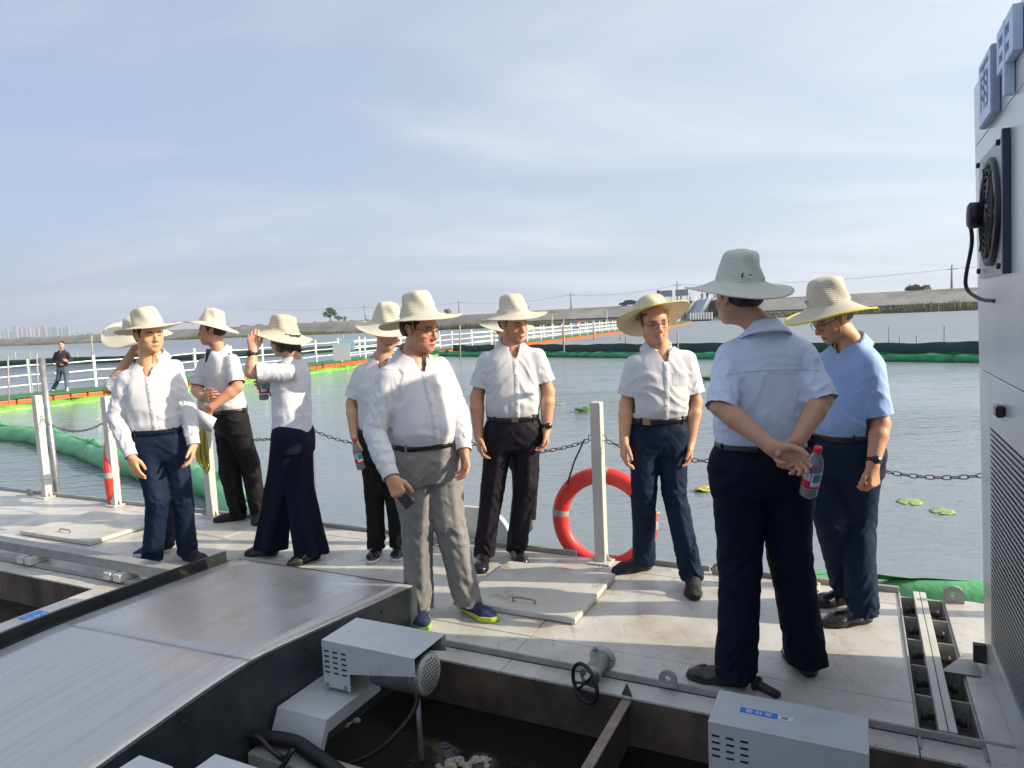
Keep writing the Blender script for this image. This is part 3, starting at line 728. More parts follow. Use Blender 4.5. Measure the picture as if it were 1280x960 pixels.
    # ---------- collar: stand and fall, folded over, open at the front
    if not female:
        mb = MB(); nc = NB + Ft * (0.006)
        back = 0.034; front = -0.052
        tips = S.get('tip', 0.035); rows = []
        n = 28
        for k in range(n + 1):
            t = (k / n - 0.5) * 2; th = t * (math.pi - 0.40) ; c1, s1 = -math.cos(th), math.sin(th)
            dr = (Xt * s1 + Ft * c1); dr.z = 0; dr.normalize()
            fr = 0.5 + 0.5 * c1; hz = back * (1 - fr) + front * fr ** 1.3
            rn = 0.060 + 0.006 * fr; lean = (HC - NB); lean.z = 0
            cc = nc + lean * 0.10
            fall = 0.040 + tips * max(0, fr - 0.55) / 0.45 * 0.55
            a0 = cc + dr * (rn + 0.010) + Vector((0, 0, hz - 0.055)); a1 = cc + dr * rn + Vector((0, 0, hz + 0.008)); a2 = cc + dr * (rn + 0.004) + Vector((0, 0, hz + 0.012)); a3 = cc + dr * (rn + 0.010) + Vector((0, 0, hz + 0.004))
            a4 = cc + dr * (rn + 0.016 + 0.018 * (1 - fr * 0.4)) + Vector((0, 0, hz - fall * 0.55)); a5 = cc + dr * (rn + 0.018 + 0.032 * (1 - fr * 0.35)) + Vector((0, 0, hz - fall))
            rows.append([a0, a1, a2, a3, a4, a5])
        mb.grid(rows); mb.build('collar', sm, shirt, solid=0.0025)
        if SL == 'long':
            for i in (0, 1):
                a, b, r1, fr = ends[i]; dd = (b - a).normalized(); e = a + (b - a) * fr
                mb = MB(); mb.lathe([(0.0425, -0.060), (0.0432, -0.058), (0.0425, -0.03), (0.0422, 0.0), (0.041, 0.002), (0.0385, 0.0)], e, dd, 24); mb.build('cuff', sm, shirt)
    # ---------- trousers
    kn = [P3(q) for q in S['kn']]
    fd = []; ank = []; hl = []
    for i in (0, 1):
        dv = toes[i] - heels[i]; dv.z = 0; mid = (heels[i] + toes[i]) / 2; dv.normalize(); fd.append(dv); h0 = mid - dv * 0.135 * hgt; hl.append(h0); a = h0 + dv * 0.062; a.z = z0 + 0.085; ank.append(a)
    hj = [pel + Xp * (s_ * 0.088 * w) - Vector((0, 0, 0.09)) for s_ in ((-1, 1) if S.get('legs_lr', True) else (1, -1))]
    if (hj[0] - kn[0]).length + (hj[1] - kn[1]).length > (hj[1] - kn[0]).length + (hj[0] - kn[1]).length: hj = hj[::-1]
    lo = np.min([A3(q) for q in [*kn, *ank, pel]], 0) - 0.26; hi = np.max([A3(q) for q in [*kn, *ank, pel]], 0) + 0.26
    lo[2] = z0 - 0.02; hi[2] = pel.z + 0.06
    vt = Vox(lo, hi, 0.0085 if S.get('hi', True) else 0.025)
    def ts(dz, a, bf, bb): return (pel + Vector((0, 0, dz)), Xp, Fp, a * w, bf * (0.5 + 0.5 * w) + fat * 0.35, bb * (0.5 + 0.5 * w))
    vt.loft([ts(0.05, .162, .114, .114), ts(0.0, .164, .116, .116), ts(-0.07, .176, .118, .126), ts(-0.14, .182, .112, .128), ts(-0.20, .178, .10, .118)])
    lr = S.get('leg', (0.093, 0.071, 0.063)); wide = S.get('wide', False)
    for i in (0, 1):
        vt.cone(hj[i], kn[i], lr[0] * (0.5 + 0.5 * w), lr[1], 0.035)
        e = ank[i] + Vector((0, 0, -0.05 if not wide else -0.06))
        vt.cone(kn[i], e, lr[1], lr[2], 0.01)
    if wide:
        m1 = (kn[0] + kn[1]) / 2; vt.cone(pel - Vector((0, 0, .15)), m1, .11, lr[1] * 0.7, 0.05)
    P, Q, T = vt.mesh('trousers'); P = relax(P, Q, 1, 0.4); N = normals(P, Q)
    hem = S.get('hem', 0.045) + z0
    tot = np.zeros(len(P), np.float32); best = np.full(len(P), 9.0, np.float32)
    for i in (0, 1):
        for (a, b, t0, t1) in ((hj[i], kn[i], 0, 0.5), (kn[i], ank[i], 0.5, 1)):
            t, tf, dist, e = seg(P, a, b); off = dist + np.maximum(0, -tf) * 0.3 + np.maximum(0, tf - 1) * 0.3
            T_ = t0 + (t1 - t0) * np.clip(tf, 0, 1); en = e / (dist[:, None] + 1e-6)
            fwd = A3(fd[i] * 0.4 + Fp * 0.8); fwd = fwd / np.linalg.norm(fwd); cf_ = en @ fwd
            z_ = P[:, 2]
            lowm = np.clip((T_ - 0.78) / 0.2, 0, 1); kne = np.exp(-((T_ - 0.52) / 0.12) ** 2); top = np.clip(1 - T_ / 0.3, 0, 1)
            if wide:
                th = np.arctan2(e[:, 1], e[:, 0]); fl = 0.022 * T_ * np.sin(th * 5 + sd + 3 * perlin(np.stack([z_ * 2, z_ * 0 + i, z_ * 0 + sd], 1))) + 0.006 * ridge(P * (7, 7, 2))
            else:
                zg = z_ * 15 + 3.0 * perlin(en * 1.1 + sd + 5 * i)
                fl = (0.013 * lowm + 0.006 * kne + 0.003) * (ridge(np.stack([zg, en[:, 0] * 0.8 + sd, en[:, 1] * 0.8], 1)) ** 1.3 - 0.3)
                fl += 0.007 * perlin(np.stack([P[:, 0] * 7 + sd, P[:, 1] * 7, z_ * 2.2], 1))
                fl += 0.008 * np.exp(-((1 - cf_) / 0.03) ** 2) * np.clip((T_ - 0.08) / 0.1, 0, 1) * np.clip((0.95 - T_) / 0.1, 0, 1)
                fl += 0.008 * top * (ridge(np.stack([(z_ + np.abs((P - A3(pel)) @ A3(Xp)) * 0.9) * 12, P[:, 0] * 2, P[:, 1] * 2 + sd], 1)) ** 1.5 - 0.25)
            m_ = off < best; tot = np.where(m_, fl, tot); best = np.where(m_, off, best)
    tot = tot * np.clip((pel.z + 0.0 - P[:, 2]) / 0.06, 0, 1)
    P2 = P + N * tot[:, None]; P2 = relax(P2, Q, 1, 0.25)
    lo_ = P[:, 2] < hem + .008; P2[:, 2] = np.where((P[:, 2] > hem) & lo_, hem + .004 + .004 * np.sin(P[:, 0] * 30), P2[:, 2])
    keep = (P[:, 2] > hem) & (P[:, 2] < pel.z + 0.014)
    u_, Q2 = cut(P2, Q, keep)
    tr_ = link('trousers', np_mesh('trousers', P2[u_], Q2), S.get('trouser', NAVY), root)
    # ---------- belt
    if not female:
        a, bf, bb = .164 * w + 0.006, .116 * (0.5 + 0.5 * w) + fat * 0.35 + 0.006, .116 * (0.5 + 0.5 * w) + 0.006
        def ringpt(th, g, z):
            cc, ss = math.cos(th), math.sin(th); q = (abs(ss) ** 2.3 + abs(cc) ** 2.3) ** (-1 / 2.3)
            return pel + Xp * (ss * q * (a + g)) + Fp * (cc * q * ((bf if cc > 0 else bb) + g)) + Vector((0, 0, z))
        rows = [[ringpt(2 * math.pi * k / 60, g, z) for k in range(60)] for g, z in ((-0.006, 0.017), (0.0, 0.017), (0.0015, 0), (0.0, -0.017), (-0.006, -0.017))]
        mb = MB(); mb.grid(rows, closed=True); bl = mb.build('belt', S.get('beltm', BELT), root)
        bo = S.get('bo', 0.0); c0 = ringpt(bo, 0.004, 0); wx = (ringpt(bo + 0.1, 0, 0) - ringpt(bo - 0.1, 0, 0)).normalized(); nn = wx.cross(Vector((0, 0, 1)))
        if nn.dot(Fp) < 0: nn = -nn
        if not S.get('nobuckle'):
            mb = MB(); mb.box(c0, (0.044, 0.006, 0.036), (wx, nn, Vector((0, 0, 1)))); bk = mb.build('buckle', S.get('buckle', BUCKLE), bl, bevel=0.003)
        mb = MB()
        for th in (0.75, -0.75, 2.0, -2.0, 2.9):
            p0 = ringpt(th, 0.003, 0.0); wx = (ringpt(th + 0.1, 0, 0) - ringpt(th - 0.1, 0, 0)).normalized()
            mb.box(p0, (0.009, 0.005, 0.046), (wx, wx.cross(Vector((0, 0, 1))), Vector((0, 0, 1))))
        mb.build('belt_loops', S.get('trouser', NAVY), tr_)['kind'] = 'stuff'
    # ---------- shoes
    for i in (0, 1):
        F_ = fd[i]; X_ = Vector((F_.y, -F_.x, 0)); h0 = hl[i]; h0.z = z0; k = hgt
        def q(x, y, z): return h0 + (X_ * x + F_ * y) * k + Vector((0, 0, z * k))
        b = [A3(h0 - F_ * 0.06 - X_ * 0.1), A3(h0 + F_ * 0.34 + X_ * 0.1)]; lo = np.minimum(A3(h0), A3(h0 + F_ * 0.28)) - 0.1; hi = np.maximum(A3(h0), A3(h0 + F_ * 0.28)) + 0.1
        lo[2] = z0 - 0.02; hi[2] = z0 + 0.16
        def uppers(v, g=0.0, wid=1.0):
            v.cone(q(0, 0.042, 0.040), q(0, 0.12, 0.036), 0.036 + g, 0.040 + g)
            v.cone(q(0, 0.12, 0.036), q(0.004, 0.195, 0.022), 0.040 + g, 0.044 * wid + g, 0.02, squash=((0, 0, 1), 1.15))
            v.cone(q(0.004, 0.195, 0.022), q(0, 0.238, 0.018), 0.044 * wid + g, 0.033 * wid + g, 0.02, squash=((0, 0, 1), 1.15))
            v.cone(q(0, 0.048, 0.04), q(0, 0.060, 0.105), 0.037 + g, 0.040 + g, 0.01)
            v.cone(q(0, 0.10, 0.05), q(0, 0.085, 0.085), 0.034 + g, 0.03 + g, 0.02)
        st_ = S.get('sole_h', 0.018)
        for nm, g, z_lo, z_hi, m_ in (('shoe', 0.0, st_ * 0.6, 0.2, S.get('shoe', LEATHER)), ('sole', 0.0045, 0.0, st_, S.get('sole', SOLE_BLACK))):
            v = Vox(lo, hi, 0.0045 if S.get('hi', True) else 0.015); uppers(v, g, S.get('toe_w', 1.0))
            Z = v.ax[2][None, None, :]; v.g = np.maximum(v.g, np.maximum((z0 + z_lo + 0.001) - Z, Z - (z0 + z_hi)))
            P, Q, T = v.mesh(nm); P = relax(P, Q, 1, 0.3)
            if nm == 'shoe':
                Nn = normals(P, Q); P = P + Nn * (0.0018 * ridge(P * 28 + sd))[:, None]
                so_ = link('shoe', np_mesh(nm, P, Q), m_, root)
            else: link('sole', np_mesh(nm, P, Q), m_, so_)
        if S.get('laces'):
            mb = MB()
            for j in range(4):
                y_ = 0.105 + j * 0.022; z_ = 0.083 - j * 0.0085
                mb.tube([q(-0.022, y_ + 0.004, z_ - 0.008), q(0, y_, z_ + 0.002), q(0.022, y_ + 0.004, z_ - 0.008)], 0.0028, 5)
            mb.build('laces', S['laces'], so_)['kind'] = 'stuff'
    # ---------- hair
    if S.get('hair', True):
        v = Vox(A3(HC) - 0.16, A3(HC) + 0.16, 0.005 if S.get('hi', True) else 0.012)
        R = (A3(hx), A3(hf), A3(hu)); k = kh
        def p(x, f, u): return HC + (hx * x + hf * f + hu * u) * k
        if female:
            v.ell(p(0, -0.02, 0.03), R, (0.092, 0.112, 0.096))
            v.ell(p(0, -0.060, -0.035), R, (0.080, 0.060, 0.060), 0.03)
            for a in range(9):
                th = -2.0 + a * 0.5; v.ell(p(0.07 * math.sin(th), -0.045 - 0.045 * math.cos(th), -0.055 + 0.02 * math.sin(a * 2.3)), R, (0.026, 0.026, 0.030), 0.012)
            v.ell(p(0, 0.075, -0.03), R, (0.072, 0.070, 0.10), 0.01, op='s')
        else:
            v.ell(p(0, -0.018, 0.036), R, (0.0815, 0.101, 0.090))
            v.ell(p(0, -0.050, -0.005), R, (0.073, 0.062, 0.060), 0.02)
            v.ell(p(0, 0.085, -0.005), R, (0.080, 0.072, 0.095), 0.01, op='s')
            v.ell(p(0, -0.02, -0.105), R, (0.10, 0.12, 0.065), 0.01, op='s')
            for s_ in (-1, 1): v.cone(p(0.072 * s_, 0.022, 0.02), p(0.070 * s_, 0.020, -0.012), 0.008, 0.004, 0.004)
            for s_ in (-1, 1): v.ell(p(0.086 * s_, -0.008, -0.012), R, (0.016, 0.024, 0.030), 0.004, op='s')
        if S.get('hat'): v.ell(p(0, -0.01, 0.16), R, (0.16, 0.16, 0.105), 0.0, op='s')
        P, Q, T = v.mesh('hair'); Nn = normals(P, Q)
        sc = (16, 16, 16) if female else (30, 30, 18)
        P = P + Nn * ((0.010 if female else 0.003) * ridge(P * sc + sd))[:, None] - Nn * (0.002)
        if S.get('hat'):
            hs_ = S['hat']; hy_, hp_, hr_ = hs_.get('tilt', (0, 0, 0)); ha = frame(yh + hy_, S.get('pitch', 0) + hp_, S.get('roll', 0) + hr_); hc_ = HC + hu * (0.055 * kh) - hf * 0.008 + ha[2] * hs_.get('up', 0.0)
            if 'at' in hs_: hc_ = P3(hs_['at'])
            zh = (P - A3(hc_)) @ A3(ha[2]); rh = np.linalg.norm(P - A3(hc_) - zh[:, None] * A3(ha[2])[None, :], axis=1); u_, Q = cut(P, Q, (zh < -.004 - .12 * np.clip(rh - .1, 0, 1))); P = P[u_]
        link('hair', np_mesh('hair', P, Q), S.get('hairm', HAIR), root)
    # ---------- hat, cord, glasses, watch
    if S.get('hat'):
        hs = dict(S['hat']); hy, hpitch, hroll = hs.get('tilt', (0, 0, 0))
        ax = frame(yh + hy, S.get('pitch', 0) + hpitch, S.get('roll', 0) + hroll)
        hc = HC + hu * (0.055 * kh) - hf * 0.008 + ax[2] * hs.get('up', 0.0)
        if 'at' in hs: hc = P3(hs['at'])
        ho = hat(base, hc, ax, hs, root)
        if hs.get('cord'):
            mb = MB()
            ch = hp(0, 0.045, -0.128)
            for s_ in (-1, 1):
                mb.tube(curve_pts([hc + ax[0] * 0.092 * s_ + ax[1] * 0.02, hp(0.080 * s_, 0.030, -0.01), hp(0.068 * s_, 0.038, -0.07), ch]), 0.0024, 6)
            for j in range(hs['cord']):
                a = rng.uniform(-1, 1, 3) * 0.016; mb.tube(curve_pts([ch + Vector((0, 0, 0.006)), ch + hf * 0.012 + Vector(a) * 1.0 - Vector((0, 0, 0.018)), ch + hf * 0.01 + Vector(a * 0.6) - Vector((0, 0, 0.052))], 5), 0.0032, 6)
            mb.build('chin_cord', hs.get('cordm', CORD), ho)
    if S.get('glasses'):
        mb = MB()
        for s_ in (-1, 1):
            pts = [hp(0.033 * s_ + 0.024 * math.copysign(abs(math.cos(a)) ** 0.7, math.cos(a)), 0.101 - 0.012 * abs(math.cos(a)) * (1 if math.cos(a) * s_ > 0 else 0.2), -0.004 + 0.017 * math.copysign(abs(math.sin(a)) ** 0.8, math.sin(a))) for a in [2 * math.pi * j / 20 for j in range(20)]]
            mb.tube(pts, 0.0013, 5, closed=True)
            mb.tube(curve_pts([hp(0.057 * s_, 0.088, 0.006), hp(0.072 * s_, 0.06, 0.006), hp(0.078 * s_, 0.0, 0.002), hp(0.080 * s_, -0.012, -0.01)], 5), 0.0016, 5)
        mb.tube([hp(-0.009, 0.103, 0.002), hp(0, 0.107, 0.005), hp(0.009, 0.103, 0.002)], 0.0015, 5)
        mb.build('spectacles', GLASS_FRAME, root)
    for (i, m_, face) in S.get('watch', []):
        dd = (wr[i] - el[i]).normalized(); c0 = wr[i] - dd * 0.022; mb = MB()
        mb.lathe([(0.0300 * ar, -0.010), (0.0335 * ar, -0.009), (0.0335 * ar, 0.009), (0.0300 * ar, 0.010)], c0, dd, 20); wo = mb.build('watch', m_, root)
        fv = Vector(face); fv = (fv - dd * fv.dot(dd)).normalized(); mb = MB(); mb.lathe([(0, 0.008), (0.017, 0.008), (0.020, 0.003), (0.020, -0.004)], c0 + fv * 0.034 * ar, fv, 16); mb.build('watch_face', WATCH, wo)
    return dict(root=root, wr=wr, hd=hd, P3=P3, d=d, hp=hp, HC=HC, pel=pel, NB=NB, sh=sh)

dn = Vector((0, 0, -1))
def fw(y): return frame(y)[1]
# ------------------------------------------------------------------ setting materials
DECK = mat('painted_steel_deck', (0.57, 0.56, 0.53), rough=0.30, col2=(0.36, 0.335, 0.285), vscale=2.6, lo=0.42, hi=0.78, bump=0.12, bscale=35, bdist=0.004, detail=9, rvar=0.30)
def stains(m, col, scale=3.0, lo=0.56, hi=0.72, seed=0.0, stretch=(1, 1, 1), amt=0.8):
    t, b = node_after(m); N = t.nodes.new; L = t.links.new
    tcn = N('ShaderNodeTexCoord'); mp_ = N('ShaderNodeMapping'); mp_.inputs['Location'].default_value = (seed, seed * 2, 0); mp_.inputs['Scale'].default_value = stretch; L(tcn.outputs['Object'], mp_.inputs[0])
    n = N('ShaderNodeTexNoise'); n.inputs['Scale'].default_value = scale; n.inputs['Detail'].default_value = 10; n.inputs['Roughness'].default_value = 0.68; L(mp_.outputs[0], n.inputs['Vector'])
    mr = N('ShaderNodeMapRange'); mr.inputs[1].default_value = lo; mr.inputs[2].default_value = hi; mr.inputs[4].default_value = amt; L(n.outputs['Fac'], mr.inputs[0])
    mxn = N('ShaderNodeMixRGB'); L(mr.outputs[0], mxn.inputs[0]); mxn.inputs[2].default_value = (*col, 1)
    lk = b.inputs['Base Color'].links
    if lk: L(lk[0].from_socket, mxn.inputs[1])
    else: mxn.inputs[1].default_value = b.inputs['Base Color'].default_value
    L(mxn.outputs[0], b.inputs['Base Color']); return m
stains(DECK, (0.33, 0.22, 0.10), 1.5, 0.52, 0.70, 3.0, amt=0.42); stains(DECK, (0.20, 0.18, 0.15), 7.0, 0.56, 0.66, 9.0, amt=0.45); stains(DECK, (0.18, 0.15, 0.12), 5.0, 0.60, 0.66, 31.0, (6, .5, 1), amt=0.4); stains(DECK, (0.13, 0.10, 0.07), 26.0, 0.63, 0.67, 2.0, amt=.7); stains(DECK, (0.66, 0.64, 0.58), 4.0, 0.60, 0.70, 19.0, (.3, 1.6, 1), amt=0.5)
STEEL = mat('grey_painted_steel', (0.34, 0.34, 0.325), rough=0.45, var=0.25, vscale=9, bump=0.1, bscale=50)
stains(STEEL, (0.20, 0.11, 0.06), 7.0, 0.60, 0.74, 1.0, amt=0.7)
POSTM = mat('cream_grey_post_paint', (0.60, 0.59, 0.54), rough=0.4, var=0.15, vscale=6)
stains(POSTM, (0.28, 0.20, 0.12), 9.0, 0.63, 0.75, 5.0, amt=0.7)
RUSTY = mat('rust_stained_pit_wall', (0.155, 0.115, 0.085), rough=0.7, col2=(0.06, 0.045, 0.035), vscale=3.5, bump=0.3, bscale=30)
stains(RUSTY, (0.05, 0.04, 0.03), 5.0, 0.5, 0.65, 2.0, (1, 1, .3), 0.8)
GALV = mat('galvanised_pipe', (0.42, 0.43, 0.44), rough=0.4, metal=0.7, var=0.3, vscale=12)
CHAINM = mat('weathered_chain_steel', (0.16, 0.14, 0.12), rough=0.5, metal=0.7, var=0.4, vscale=30)
BOXM = mat('pale_grey_enclosure_paint', (0.52, 0.54, 0.56), rough=0.42, var=0.10, vscale=5, bump=0.05, bscale=60)
stains(BOXM, (0.30, 0.29, 0.27), 6.0, 0.6, 0.75, 4.0, amt=0.5)
RUBBER = mat('black_rubber', (0.018, 0.018, 0.02), rough=0.5, var=0.4, vscale=20)
DARKBOLT = mat('dark_bolt', (0.03, 0.025, 0.022), rough=0.6)

# ------------------------------------------------------------------ water
def water_mat():
    m = mat('lake_water_surface', (0.16, 0.17, 0.18), rough=0.06, ior=1.333, spec=0.6); t, b = node_after(m); N = t.nodes.new; L = t.links.new
    g = N('ShaderNodeNewGeometry'); mp_ = N('ShaderNodeMapping'); mp_.inputs['Rotation'].default_value = (0, 0, math.radians(24)); mp_.inputs['Scale'].default_value = (0.55, 1.5, 1); L(g.outputs['Position'], mp_.inputs[0])
    hs = []
    for sc, d, w in ((9.0, 4, 0.30), (3.2, 3, 0.55), (0.55, 3, 1.2), (0.12, 2, 2.0)):
        n = N('ShaderNodeTexNoise'); n.inputs['Scale'].default_value = sc; n.inputs['Detail'].default_value = d; n.inputs['Distortion'].default_value = 0.7; L(mp_.outputs[0], n.inputs['Vector'])
        mm = N('ShaderNodeMath'); mm.operation = 'MULTIPLY'; mm.inputs[1].default_value = w; L(n.outputs['Fac'], mm.inputs[0]); hs.append(mm.outputs[0])
    def add(a, c):
        n = N('ShaderNodeMath'); n.operation = 'ADD'; L(a, n.inputs[0]); L(c, n.inputs[1]); return n.outputs[0]
    h = add(add(hs[0], hs[1]), add(hs[2], hs[3]))
    # calm and ruffled areas
    n = N('ShaderNodeTexNoise'); n.inputs['Scale'].default_value = 0.10; n.inputs['Detail'].default_value = 3; L(g.outputs['Position'], n.inputs['Vector'])
    mr = N('ShaderNodeMapRange'); mr.inputs[1].default_value = 0.40; mr.inputs[2].default_value = 0.62; mr.inputs[3].default_value = 0.22; mr.inputs[4].default_value = 0.75; L(n.outputs['Fac'], mr.inputs[0])
    # open water beyond the booms is ruffled everywhere
    sx = N('ShaderNodeSeparateXYZ'); L(g.outputs['Position'], sx.inputs[0])
    a = N('ShaderNodeMath'); a.operation = 'MULTIPLY'; a.inputs[1].default_value = 1.1; L(sx.outputs[0], a.inputs[0])
    s = add(a.outputs[0], sx.outputs[1])
    mr2 = N('ShaderNodeMapRange'); mr2.inputs[1].default_value = 34; mr2.inputs[2].default_value = 44; mr2.inputs[3].default_value = 0.0; mr2.inputs[4].default_value = 0.5; L(s, mr2.inputs[0])
    mr4 = N('ShaderNodeMapRange'); mr4.inputs[1].default_value = 20; mr4.inputs[2].default_value = 60; mr4.inputs[3].default_value = 0.07; mr4.inputs[4].default_value = 0.38; L(s, mr4.inputs[0]); L(mr4.outputs[0], b.inputs['Roughness'])
    bp = N('ShaderNodeBump'); bp.inputs['Distance'].default_value = 0.070; L(add(mr.outputs[0], mr2.outputs[0]), bp.inputs['Strength']); L(h, bp.inputs['Height']); L(bp.outputs[0], b.inputs['Normal'])
    n3 = N('ShaderNodeTexNoise'); n3.inputs['Scale'].default_value = 0.35; n3.inputs['Detail'].default_value = 5; L(g.outputs['Position'], n3.inputs['Vector'])
    mr3 = N('ShaderNodeMapRange'); mr3.inputs[1].default_value = 0.4; mr3.inputs[2].default_value = 0.65; L(n3.outputs['Fac'], mr3.inputs[0])
    mc = N('ShaderNodeMixRGB'); L(mr3.outputs[0], mc.inputs[0]); mc.inputs[1].default_value = (0.20, 0.225, 0.255, 1); mc.inputs[2].default_value = (0.18, 0.215, 0.225, 1); L(mc.outputs[0], b.inputs['Base Color'])
    return m
WATERM = water_mat()
mb = MB()
# the water sheet is left open under the hull so that it never crosses the pit
gx = [-6000, -400, -60, -20, 20, 60, 400, 6000]
hull_u0, hull_u1, hull_v0, hull_v1 = -14.0, 3.2, -3.0, 4.26
us = [-6000, hull_u0, hull_u1, 6000]; vs_ = [-1500, hull_v0, hull_v1, 7000]
for i in range(3):
    for j in range(3):
        if i == 1 and j == 1: continue
        mb.add([UV(us[i], vs_[j], WATER_Z), UV(us[i + 1], vs_[j], WATER_Z), UV(us[i + 1], vs_[j + 1], WATER_Z), UV(us[i], vs_[j + 1], WATER_Z)], [(0, 1, 2, 3)])
tag(mb.build('water', WATERM), 'ruffled grey lake water around the platform', kind='structure')
mb = MB(); mb.uvbox(-6000, 6000, -1500, 7000, -3.2, -3.0); tag(mb.build('ground', mat('lake_bed_mud', (0.08, 0.07, 0.05), rough=0.9)), 'lake bed', kind='structure')

# ------------------------------------------------------------------ the steel deck
deck = empty('deck', UV(-3, 3.5, 0)); tag(deck, 'grey painted steel deck of the floating platform', kind='structure')
joints = [-13.9, -12.3, -10.7, -9.1, -7.55, -6.0, -4.45, -3.05, -1.49, 0.20]
def plate(u0, u1, v0, v1, z1=0.0, th=0.012, m=DECK, name='deck_plate', bev=0.0015):
    b = MB(); b.uvbox(u0 + .002, u1 - .002, v0 + .002, v1 - .002, z1 - th, z1); return b.build(name, m, deck, bevel=bev, seg=1)
for i in range(len(joints) - 1):
    a, b = joints[i], joints[i + 1]
    plate(a, b, 2.885, 3.09, random.uniform(-.001, .001)); plate(a, b, 3.09, 4.12, random.uniform(-.001, .001)); plate(a, b, 4.12, 4.285, random.uniform(-.001, .001))
    plate(a, b, 2.755, 2.880, -0.022)
for a, b, c, d in ((.41, 1.9, 3.62, 4.285), (.41, 1.9, 2.885, 3.62), (1.9, 3.2, 2.885, 4.285)): plate(a, b, c, d)
plate(.20, .50, 2.755, 2.880, -0.022); plate(.34, .60, -3.0, 2.755, -0.022); plate(.41, .60, 2.6, 2.885, 0.004)
plate(-4.42, -3.40, -3.0, 2.755, -0.004, name='channel_plate')
mb = MB()   # raised lip along the inner edge, angle bar along the outer edge
for a, b in ((-13.9, -3.39), (-2.10, .20), (.20, .50)):
    mb.uvbox(a, b, 2.879, 2.891, -0.02, 0.010)
mb.build('inner_lip', STEEL, deck, bevel=.002, seg=1)
for a, b in ((-13.9, -1.70), (-1.30, -.82), (-.70, .20), (.62, 3.2)):
    b_ = MB(); b_.uvbox(a, b, 4.287, 4.312, -0.06, 0.032); b_.build('edge_angle', STEEL, deck, bevel=.003, seg=1)
mb = MB(); mb.uvbox(.196, .206, 2.885, 4.285, -.012, .007); mb.build('weld_seam', STEEL, deck, bevel=.003)
hull = empty('hull', UV(-3, 3, -0.3)); tag(hull, 'steel hull of the floating platform under the deck', kind='structure')
mb = MB(); mb.uvbox(-14, 3.2, 4.26, 4.286, -.9, -.014); mb.uvbox(-14, 3.2, -3, -2.98, -.9, -.014); mb.uvbox(3.18, 3.2, -2.98, 4.26, -.9, -.014); mb.uvbox(-14, -13.98, -2.98, 4.26, -.9, -.014)
mb.build('hull_side', STEEL, hull)
mb = MB(); mb.uvbox(-13.97, 3.17, -2.97, 4.25, -.9, -.86); mb.build('hull_bottom', RUSTY, hull)
mb = MB(); mb.uvbox(-13.9, .34, 2.757, 2.775, -.85, -.036); mb.uvbox(.341, .36, -2.9, 2.77, -.85, -.036); mb.uvbox(-4.44, -4.42, -2.9, 2.752, -.85, -.018); mb.uvbox(-2.36, -2.34, -2.9, 2.752, -.85, -.25)
mb.build('pit_wall', RUSTY, hull)
mb = MB(); mb.uvbox(-3.40, -3.38, -2.9, 2.752, -.85, -.018); mb.build('channel_side', STEEL, hull)
PITW = mat('dark_murky_pit_water', (0.010, 0.010, 0.009), rough=0.08, bump=0.25, bscale=7, bdist=0.02, spec=0.35)
mb = MB(); mb.add([UV(-2.33, -2.9, -.24), UV(.34, -2.9, -.24), UV(.34, 2.756, -.24), UV(-2.33, 2.756, -.24)], [(0, 1, 2, 3)]); mb.add([UV(-13.9, -2.9, -.24), UV(-4.44, -2.9, -.24), UV(-4.44, 2.756, -.24), UV(-13.9, 2.756, -.24)], [(0, 1, 2, 3)])
tag(mb.build('pit_water', PITW), 'dark still water in the tanks of the platform', kind='structure')
# raised beam on blocks
bm_ = empty('kerb_beam', UV(-5, 2.95, 0)); tag(bm_, 'long grey raised steel beam on short blocks along the left tank', 'beam')
mb = MB(); mb.uvbox(-13.9, -3.50, 2.905, 2.995, .05, .12); mb.build('beam', STEEL, bm_, bevel=.004)
for a in (-7.8, -6.6, -5.48, -4.50):
    for q in (0, .10):
        b_ = MB(); b_.uvbox(a + q, a + q + .07, 2.85, 2.99, .002, .05); b_.build('support_block', POSTM, bm_, bevel=.004)
# cross beam over the pit
mb = MB(); cb = empty('cross_beam', UV(-.9, 2, -.1)); tag(cb, 'flat steel beam crossing the dark tank near the handwheel', 'beam')
mb.uvbox(-.905, -.865, -2.9, 2.752, -.045, -.035); mb.build('top_flange', stains(mat('rosy_rusted_steel', (0.30, 0.24, 0.22), rough=0.6, var=.3, vscale=12), (0.14, 0.08, 0.05), 8, .55, .7), cb)
mb = MB(); mb.uvbox(-.889, -.881, -2.9, 2.752, -.6, -.0455); mb.build('web', RUSTY, cb)
mb = MB(); mb.add([UV(-.91, 2.76, -.02), UV(-.86, 2.76, -.02), UV(-.885, 2.80, -.02), UV(-.885, 2.765, .035)], [(0, 1, 3), (1, 2, 3), (2, 0, 3), (0, 2, 1)]); mb.build('gusset', RUSTY, cb)
# joint between two pontoons: dividers, twin rail, bolts
jt = empty('pontoon_joint', UV(.3, 3.6, -.1)); tag(jt, 'open bolted steel joint with twin rail between two deck sections beside the cabinet', 'platform joint')
mb = MB(); mb.uvbox(.205, .405, 2.80, 4.27, -.14, -.125); mb.build('channel_floor', stains(mat('dirty_channel_steel', (0.26, 0.24, 0.21), rough=.6, var=.4, vscale=10), (0.10, 0.08, 0.06), 9, .5, .66), jt)
for s_ in (.199, .402):
    mb = MB(); mb.uvbox(s_, s_ + .010, 2.80, 4.27, -.14, -.013); mb.build('channel_side', STEEL, jt)
for i in range(6):
    v = 2.90 + i * .268; mb = MB(); mb.uvbox(.212, .400, v, v + .008, -.124, -.004); mb.build('divider_plate', STEEL, jt)
for a, b in ((.270, .2985), (.3015, .330)):
    mb = MB(); mb.uvbox(a, b, 2.90, 4.31, -.035, .012); mb.build('rail', POSTM, jt, bevel=.002, seg=1)
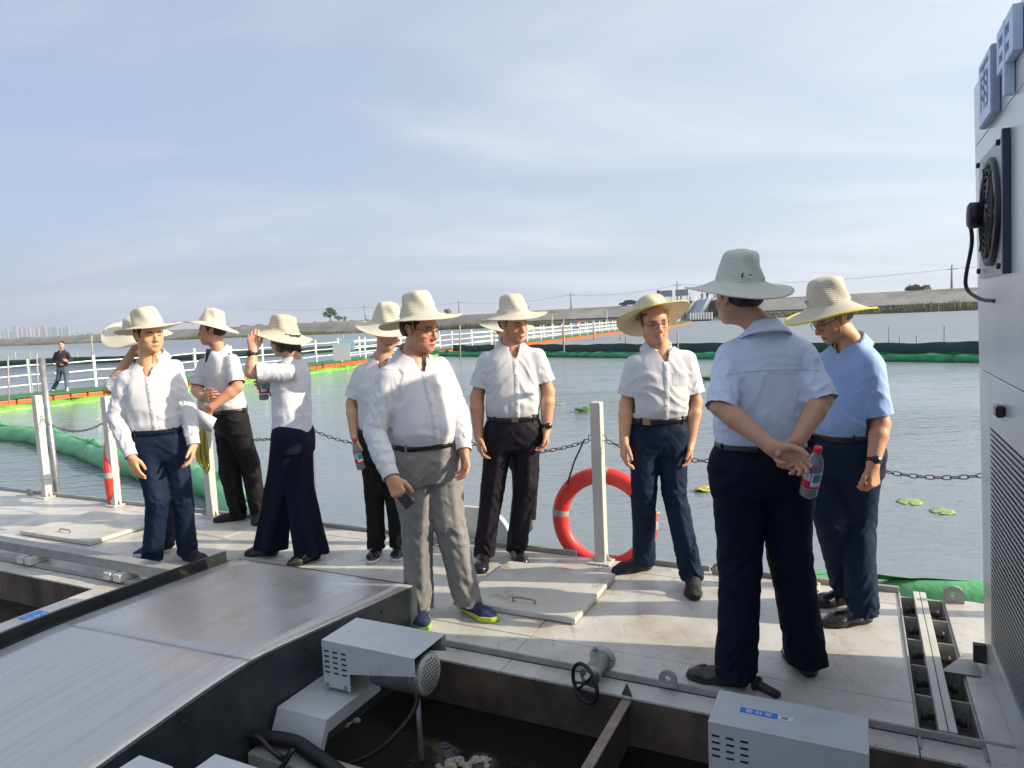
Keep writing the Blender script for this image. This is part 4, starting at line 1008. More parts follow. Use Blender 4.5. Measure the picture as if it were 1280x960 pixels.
for i in range(5):
    v = 3.03 + i * .268 + .03
    for s_ in (-1, 1):
        mb = MB(); mb.lathe([(0, .0), (.014, .0), (.014, .03), (.020, .03), (.020, .050), (0, .050)], UV(.300 + s_ * .026, v, -.03), UA * s_, 8); mb.build('bolt', DARKBOLT, jt)
# pad eyes
def padeye(u, v, ax, label, z=0.0, s=1.0):
    ax = Vector(ax).normalized(); nx = ax.cross(Vector((0, 0, 1))); mb = MB(); o = UV(u, v, z); n = 20; pts = []
    R_, r_, th = .038 * s, .014 * s, .008 * s
    outer = [(-R_, 0)] + [(R_ * math.cos(a), .035 * s + R_ * math.sin(a)) for a in [math.pi - math.pi * i / 12 for i in range(13)]] + [(R_, 0)]
    cx_, cz_ = 0, .036 * s; m_ = len(outer); V = []
    for sd_ in (-th, th):
        for (x, z2) in outer: V.append(o + ax * x + nx * sd_ + Vector((0, 0, z2)))
        for i in range(m_):
            x, z2 = outer[i]; a = math.atan2(z2 - cz_, x - cx_); V.append(o + ax * (cx_ + r_ * math.cos(a)) + nx * sd_ + Vector((0, 0, cz_ + r_ * math.sin(a))))
    Fs = []
    for i in range(m_):
        j = (i + 1) % m_; Fs += [(i, j, m_ + j, m_ + i), (2 * m_ + i, 3 * m_ + i, 3 * m_ + j, 2 * m_ + j), (i, 2 * m_ + i, 2 * m_ + j, j), (m_ + i, m_ + j, 3 * m_ + j, 3 * m_ + i)]
    mb.add(V, Fs); return tag(mb.build('lifting_eye', STEEL), label, 'lifting eye', 'steel lifting eyes welded along the deck edges')
padeye(-.733, 2.862, UA, 'small lifting eye on the inner deck edge right of the handwheel')
padeye(-.76, 4.25, UA, 'lifting eye on the outer deck edge right of the red ring')
padeye(.455, 4.24, UA, 'lifting eye beside the open bolted joint near the cabinet', s=1.25)
padeye(-7.75, 4.23, UA, 'lifting eye on the far left deck edge')
padeye(-5.15, 4.235, UA, 'lifting eye next to the foot of the post with yellow rope')
# hatches
def hatch(u0, u1, v0, v1, label, z=.004, h=.036, hu=None):
    t = empty('hatch_cover', UV((u0 + u1) / 2, (v0 + v1) / 2, 0)); tag(t, label, 'hatch', 'flat steel hatch covers on the deck')
    mb = MB(); mb.uvbox(u0, u1, v0, v1, z, h); mb.build('lid', stains(mat('hatch_white_paint', (0.58, 0.57, 0.52), rough=.34, var=.2, vscale=4, rvar=.3), (0.34, 0.24, 0.12), 5, .58, .72, 7), t, bevel=.006)
    hu = hu if hu is not None else (u0 + u1) / 2; c = UV(hu, v0 + .10, h); mb = MB()
    mb.tube(curve_pts([c - UA * .062, c - UA * .06 + Vector((0, 0, .022)), c + UA * .06 + Vector((0, 0, .022)), c + UA * .062], 6), .0055, 8); mb.build('handle', mat('tarnished_brass', (.38, .28, .14), rough=.45, metal=.6), t)
def curve_pts(ps, n=12):
    ps = [Vector(p) for p in ps]; o_ = []; q = [ps[0]] + ps + [ps[-1]]
    for i in range(1, len(q) - 2):
        for j in range(n):
            t = j / n; a, b, c, d = q[i - 1], q[i], q[i + 1], q[i + 2]
            o_.append(0.5 * ((2 * b) + (c - a) * t + (2 * a - 5 * b + 4 * c - d) * t * t + (3 * b - a - 3 * c + d) * t ** 3))
    o_.append(ps[-1]); return o_
hatch(-2.04, -1.32, 3.285, 3.97, 'square hatch cover with brass handle right of the grey-trousered man', hu=-1.66)
hatch(-6.25, -5.33, 3.30, 3.95, 'square hatch cover with small handle at the left of the deck', hu=-5.80)

# ------------------------------------------------------------------ posts and chains
posts_u = [-7.46, -6.37, -5.07, -3.93, -2.66, -1.50, -.27, .95]
plabels = ['leftmost deck post, beside the leaning galvanised pipe', 'deck post with the folded red ring hanging behind it', 'deck post with yellow rope bundle hung on it', 'deck post directly behind the woman in wide trousers', 'deck post hidden behind the grey-trousered man', 'deck post in front of the red lifebuoy', 'deck post hidden behind the broad man', 'deck post hidden behind the cabinet']
def ptop(i): return UV(posts_u[i], 4.235, 1.05)
for i, u in enumerate(posts_u):
    t = empty('chain_post', UV(u, 4.235, 0)); tag(t, plabels[i], 'post', 'square posts along the outer deck edge')
    mb = MB(); mb.uvbox(u - .035, u + .035, 4.20, 4.27, .010, 1.05); mb.build('post', POSTM, t, bevel=.005)
    mb = MB(); mb.uvbox(u - .075, u + .075, 4.16, 4.284, .001, .012); mb.build('base_plate', POSTM, t, bevel=.002, seg=1)
    for s_ in (-1, 1):
        mb = MB(); a = u + s_ * .036
        mb.add([UV(a, 4.232, .012), UV(a + s_ * .035, 4.232, .012), UV(a, 4.232, .06), UV(a, 4.238, .012), UV(a + s_ * .035, 4.238, .012), UV(a, 4.238, .06)], [(0, 1, 2), (5, 4, 3), (0, 3, 4, 1), (1, 4, 5, 2), (2, 5, 3, 0)]); mb.build('gusset', POSTM, t)
    mb = MB()
    for s_ in (-1, 1):
        x = u + s_ * .036; mb.tube([UV(x, 4.235, .80), UV(x + s_ * .022, 4.235, .80), UV(x + s_ * .024, 4.235, .832), UV(x, 4.235, .84)], .0035, 6)
    h_ = mb.build('chain_hook', CHAINM, t); h_['kind'] = 'stuff'
lk_me = None
def chain_between(P, Q_, sag, label, par=None, group='chains slung between the deck posts'):
    global lk_me
    t = empty('chain', (P + Q_) / 2); tag(t, label, 'chain', group)
    if lk_me is None:
        m_ = MB(); pts = []; 
        for a in range(16):
            th = 2 * math.pi * a / 16; x = .0125 * math.copysign(min(1, abs(math.cos(th)) * 1.3), math.cos(th)) ; pts.append(Vector((x + .010 * math.cos(th), .0115 * math.sin(th), 0)))
        m_.tube(pts, .0032, 6, closed=True); o = m_.build('link', CHAINM); lk_me = o.data; bpy.data.objects.remove(o)
    L = (Q_ - P).length * (1 + 2.67 * (sag / (Q_ - P).length) ** 2); n = max(6, int(L / .0385))
    def at(s): return P.lerp(Q_, s) - Vector((0, 0, 4 * sag * s * (1 - s)))
    B = chain(t).inverted()
    for i in range(n):
        a, b = at(i / n), at((i + 1) / n); d_ = (b - a).normalized(); s_ = d_.cross(Vector((0, 0, 1))).normalized(); w_ = s_.cross(d_)
        rot = 0.6 if i % 2 else 2.17
        y_ = s_ * math.cos(rot) + w_ * math.sin(rot); z_ = d_.cross(y_)
        o = bpy.data.objects.new('link', lk_me); COL.objects.link(o); o.parent = t
        M = Matrix((d_, y_, z_)).transposed().to_4x4(); M.translation = (a + b) / 2 - t.location; o.matrix_local = M
clab = ['chain from the leftmost post to the red-ring post', 'chain between the red-ring post and the yellow-rope post', 'chain from the yellow-rope post to the post behind the woman', 'chain right of the post behind the woman', 'chain left of the lifebuoy post', 'chain right of the lifebuoy post', 'chain hanging low between the blue polo man and the cabinet']
for i in range(7):
    s_ = .1 if i != 6 else .13
    chain_between(UV(posts_u[i] + .06, 4.235, .80), UV(posts_u[i + 1] - .06, 4.235, .80), s_, clab[i])
# leaning galvanised pipe standing at the left post
a = G(72, 612); b = D(52, 447, a.y + .02); mb = MB(); mb.tube([a + Vector((0, 0, -.8)) + (a - b).normalized() * .1, b], .030, 14)
tag(mb.build('mooring_pipe', GALV), 'tall leaning galvanised pipe next to the leftmost post', 'pipe')
# life rings
RED = mat('lifebuoy_red', (0.74, 0.045, 0.04), rough=0.42, col2=(0.66, 0.13, 0.10), vscale=5, lo=.5, hi=.72, bump=.08, bscale=40)
TAPE = mat('grey_reflective_tape', (0.36, 0.36, 0.34), rough=0.4)
def lifebuoy(c, nrm, R_, r_, label, bands=(0.12, 1.62, 3.16, 4.8), squash=1.0, up=Vector((0, 0, 1))):
    nrm = Vector(nrm).normalized(); X = nrm.cross(up).normalized(); Y = X.cross(nrm); t = empty('lifebuoy', c - up * (R_ + r_)); tag(t, label, 'lifebuoy', 'red lifebuoys hung outside the deck edge')
    def pt(th, ph, g=0): return c + (X * math.cos(th) * squash + Y * math.sin(th)) * (R_ + (r_ + g) * math.cos(ph)) + nrm * (r_ + g) * 0.85 * math.sin(ph)
    mb = MB(); mb.grid([[pt(2 * math.pi * i / 64, 2 * math.pi * j / 20) for j in range(20)] for i in range(65)], closed=True); mb.build('ring', RED, t)
    for b0 in bands:
        mb = MB(); mb.grid([[pt(b0 + .17 * (i / 5 - .5), 2 * math.pi * j / 20, .0015 if 0 < i < 5 else -.001) for j in range(20)] for i in range(6)], closed=True); mb.build('tape_band', TAPE, t)
    return t
rc_ = UV(-1.535, 4.405, .225)
lifebuoy(rc_, -VA + UA * .05, .308, .056, 'big red lifebuoy hanging behind the post, right of centre')
mb = MB(); mb.tube([UV(-1.60, 4.27, .80), UV(-1.70, 4.33, .64), rc_ + UA * -.235 + Vector((0, 0, .245)) - VA * .05], .006, 8)
for i in range(2): mb.tube([rc_ + UA * (-.235 + .02 * math.cos(a)) + Vector((0, 0, .235 + .03 * math.sin(a))) - VA * (.052 * math.cos(a * .5)) for a in [0, 1.5, 3, 4.5, 6.2]], .006, 6)
tag(mb.build('rope', mat('dark_rope', (.06, .05, .045), rough=.8)), 'dark rope holding the big red lifebuoy to its post', 'rope')
a = G(141, 628); c2 = D(140, 592, a.y + .12)
lifebuoy(c2, Vector((.90, .42, 0)), .30, .05, 'red lifebuoy seen edge-on behind the second post from the left')
mb = MB(); mb.tube([D(138, 545, a.y), D(137, 570, a.y), D(143, 628, a.y - .02)], .009, 6); mb.tube([D(136, 575, a.y - .1), D(150, 630, a.y - .1)], .007, 6)
tag(mb.build('rope', mat('white_rope', (.6, .58, .52), rough=.8)), 'pale rope hanging past the edge-on lifebuoy at the left', 'rope')
# yellow rope bundle on the third post
t_ = UV(-5.05, 4.19, .80); mb = MB(); YR = mat('yellow_nylon_rope', (.60, .47, .10), rough=.7)
for i in range(26):
    a = random.uniform(-.055, .045); b = random.uniform(-.05, .05); L_ = random.uniform(.26, .42); o = random.uniform(-.05, .01)
    mb.tube(curve_pts([t_ + UA * a * .3, t_ + UA * a + Vector((0, 0, -.12)) + VA * o, t_ + UA * (a * .8 + b * .3) + Vector((0, 0, -.3)) + VA * o, t_ + UA * (b * .6) + Vector((0, 0, -L_)), t_ + UA * (b * .6 + .02) + Vector((0, 0, -L_ + .06)) + VA * o, t_ + UA * (b + .01) + Vector((0, 0, -.2)) + VA * (o - .02), t_ + UA * b * .4], 5), .0050, 5)
tag(mb.build('rope_bundle', YR), 'bundle of yellow rope hanging from a deck post below the held paper', 'rope')
# white rounded panel standing outside the edge
mb = MB(); pts = [(-2.80, -.30), (-2.80, .25), (-2.47, .25)] + [(-2.47 + .25 * math.sin(x), .0 + .25 * math.cos(x)) for x in [i * .13 for i in range(1, 13)]] + [(-2.22, -.30)]
n = len(pts); V = [UV(u, 4.36, z) for u, z in pts] + [UV(u + .01, 4.40, z) for u, z in pts]
mb.add(V, [tuple(range(n)), tuple(range(2 * n - 1, n - 1, -1))] + [(i, (i + 1) % n, n + (i + 1) % n, n + i) for i in range(n)])
tag(mb.build('rounded_panel', mat('white_gelcoat', (.62, .66, .66), rough=.35, var=.1, vscale=3), bevel=.006), 'white round-cornered panel outside the deck edge behind the two middle men', 'panel')
mb = MB(); mb.uvbox(-2.86, -2.70, 4.17, 4.27, .002, .06); tag(mb.build('cleat_block', STEEL, bevel=.01), 'small steel block at the deck edge between the grey trouser legs', 'block')

# ------------------------------------------------------------------ handwheel valve
vt_ = empty('valve', UV(-1.05, 2.82, 0)); tag(vt_, 'pipe stub with black handwheel sticking out over the inner deck edge', 'valve')
c0 = UV(-1.04, 2.90, .055); axv = (-VA + Vector((0, 0, -.10)) + UA * -.05).normalized()
mb = MB(); mb.lathe([(0, -.012), (.062, -.012), (.062, 0), (0, 0)], c0, axv, 24); mb.build('flange', POSTM, vt_, bevel=.0)
mb = MB(); mb.lathe([(.038, .0), (.038, .13), (.046, .13), (.046, .15), (.02, .15), (.02, .19), (0, .19)], c0, axv, 20); mb.build('pipe_stub', GALV, vt_)
for i in range(3):
    th = .5 + i * 2.1; X = axv.orthogonal().normalized(); Y = axv.cross(X); mb = MB(); mb.lathe([(0, -.005), (.008, -.005), (.008, .016), (0, .016)], c0 + (X * math.cos(th) + Y * math.sin(th)) * .051, axv, 6); mb.build('bolt', BUCKLE, vt_)
wc = c0 + axv * .205; X = (axv + UA * -.55 + Vector((0, 0, .1))).normalized(); axw = X; X = axw.orthogonal().normalized(); Y = axw.cross(X)
mb = MB(); mb.tube([wc + (X * math.cos(a) + Y * math.sin(a)) * .082 for a in [2 * math.pi * i / 40 for i in range(40)]], .0085, 10, closed=True); wl = mb.build('handwheel', RUBBER, vt_)
for th in (.9, 1.5, 4.2, 4.6):
    mb = MB(); mb.tube([wc + axw * -.004, wc + (X * math.cos(th) + Y * math.sin(th)) * .080], .006, 8); mb.build('spoke', RUBBER, wl)
# short dark pipe end sticking up behind the front enclosure
p0 = G(953, 856, .02); mb = MB(); mb.lathe([(.02, -.01), (.032, -.01), (.032, .004), (.02, .006)], p0 - UA * .02, UA * .85 - VA * .45, 18); mb.lathe([(.019, 0), (.019, .10), (0, .10)], p0 - UA * .02, UA * .85 - VA * .45 + Vector((0, 0, -.1)), 16)
tag(mb.build('pipe_stub', RUBBER), 'dark pipe end behind the front grey enclosure at the broad man\'s heel', 'pipe')

# ------------------------------------------------------------------ stainless ramp
RAMP = mat('brushed_stainless', (0.60, 0.575, 0.55), rough=0.34, metal=0.5, spec=.6)
def brushed(m, sc, bs=.35, rlo=.26, rhi=.5, cdark=.72):
    t, b = node_after(m); N = t.nodes.new; L = t.links.new
    tcn = N('ShaderNodeTexCoord'); mp0 = N('ShaderNodeMapping'); mp0.inputs['Rotation'].default_value = (0, 0, _a); L(tcn.outputs['Object'], mp0.inputs[0])
    mp_ = N('ShaderNodeMapping'); mp_.inputs['Scale'].default_value = sc; L(mp0.outputs[0], mp_.inputs[0])
    n = N('ShaderNodeTexNoise'); n.inputs['Scale'].default_value = 1; n.inputs['Detail'].default_value = 6; n.inputs['Roughness'].default_value = .7; L(mp_.outputs[0], n.inputs['Vector'])
    n2 = N('ShaderNodeTexNoise'); n2.inputs['Scale'].default_value = 3; n2.inputs['Detail'].default_value = 5; L(mp0.outputs[0], n2.inputs['Vector'])
    mr = N('ShaderNodeMapRange'); mr.inputs[1].default_value = .3; mr.inputs[2].default_value = .7; mr.inputs[3].default_value = rlo; mr.inputs[4].default_value = rhi; L(n2.outputs['Fac'], mr.inputs[0]); L(mr.outputs[0], b.inputs['Roughness'])
    mrc = N('ShaderNodeMapRange'); mrc.inputs[1].default_value = .32; mrc.inputs[2].default_value = .62; L(n.outputs['Fac'], mrc.inputs[0])
    mxn = N('ShaderNodeMixRGB'); c = b.inputs['Base Color'].default_value; mxn.inputs[1].default_value = (c[0] * cdark, c[1] * cdark, c[2] * cdark, 1); mxn.inputs[2].default_value = tuple(c); L(mrc.outputs[0], mxn.inputs[0]); L(mxn.outputs[0], b.inputs['Base Color'])
    bp = N('ShaderNodeBump'); bp.inputs['Strength'].default_value = bs; bp.inputs['Distance'].default_value = .003; L(n.outputs['Fac'], bp.inputs['Height']); L(bp.outputs[0], b.inputs['Normal'])
brushed(RAMP, (70, 1.0, 1), .34, .20, .42, .78)
RSIDE = stains(mat('oily_black_side_panel', (0.022, 0.032, 0.040), rough=.38, col2=(.045, .055, .062), vscale=9, bump=.1, bscale=50), (.16, .15, .13), 38, .66, .72, 1)
rp = empty('ramp', UV(-2.75, 2.0, 0)); tag(rp, 'broad brushed stainless ramp with black side panels in the left foreground', 'ramp')
prof = [(2.975, .222), (2.5, .258), (2.03, .292), (1.90, .296), (1.7, .285), (1.3, .245), (.6, .16), (-1.2, -.05)]
def rz(v):
    return float(np.interp(-v, [-q[0] for q in prof], [q[1] for q in prof]))
def ru(v): return -3.385 + (0), -2.105 - .06 * min(1, (2.975 - v) / 1.0)
_v = np.linspace(2.975, -1.2, 400); _z = np.interp(-_v, [-q[0] for q in prof], [q[1] for q in prof]); _z = np.convolve(np.pad(_z, 20, mode='reflect', reflect_type='odd'), np.hanning(43)[1:-1] / np.hanning(43)[1:-1].sum(), 'valid')
def rz(v): return float(np.interp(-v, -_v, _z))
vsq = [2.975] + [2.95 - .08 * i for i in range(26)] + [.8, .5, 0, -.6, -1.2]
def ramp_panel(seq, name):
    rows = []
    for v in seq:
        l, r = ru(v); zl = .222 + (rz(v) - .222) * .45
        rows.append([UV(l + (r - l) * k / 12, v, (zl + (rz(v) - zl) * k / 12)) for k in range(13)])
    mb = MB(); mb.grid(rows); return mb.build(name, RAMP, rp, solid=.006)
ramp_panel([q for q in vsq if q > 1.95] + [1.9335], 'upper_tread'); ramp_panel([1.932] + [q for q in vsq if q < 1.92], 'lower_tread')
mb = MB()
for i in range(len(vsq) - 1):
    a, b = vsq[i], vsq[i + 1]; ra, rb = ru(a)[1], ru(b)[1]
    mb.hexa([UV(rb, b, -.6), UV(rb + .014, b, -.6), UV(ra + .014, a, -.6), UV(ra, a, -.6), UV(rb, b, rz(b) + .002), UV(rb + .014, b, rz(b) + .002), UV(ra + .014, a, rz(a) + .002), UV(ra, a, rz(a) + .002)])
mb.build('side_panel', RSIDE, rp)
mb = MB()
mb.uvbox(-3.385, -2.096, 2.978, 2.992, .002, .226); mb.build('end_panel', RSIDE, rp)
EDGE = mat('worn_black_rubber_edge', (.02, .024, .028), rough=.35, var=.3, vscale=10); stains(EDGE, (.34, .27, .17), 1.1, .56, .62, 2.2, (1, 1, 1), .9)
mb = MB()
for i in range(len(vsq) - 1):
    a, b = vsq[i], vsq[i + 1]; za, zb = (.222 + (rz(q) - .222) * .45 for q in (a, b))
    mb.hexa([UV(-3.47, b, -.02), UV(-3.388, b, -.02), UV(-3.388, a, -.02), UV(-3.47, a, -.02), UV(-3.47, b, zb - .01), UV(-3.388, b, zb + .001), UV(-3.388, a, za + .001), UV(-3.47, a, za - .01)])
    mb.hexa([UV(-3.49, b, zb - .06), UV(-3.472, b, zb - .06), UV(-3.472, a, za - .06), UV(-3.49, a, za - .06), UV(-3.49, b, zb + .042), UV(-3.472, b, zb + .042), UV(-3.472, a, za + .042), UV(-3.49, a, za + .042)])
mb.build('rubber_edge', EDGE, rp)
for v in (2.7, 2.2, 1.6):
    mb = MB(); mb.lathe([(0, .004), (.007, .004), (.009, 0), (0, 0)], UV(ru(v)[1] + .014, v, rz(v) - .05), UA, 8); mb.build('rivet', DARKBOLT, rp)
# ------------------------------------------------------------------ flat lettering
_f = bpy.data.curves.new('txt', 'FONT').font
def lettering(txt, o, X, Y, h, m, parent, name='lettering', lift=.0008):
    """flat print: X along the line, Y up the letters, h the letter height in metres"""
    cu = bpy.data.curves.new('lettering', 'FONT'); cu.body = txt; cu.size = h; cu.align_x = 'CENTER'; cu.align_y = 'CENTER'; cu.resolution_u = 3; cu.extrude = 0.0
    ob = bpy.data.objects.new('lettering', cu); COL.objects.link(ob); dg = bpy.context.evaluated_depsgraph_get(); me = bpy.data.meshes.new_from_object(ob.evaluated_get(dg)); bpy.data.objects.remove(ob)
    X = Vector(X).normalized(); Z = X.cross(Vector(Y)).normalized(); Y = Z.cross(X); o = Vector(o) + Z * lift
    M = Matrix((X, Y, Z)).transposed().to_4x4(); M.translation = o; me.transform(M); me.materials.clear()
    return link(name, me, m, parent)
STB = mat('blue_sticker', (.03, .22, .62), rough=.4); STW = mat('white_print', (.75, .78, .82), rough=.5); STL = mat('white_label', (.62, .66, .74), rough=.4); STD = mat('slate_print', (.10, .20, .30), rough=.5)
# ------------------------------------------------------------------ grey motor enclosures over the tank
def enclosure(u0, v0, zt, label, front=True, slots=(3, 5), motor=True, L_=.47, W_=.235, name='motor_enclosure', solid_front=False):
    t = empty(name, UV(u0 + L_ / 2, v0 + W_ / 2, zt - .2)); tag(t, label, 'machine', 'grey motor enclosures over the tank')
    mb = MB(); mb.uvbox(u0, u0 + L_, v0, v0 + W_, zt - .0025, zt); mb.build('top_cover', BOXM, t, bevel=.001, seg=1)
    # folded side sheet with a stepped foot and punched slots
    H_ = .20
    def sheet(v, m_, nm):
        P = [(0, 0), (0, -H_), (.14, -H_), (.14, -.125), (L_, -.072), (L_, 0)] if not solid_front else [(0, 0), (0, -.26), (L_, -.26), (L_, 0)]
        b = MB(); V = [UV(u0 + x, v, zt - .003 + z) for x, z in P] + [UV(u0 + x, v + .002, zt - .003 + z) for x, z in P]; n = len(P)
        b.add(V, [tuple(range(n)), tuple(range(2 * n - 1, n - 1, -1))] + [(i, (i + 1) % n, n + (i + 1) % n, n + i) for i in range(n)]); return b.build(nm, m_, t)
    fs = sheet(v0, BOXM, 'front_sheet'); sheet(v0 + W_ - .002, BOXM, 'rear_sheet')
    SLOT = mat('dark_slot', (.012, .013, .016), rough=.6)
    for i in range(slots[0]):
        for j in range(slots[1]):
            b = MB(); x = u0 + .024 + i * .045; z = zt - .045 - j * .023
            b.uvbox(x - .0125, x + .0125, v0 - .0012, v0 + .0004, z - .0035, z + .0035); b.build('slot', SLOT, fs)
    b = MB(); b.uvbox(u0, u0 + .002, v0 + .003, v0 + W_ - .003, zt - (.26 if solid_front else H_), zt - .0035); b.build('end_sheet', BOXM, t)
    for x in (.02, .115):
        b = MB(); b.lathe([(0, .006), (.007, .006), (.009, 0), (0, 0)], UV(u0 + x, v0 - .001, zt - .003 - H_ + .012), -VA, 8); b.build('screw', BUCKLE, t)
    if motor:
        c = UV(u0 + .20, v0 + .105, zt - .115); b = MB()
        prof_ = [(0, 0), (.078, 0)]
        for k in range(24): prof_ += [(.086 if k % 2 else .076, .012 + k * .009), (.086 if k % 2 else .076, .019 + k * .009)]
        prof_ += [(.082, .235), (.086, .238), (.086, .262), (.078, .268)]
        b.lathe(prof_, c, UA, 28); b.build('motor_body', GALV, t)
        b = MB(); ce = c + UA * .268; b.lathe([(0, 0), (.080, 0), (.082, -.004)], ce, UA, 28); g_ = b.build('grille', mat('cream_grille', (.5, .5, .45), rough=.5), t)
        mh = None
        for r in range(-4, 5):
            for q in range(-4, 5):
                y_, z_ = (q + .5 * (r % 2)) * .0165, r * .0155
                if math.hypot(y_, z_) > .070: continue
                if mh is None:
                    b = MB(); b.lathe([(0, 0), (.0052, 0)], Vector(), UA, 6); ho_ = b.build('grille_hole', SLOT, g_); mh = ho_.data; mh_o = ho_
                    ho_.matrix_parent_inverse = Matrix.Identity(4)
                else: ho_ = bpy.data.objects.new('grille_hole', mh); COL.objects.link(ho_); ho_.parent = g_
                ho_.location = ce + UA * .0012 + VA * y_ + Vector((0, 0, z_)); ho_.matrix_parent_inverse = Matrix.Identity(4)
        b = MB(); b.uvbox(u0 + L_ - .012, u0 + L_, v0 + W_ - .03, v0 + W_ - .003, zt - .04, zt - .004); b.build('bracket', STEEL, t)
    return t
m1 = enclosure(-2.035, 2.19, .29, 'grey motor enclosure with round grille end beside the ramp')
# arm below it
b = MB(); arm = empty('support_arm', UV(-1.95, 2.2, 0)); tag(arm, 'bent grey support arm below the ramp-side enclosure', 'bracket')
a0, a1, zt_ = -2.13, -1.88, .06
sec = [(2.36, zt_), (2.02, zt_), (1.975, -.03), (1.957, -.20)]
rows = [[UV(a0, v, z - .05), UV(a0, v, z), UV(a1, v, z), UV(a1, v, z - .05)] for v, z in sec]; b.grid(rows, sm=False); b.build('arm_channel', BOXM, arm, solid=.004)
b = MB(); b.tube([UV(-1.66, 2.33, .2), UV(-1.66, 2.33, -.5)], .011, 10); tag(b.build('rod', GALV), 'thin vertical steel rod standing in the dark tank', 'rod')
m2 = enclosure(-.445, 2.245, .25, 'long grey enclosure with blue mixer sticker at the bottom edge', slots=(3, 4), solid_front=True, motor=False, L_=.475, W_=.215)
# sticker, printed upside down as seen from the camera
c = G(953, 892, .251); X = -UA; Y = -VA
b = MB(); ax3 = (UA, VA, Vector((0, 0, 1))); b.box(c - UA * .012, (.118, .031, .0008), ax3); st1 = b.build('sticker', STB, m2)
lettering('搅 拌 器', c - UA * .012 + Vector((0, 0, .0006)), X, Y, .024, STW, st1)
b = MB(); b.box(c + UA * .072, (.048, .031, .0008), ax3); st2 = b.build('name_label', STL, m2)
b = MB(); b.box(c + UA * .070 - VA * .004 + Vector((0, 0, .0006)), (.020, .010, .0004), ax3); b.build('label_block', STD, st2)
b = MB(); b.box(c + UA * .070 + VA * .009 + Vector((0, 0, .0006)), (.032, .002, .0004), ax3); b.build('label_line', STD, st2)
# sticker on the channel at far left
c = G(50, 771, 0.0); b = MB(); b.box(c + UA * -.02 + Vector((0, 0, -.0005)), (.19, .12, .0012), ax3); s3 = tag(b.build('blue_sticker', STB), 'worn blue sticker with white characters left of the ramp edge', 'sticker')
lettering('出水口', c + UA * -.02 + Vector((0, 0, .0004)), VA, -UA, .055, STW, s3)
# two plate tops at the very bottom left
for i, (u0, v0, du_, dv_, lab) in enumerate(((-2.09, .90, .16, .485, 'leftmost of two grey cover plates cut off at the bottom edge'), (-1.86, .90, .30, .585, 'right one of two grey cover plates cut off at the bottom edge'))):
    b = MB(); b.uvbox(u0, u0 + du_, v0, v0 + dv_, .235, .25); t = tag(b.build('cover_plate', BOXM, bevel=.003), lab, 'cover plate', 'grey cover plates at the bottom edge')
# box beam with hoses
bb = empty('box_beam', UV(-2.0, 1.9, -.2)); tag(bb, 'grey square steel beam under the corrugated hose', 'beam')
b = MB(); b.uvbox(-2.14, -1.2, 1.85, 1.95, -.13, -.033); b.build('beam', STEEL, bb, bevel=.008)
def hose(pts, r, label, corr=True, m=RUBBER, cat='hose', name='hose'):
    ps = curve_pts(pts, 28 if corr else 12); b = MB(); rs = [r * (1.0 if (i % 2) else .86) if corr else r for i in range(len(ps))]; b.tube(ps, rs, 14 if corr else 8); return tag(b.build(name, m), label, cat)
hose([UV(-2.14, 1.90, -.004), UV(-2.06, 1.915, .004), UV(-1.955, 1.925, .004), UV(-1.838, 1.90, -.003), UV(-1.72, 1.87, -.010), UV(-1.59, 1.84, -.04), UV(-1.4, 1.80, -.10)], .029, 'black corrugated hose crossing the bottom edge beside the ramp')
hose([UV(-2.14, 1.855, .03), UV(-2.08, 1.86, .035), UV(-2.02, 1.86, .0), UV(-1.955, 1.86, -.018), UV(-1.90, 1.85, .03), UV(-1.94, 1.80, -.05), UV(-2.0, 1.7, -.2)], .010, 'thin black cable looped under the corrugated hose', False, cat='cable', name='cable')
hose([UV(-1.62, 2.29, .10), UV(-1.63, 2.24, .02), UV(-1.72, 2.15, -.09), UV(-1.85, 2.08, -.15), UV(-1.98, 2.07, -.14), UV(-2.10, 2.07, -.10)], .010, 'black cable drooping from the grille enclosure over the dark tank', False, cat='cable', name='cable')
# foam on the tank water
FOAM = mat('dirty_foam', (.50, .46, .40), rough=.8, col2=(.24, .19, .13), vscale=60, bump=.6, bscale=90)
for (px_, py_, s_, lab) in ((562, 955, .05, 'left clump of dirty foam on the tank water'), (600, 950, .042, 'right clump of dirty foam on the tank water'), (425, 905, .05, 'thin patch of foam on the water behind the arm')):
    o = G(px_, py_, -.238); vx = Vox(A3(o) - .13, A3(o) + .13, .004) if False else None
    b = MB()
    for k in range(16):
        p = o + Vector((random.gauss(0, s_ * .55), random.gauss(0, s_ * .4), 0)); r = random.uniform(.2, .45) * s_
        b.lathe([(0, r * .5), (r * .6, r * .42), (r * .95, r * .15), (r, -.002)], p, Vector((random.uniform(-.2, .2), random.uniform(-.2, .2), 1)), 9)
    tag(b.build('foam_clump', FOAM), lab, 'foam', 'foam on the tank water', kind='stuff')

# ------------------------------------------------------------------ tall cabinet at the right
CABM = mat('brushed_cabinet_steel', (0.72, 0.73, 0.74), rough=.30, metal=.3, spec=.6, bump=.06, bscale=2.5, bdist=.03, var=.12, vscale=2)
LEAN = -0.018
cab = empty('equipment_cabinet', UV(.6, 3.0, 0)); tag(cab, 'tall grey steel equipment cabinet with a black fan at the right edge', 'cabinet')
CV = 3.57
def CU(v, z, off=0.0): return UV(.503 + LEAN * z + off, v + (.09 * z if abs(v - CV) < 1e-6 else 0), z)
def cabox(v0, v1, z0, z1, o0, o1, m_, nm, par=cab, bevel=0.0):
    b = MB(); b.hexa([CU(v0, z0, o0), CU(v0, z0, o1), CU(v1, z0, o1), CU(v1, z0, o0), CU(v0, z1, o0), CU(v0, z1, o1), CU(v1, z1, o1), CU(v1, z1, o0)]); return b.build(nm, m_, par, bevel=bevel, seg=1)
cabox(-1.2, CV, .004, 2.52, .012, 1.6, CABM, 'carcass')
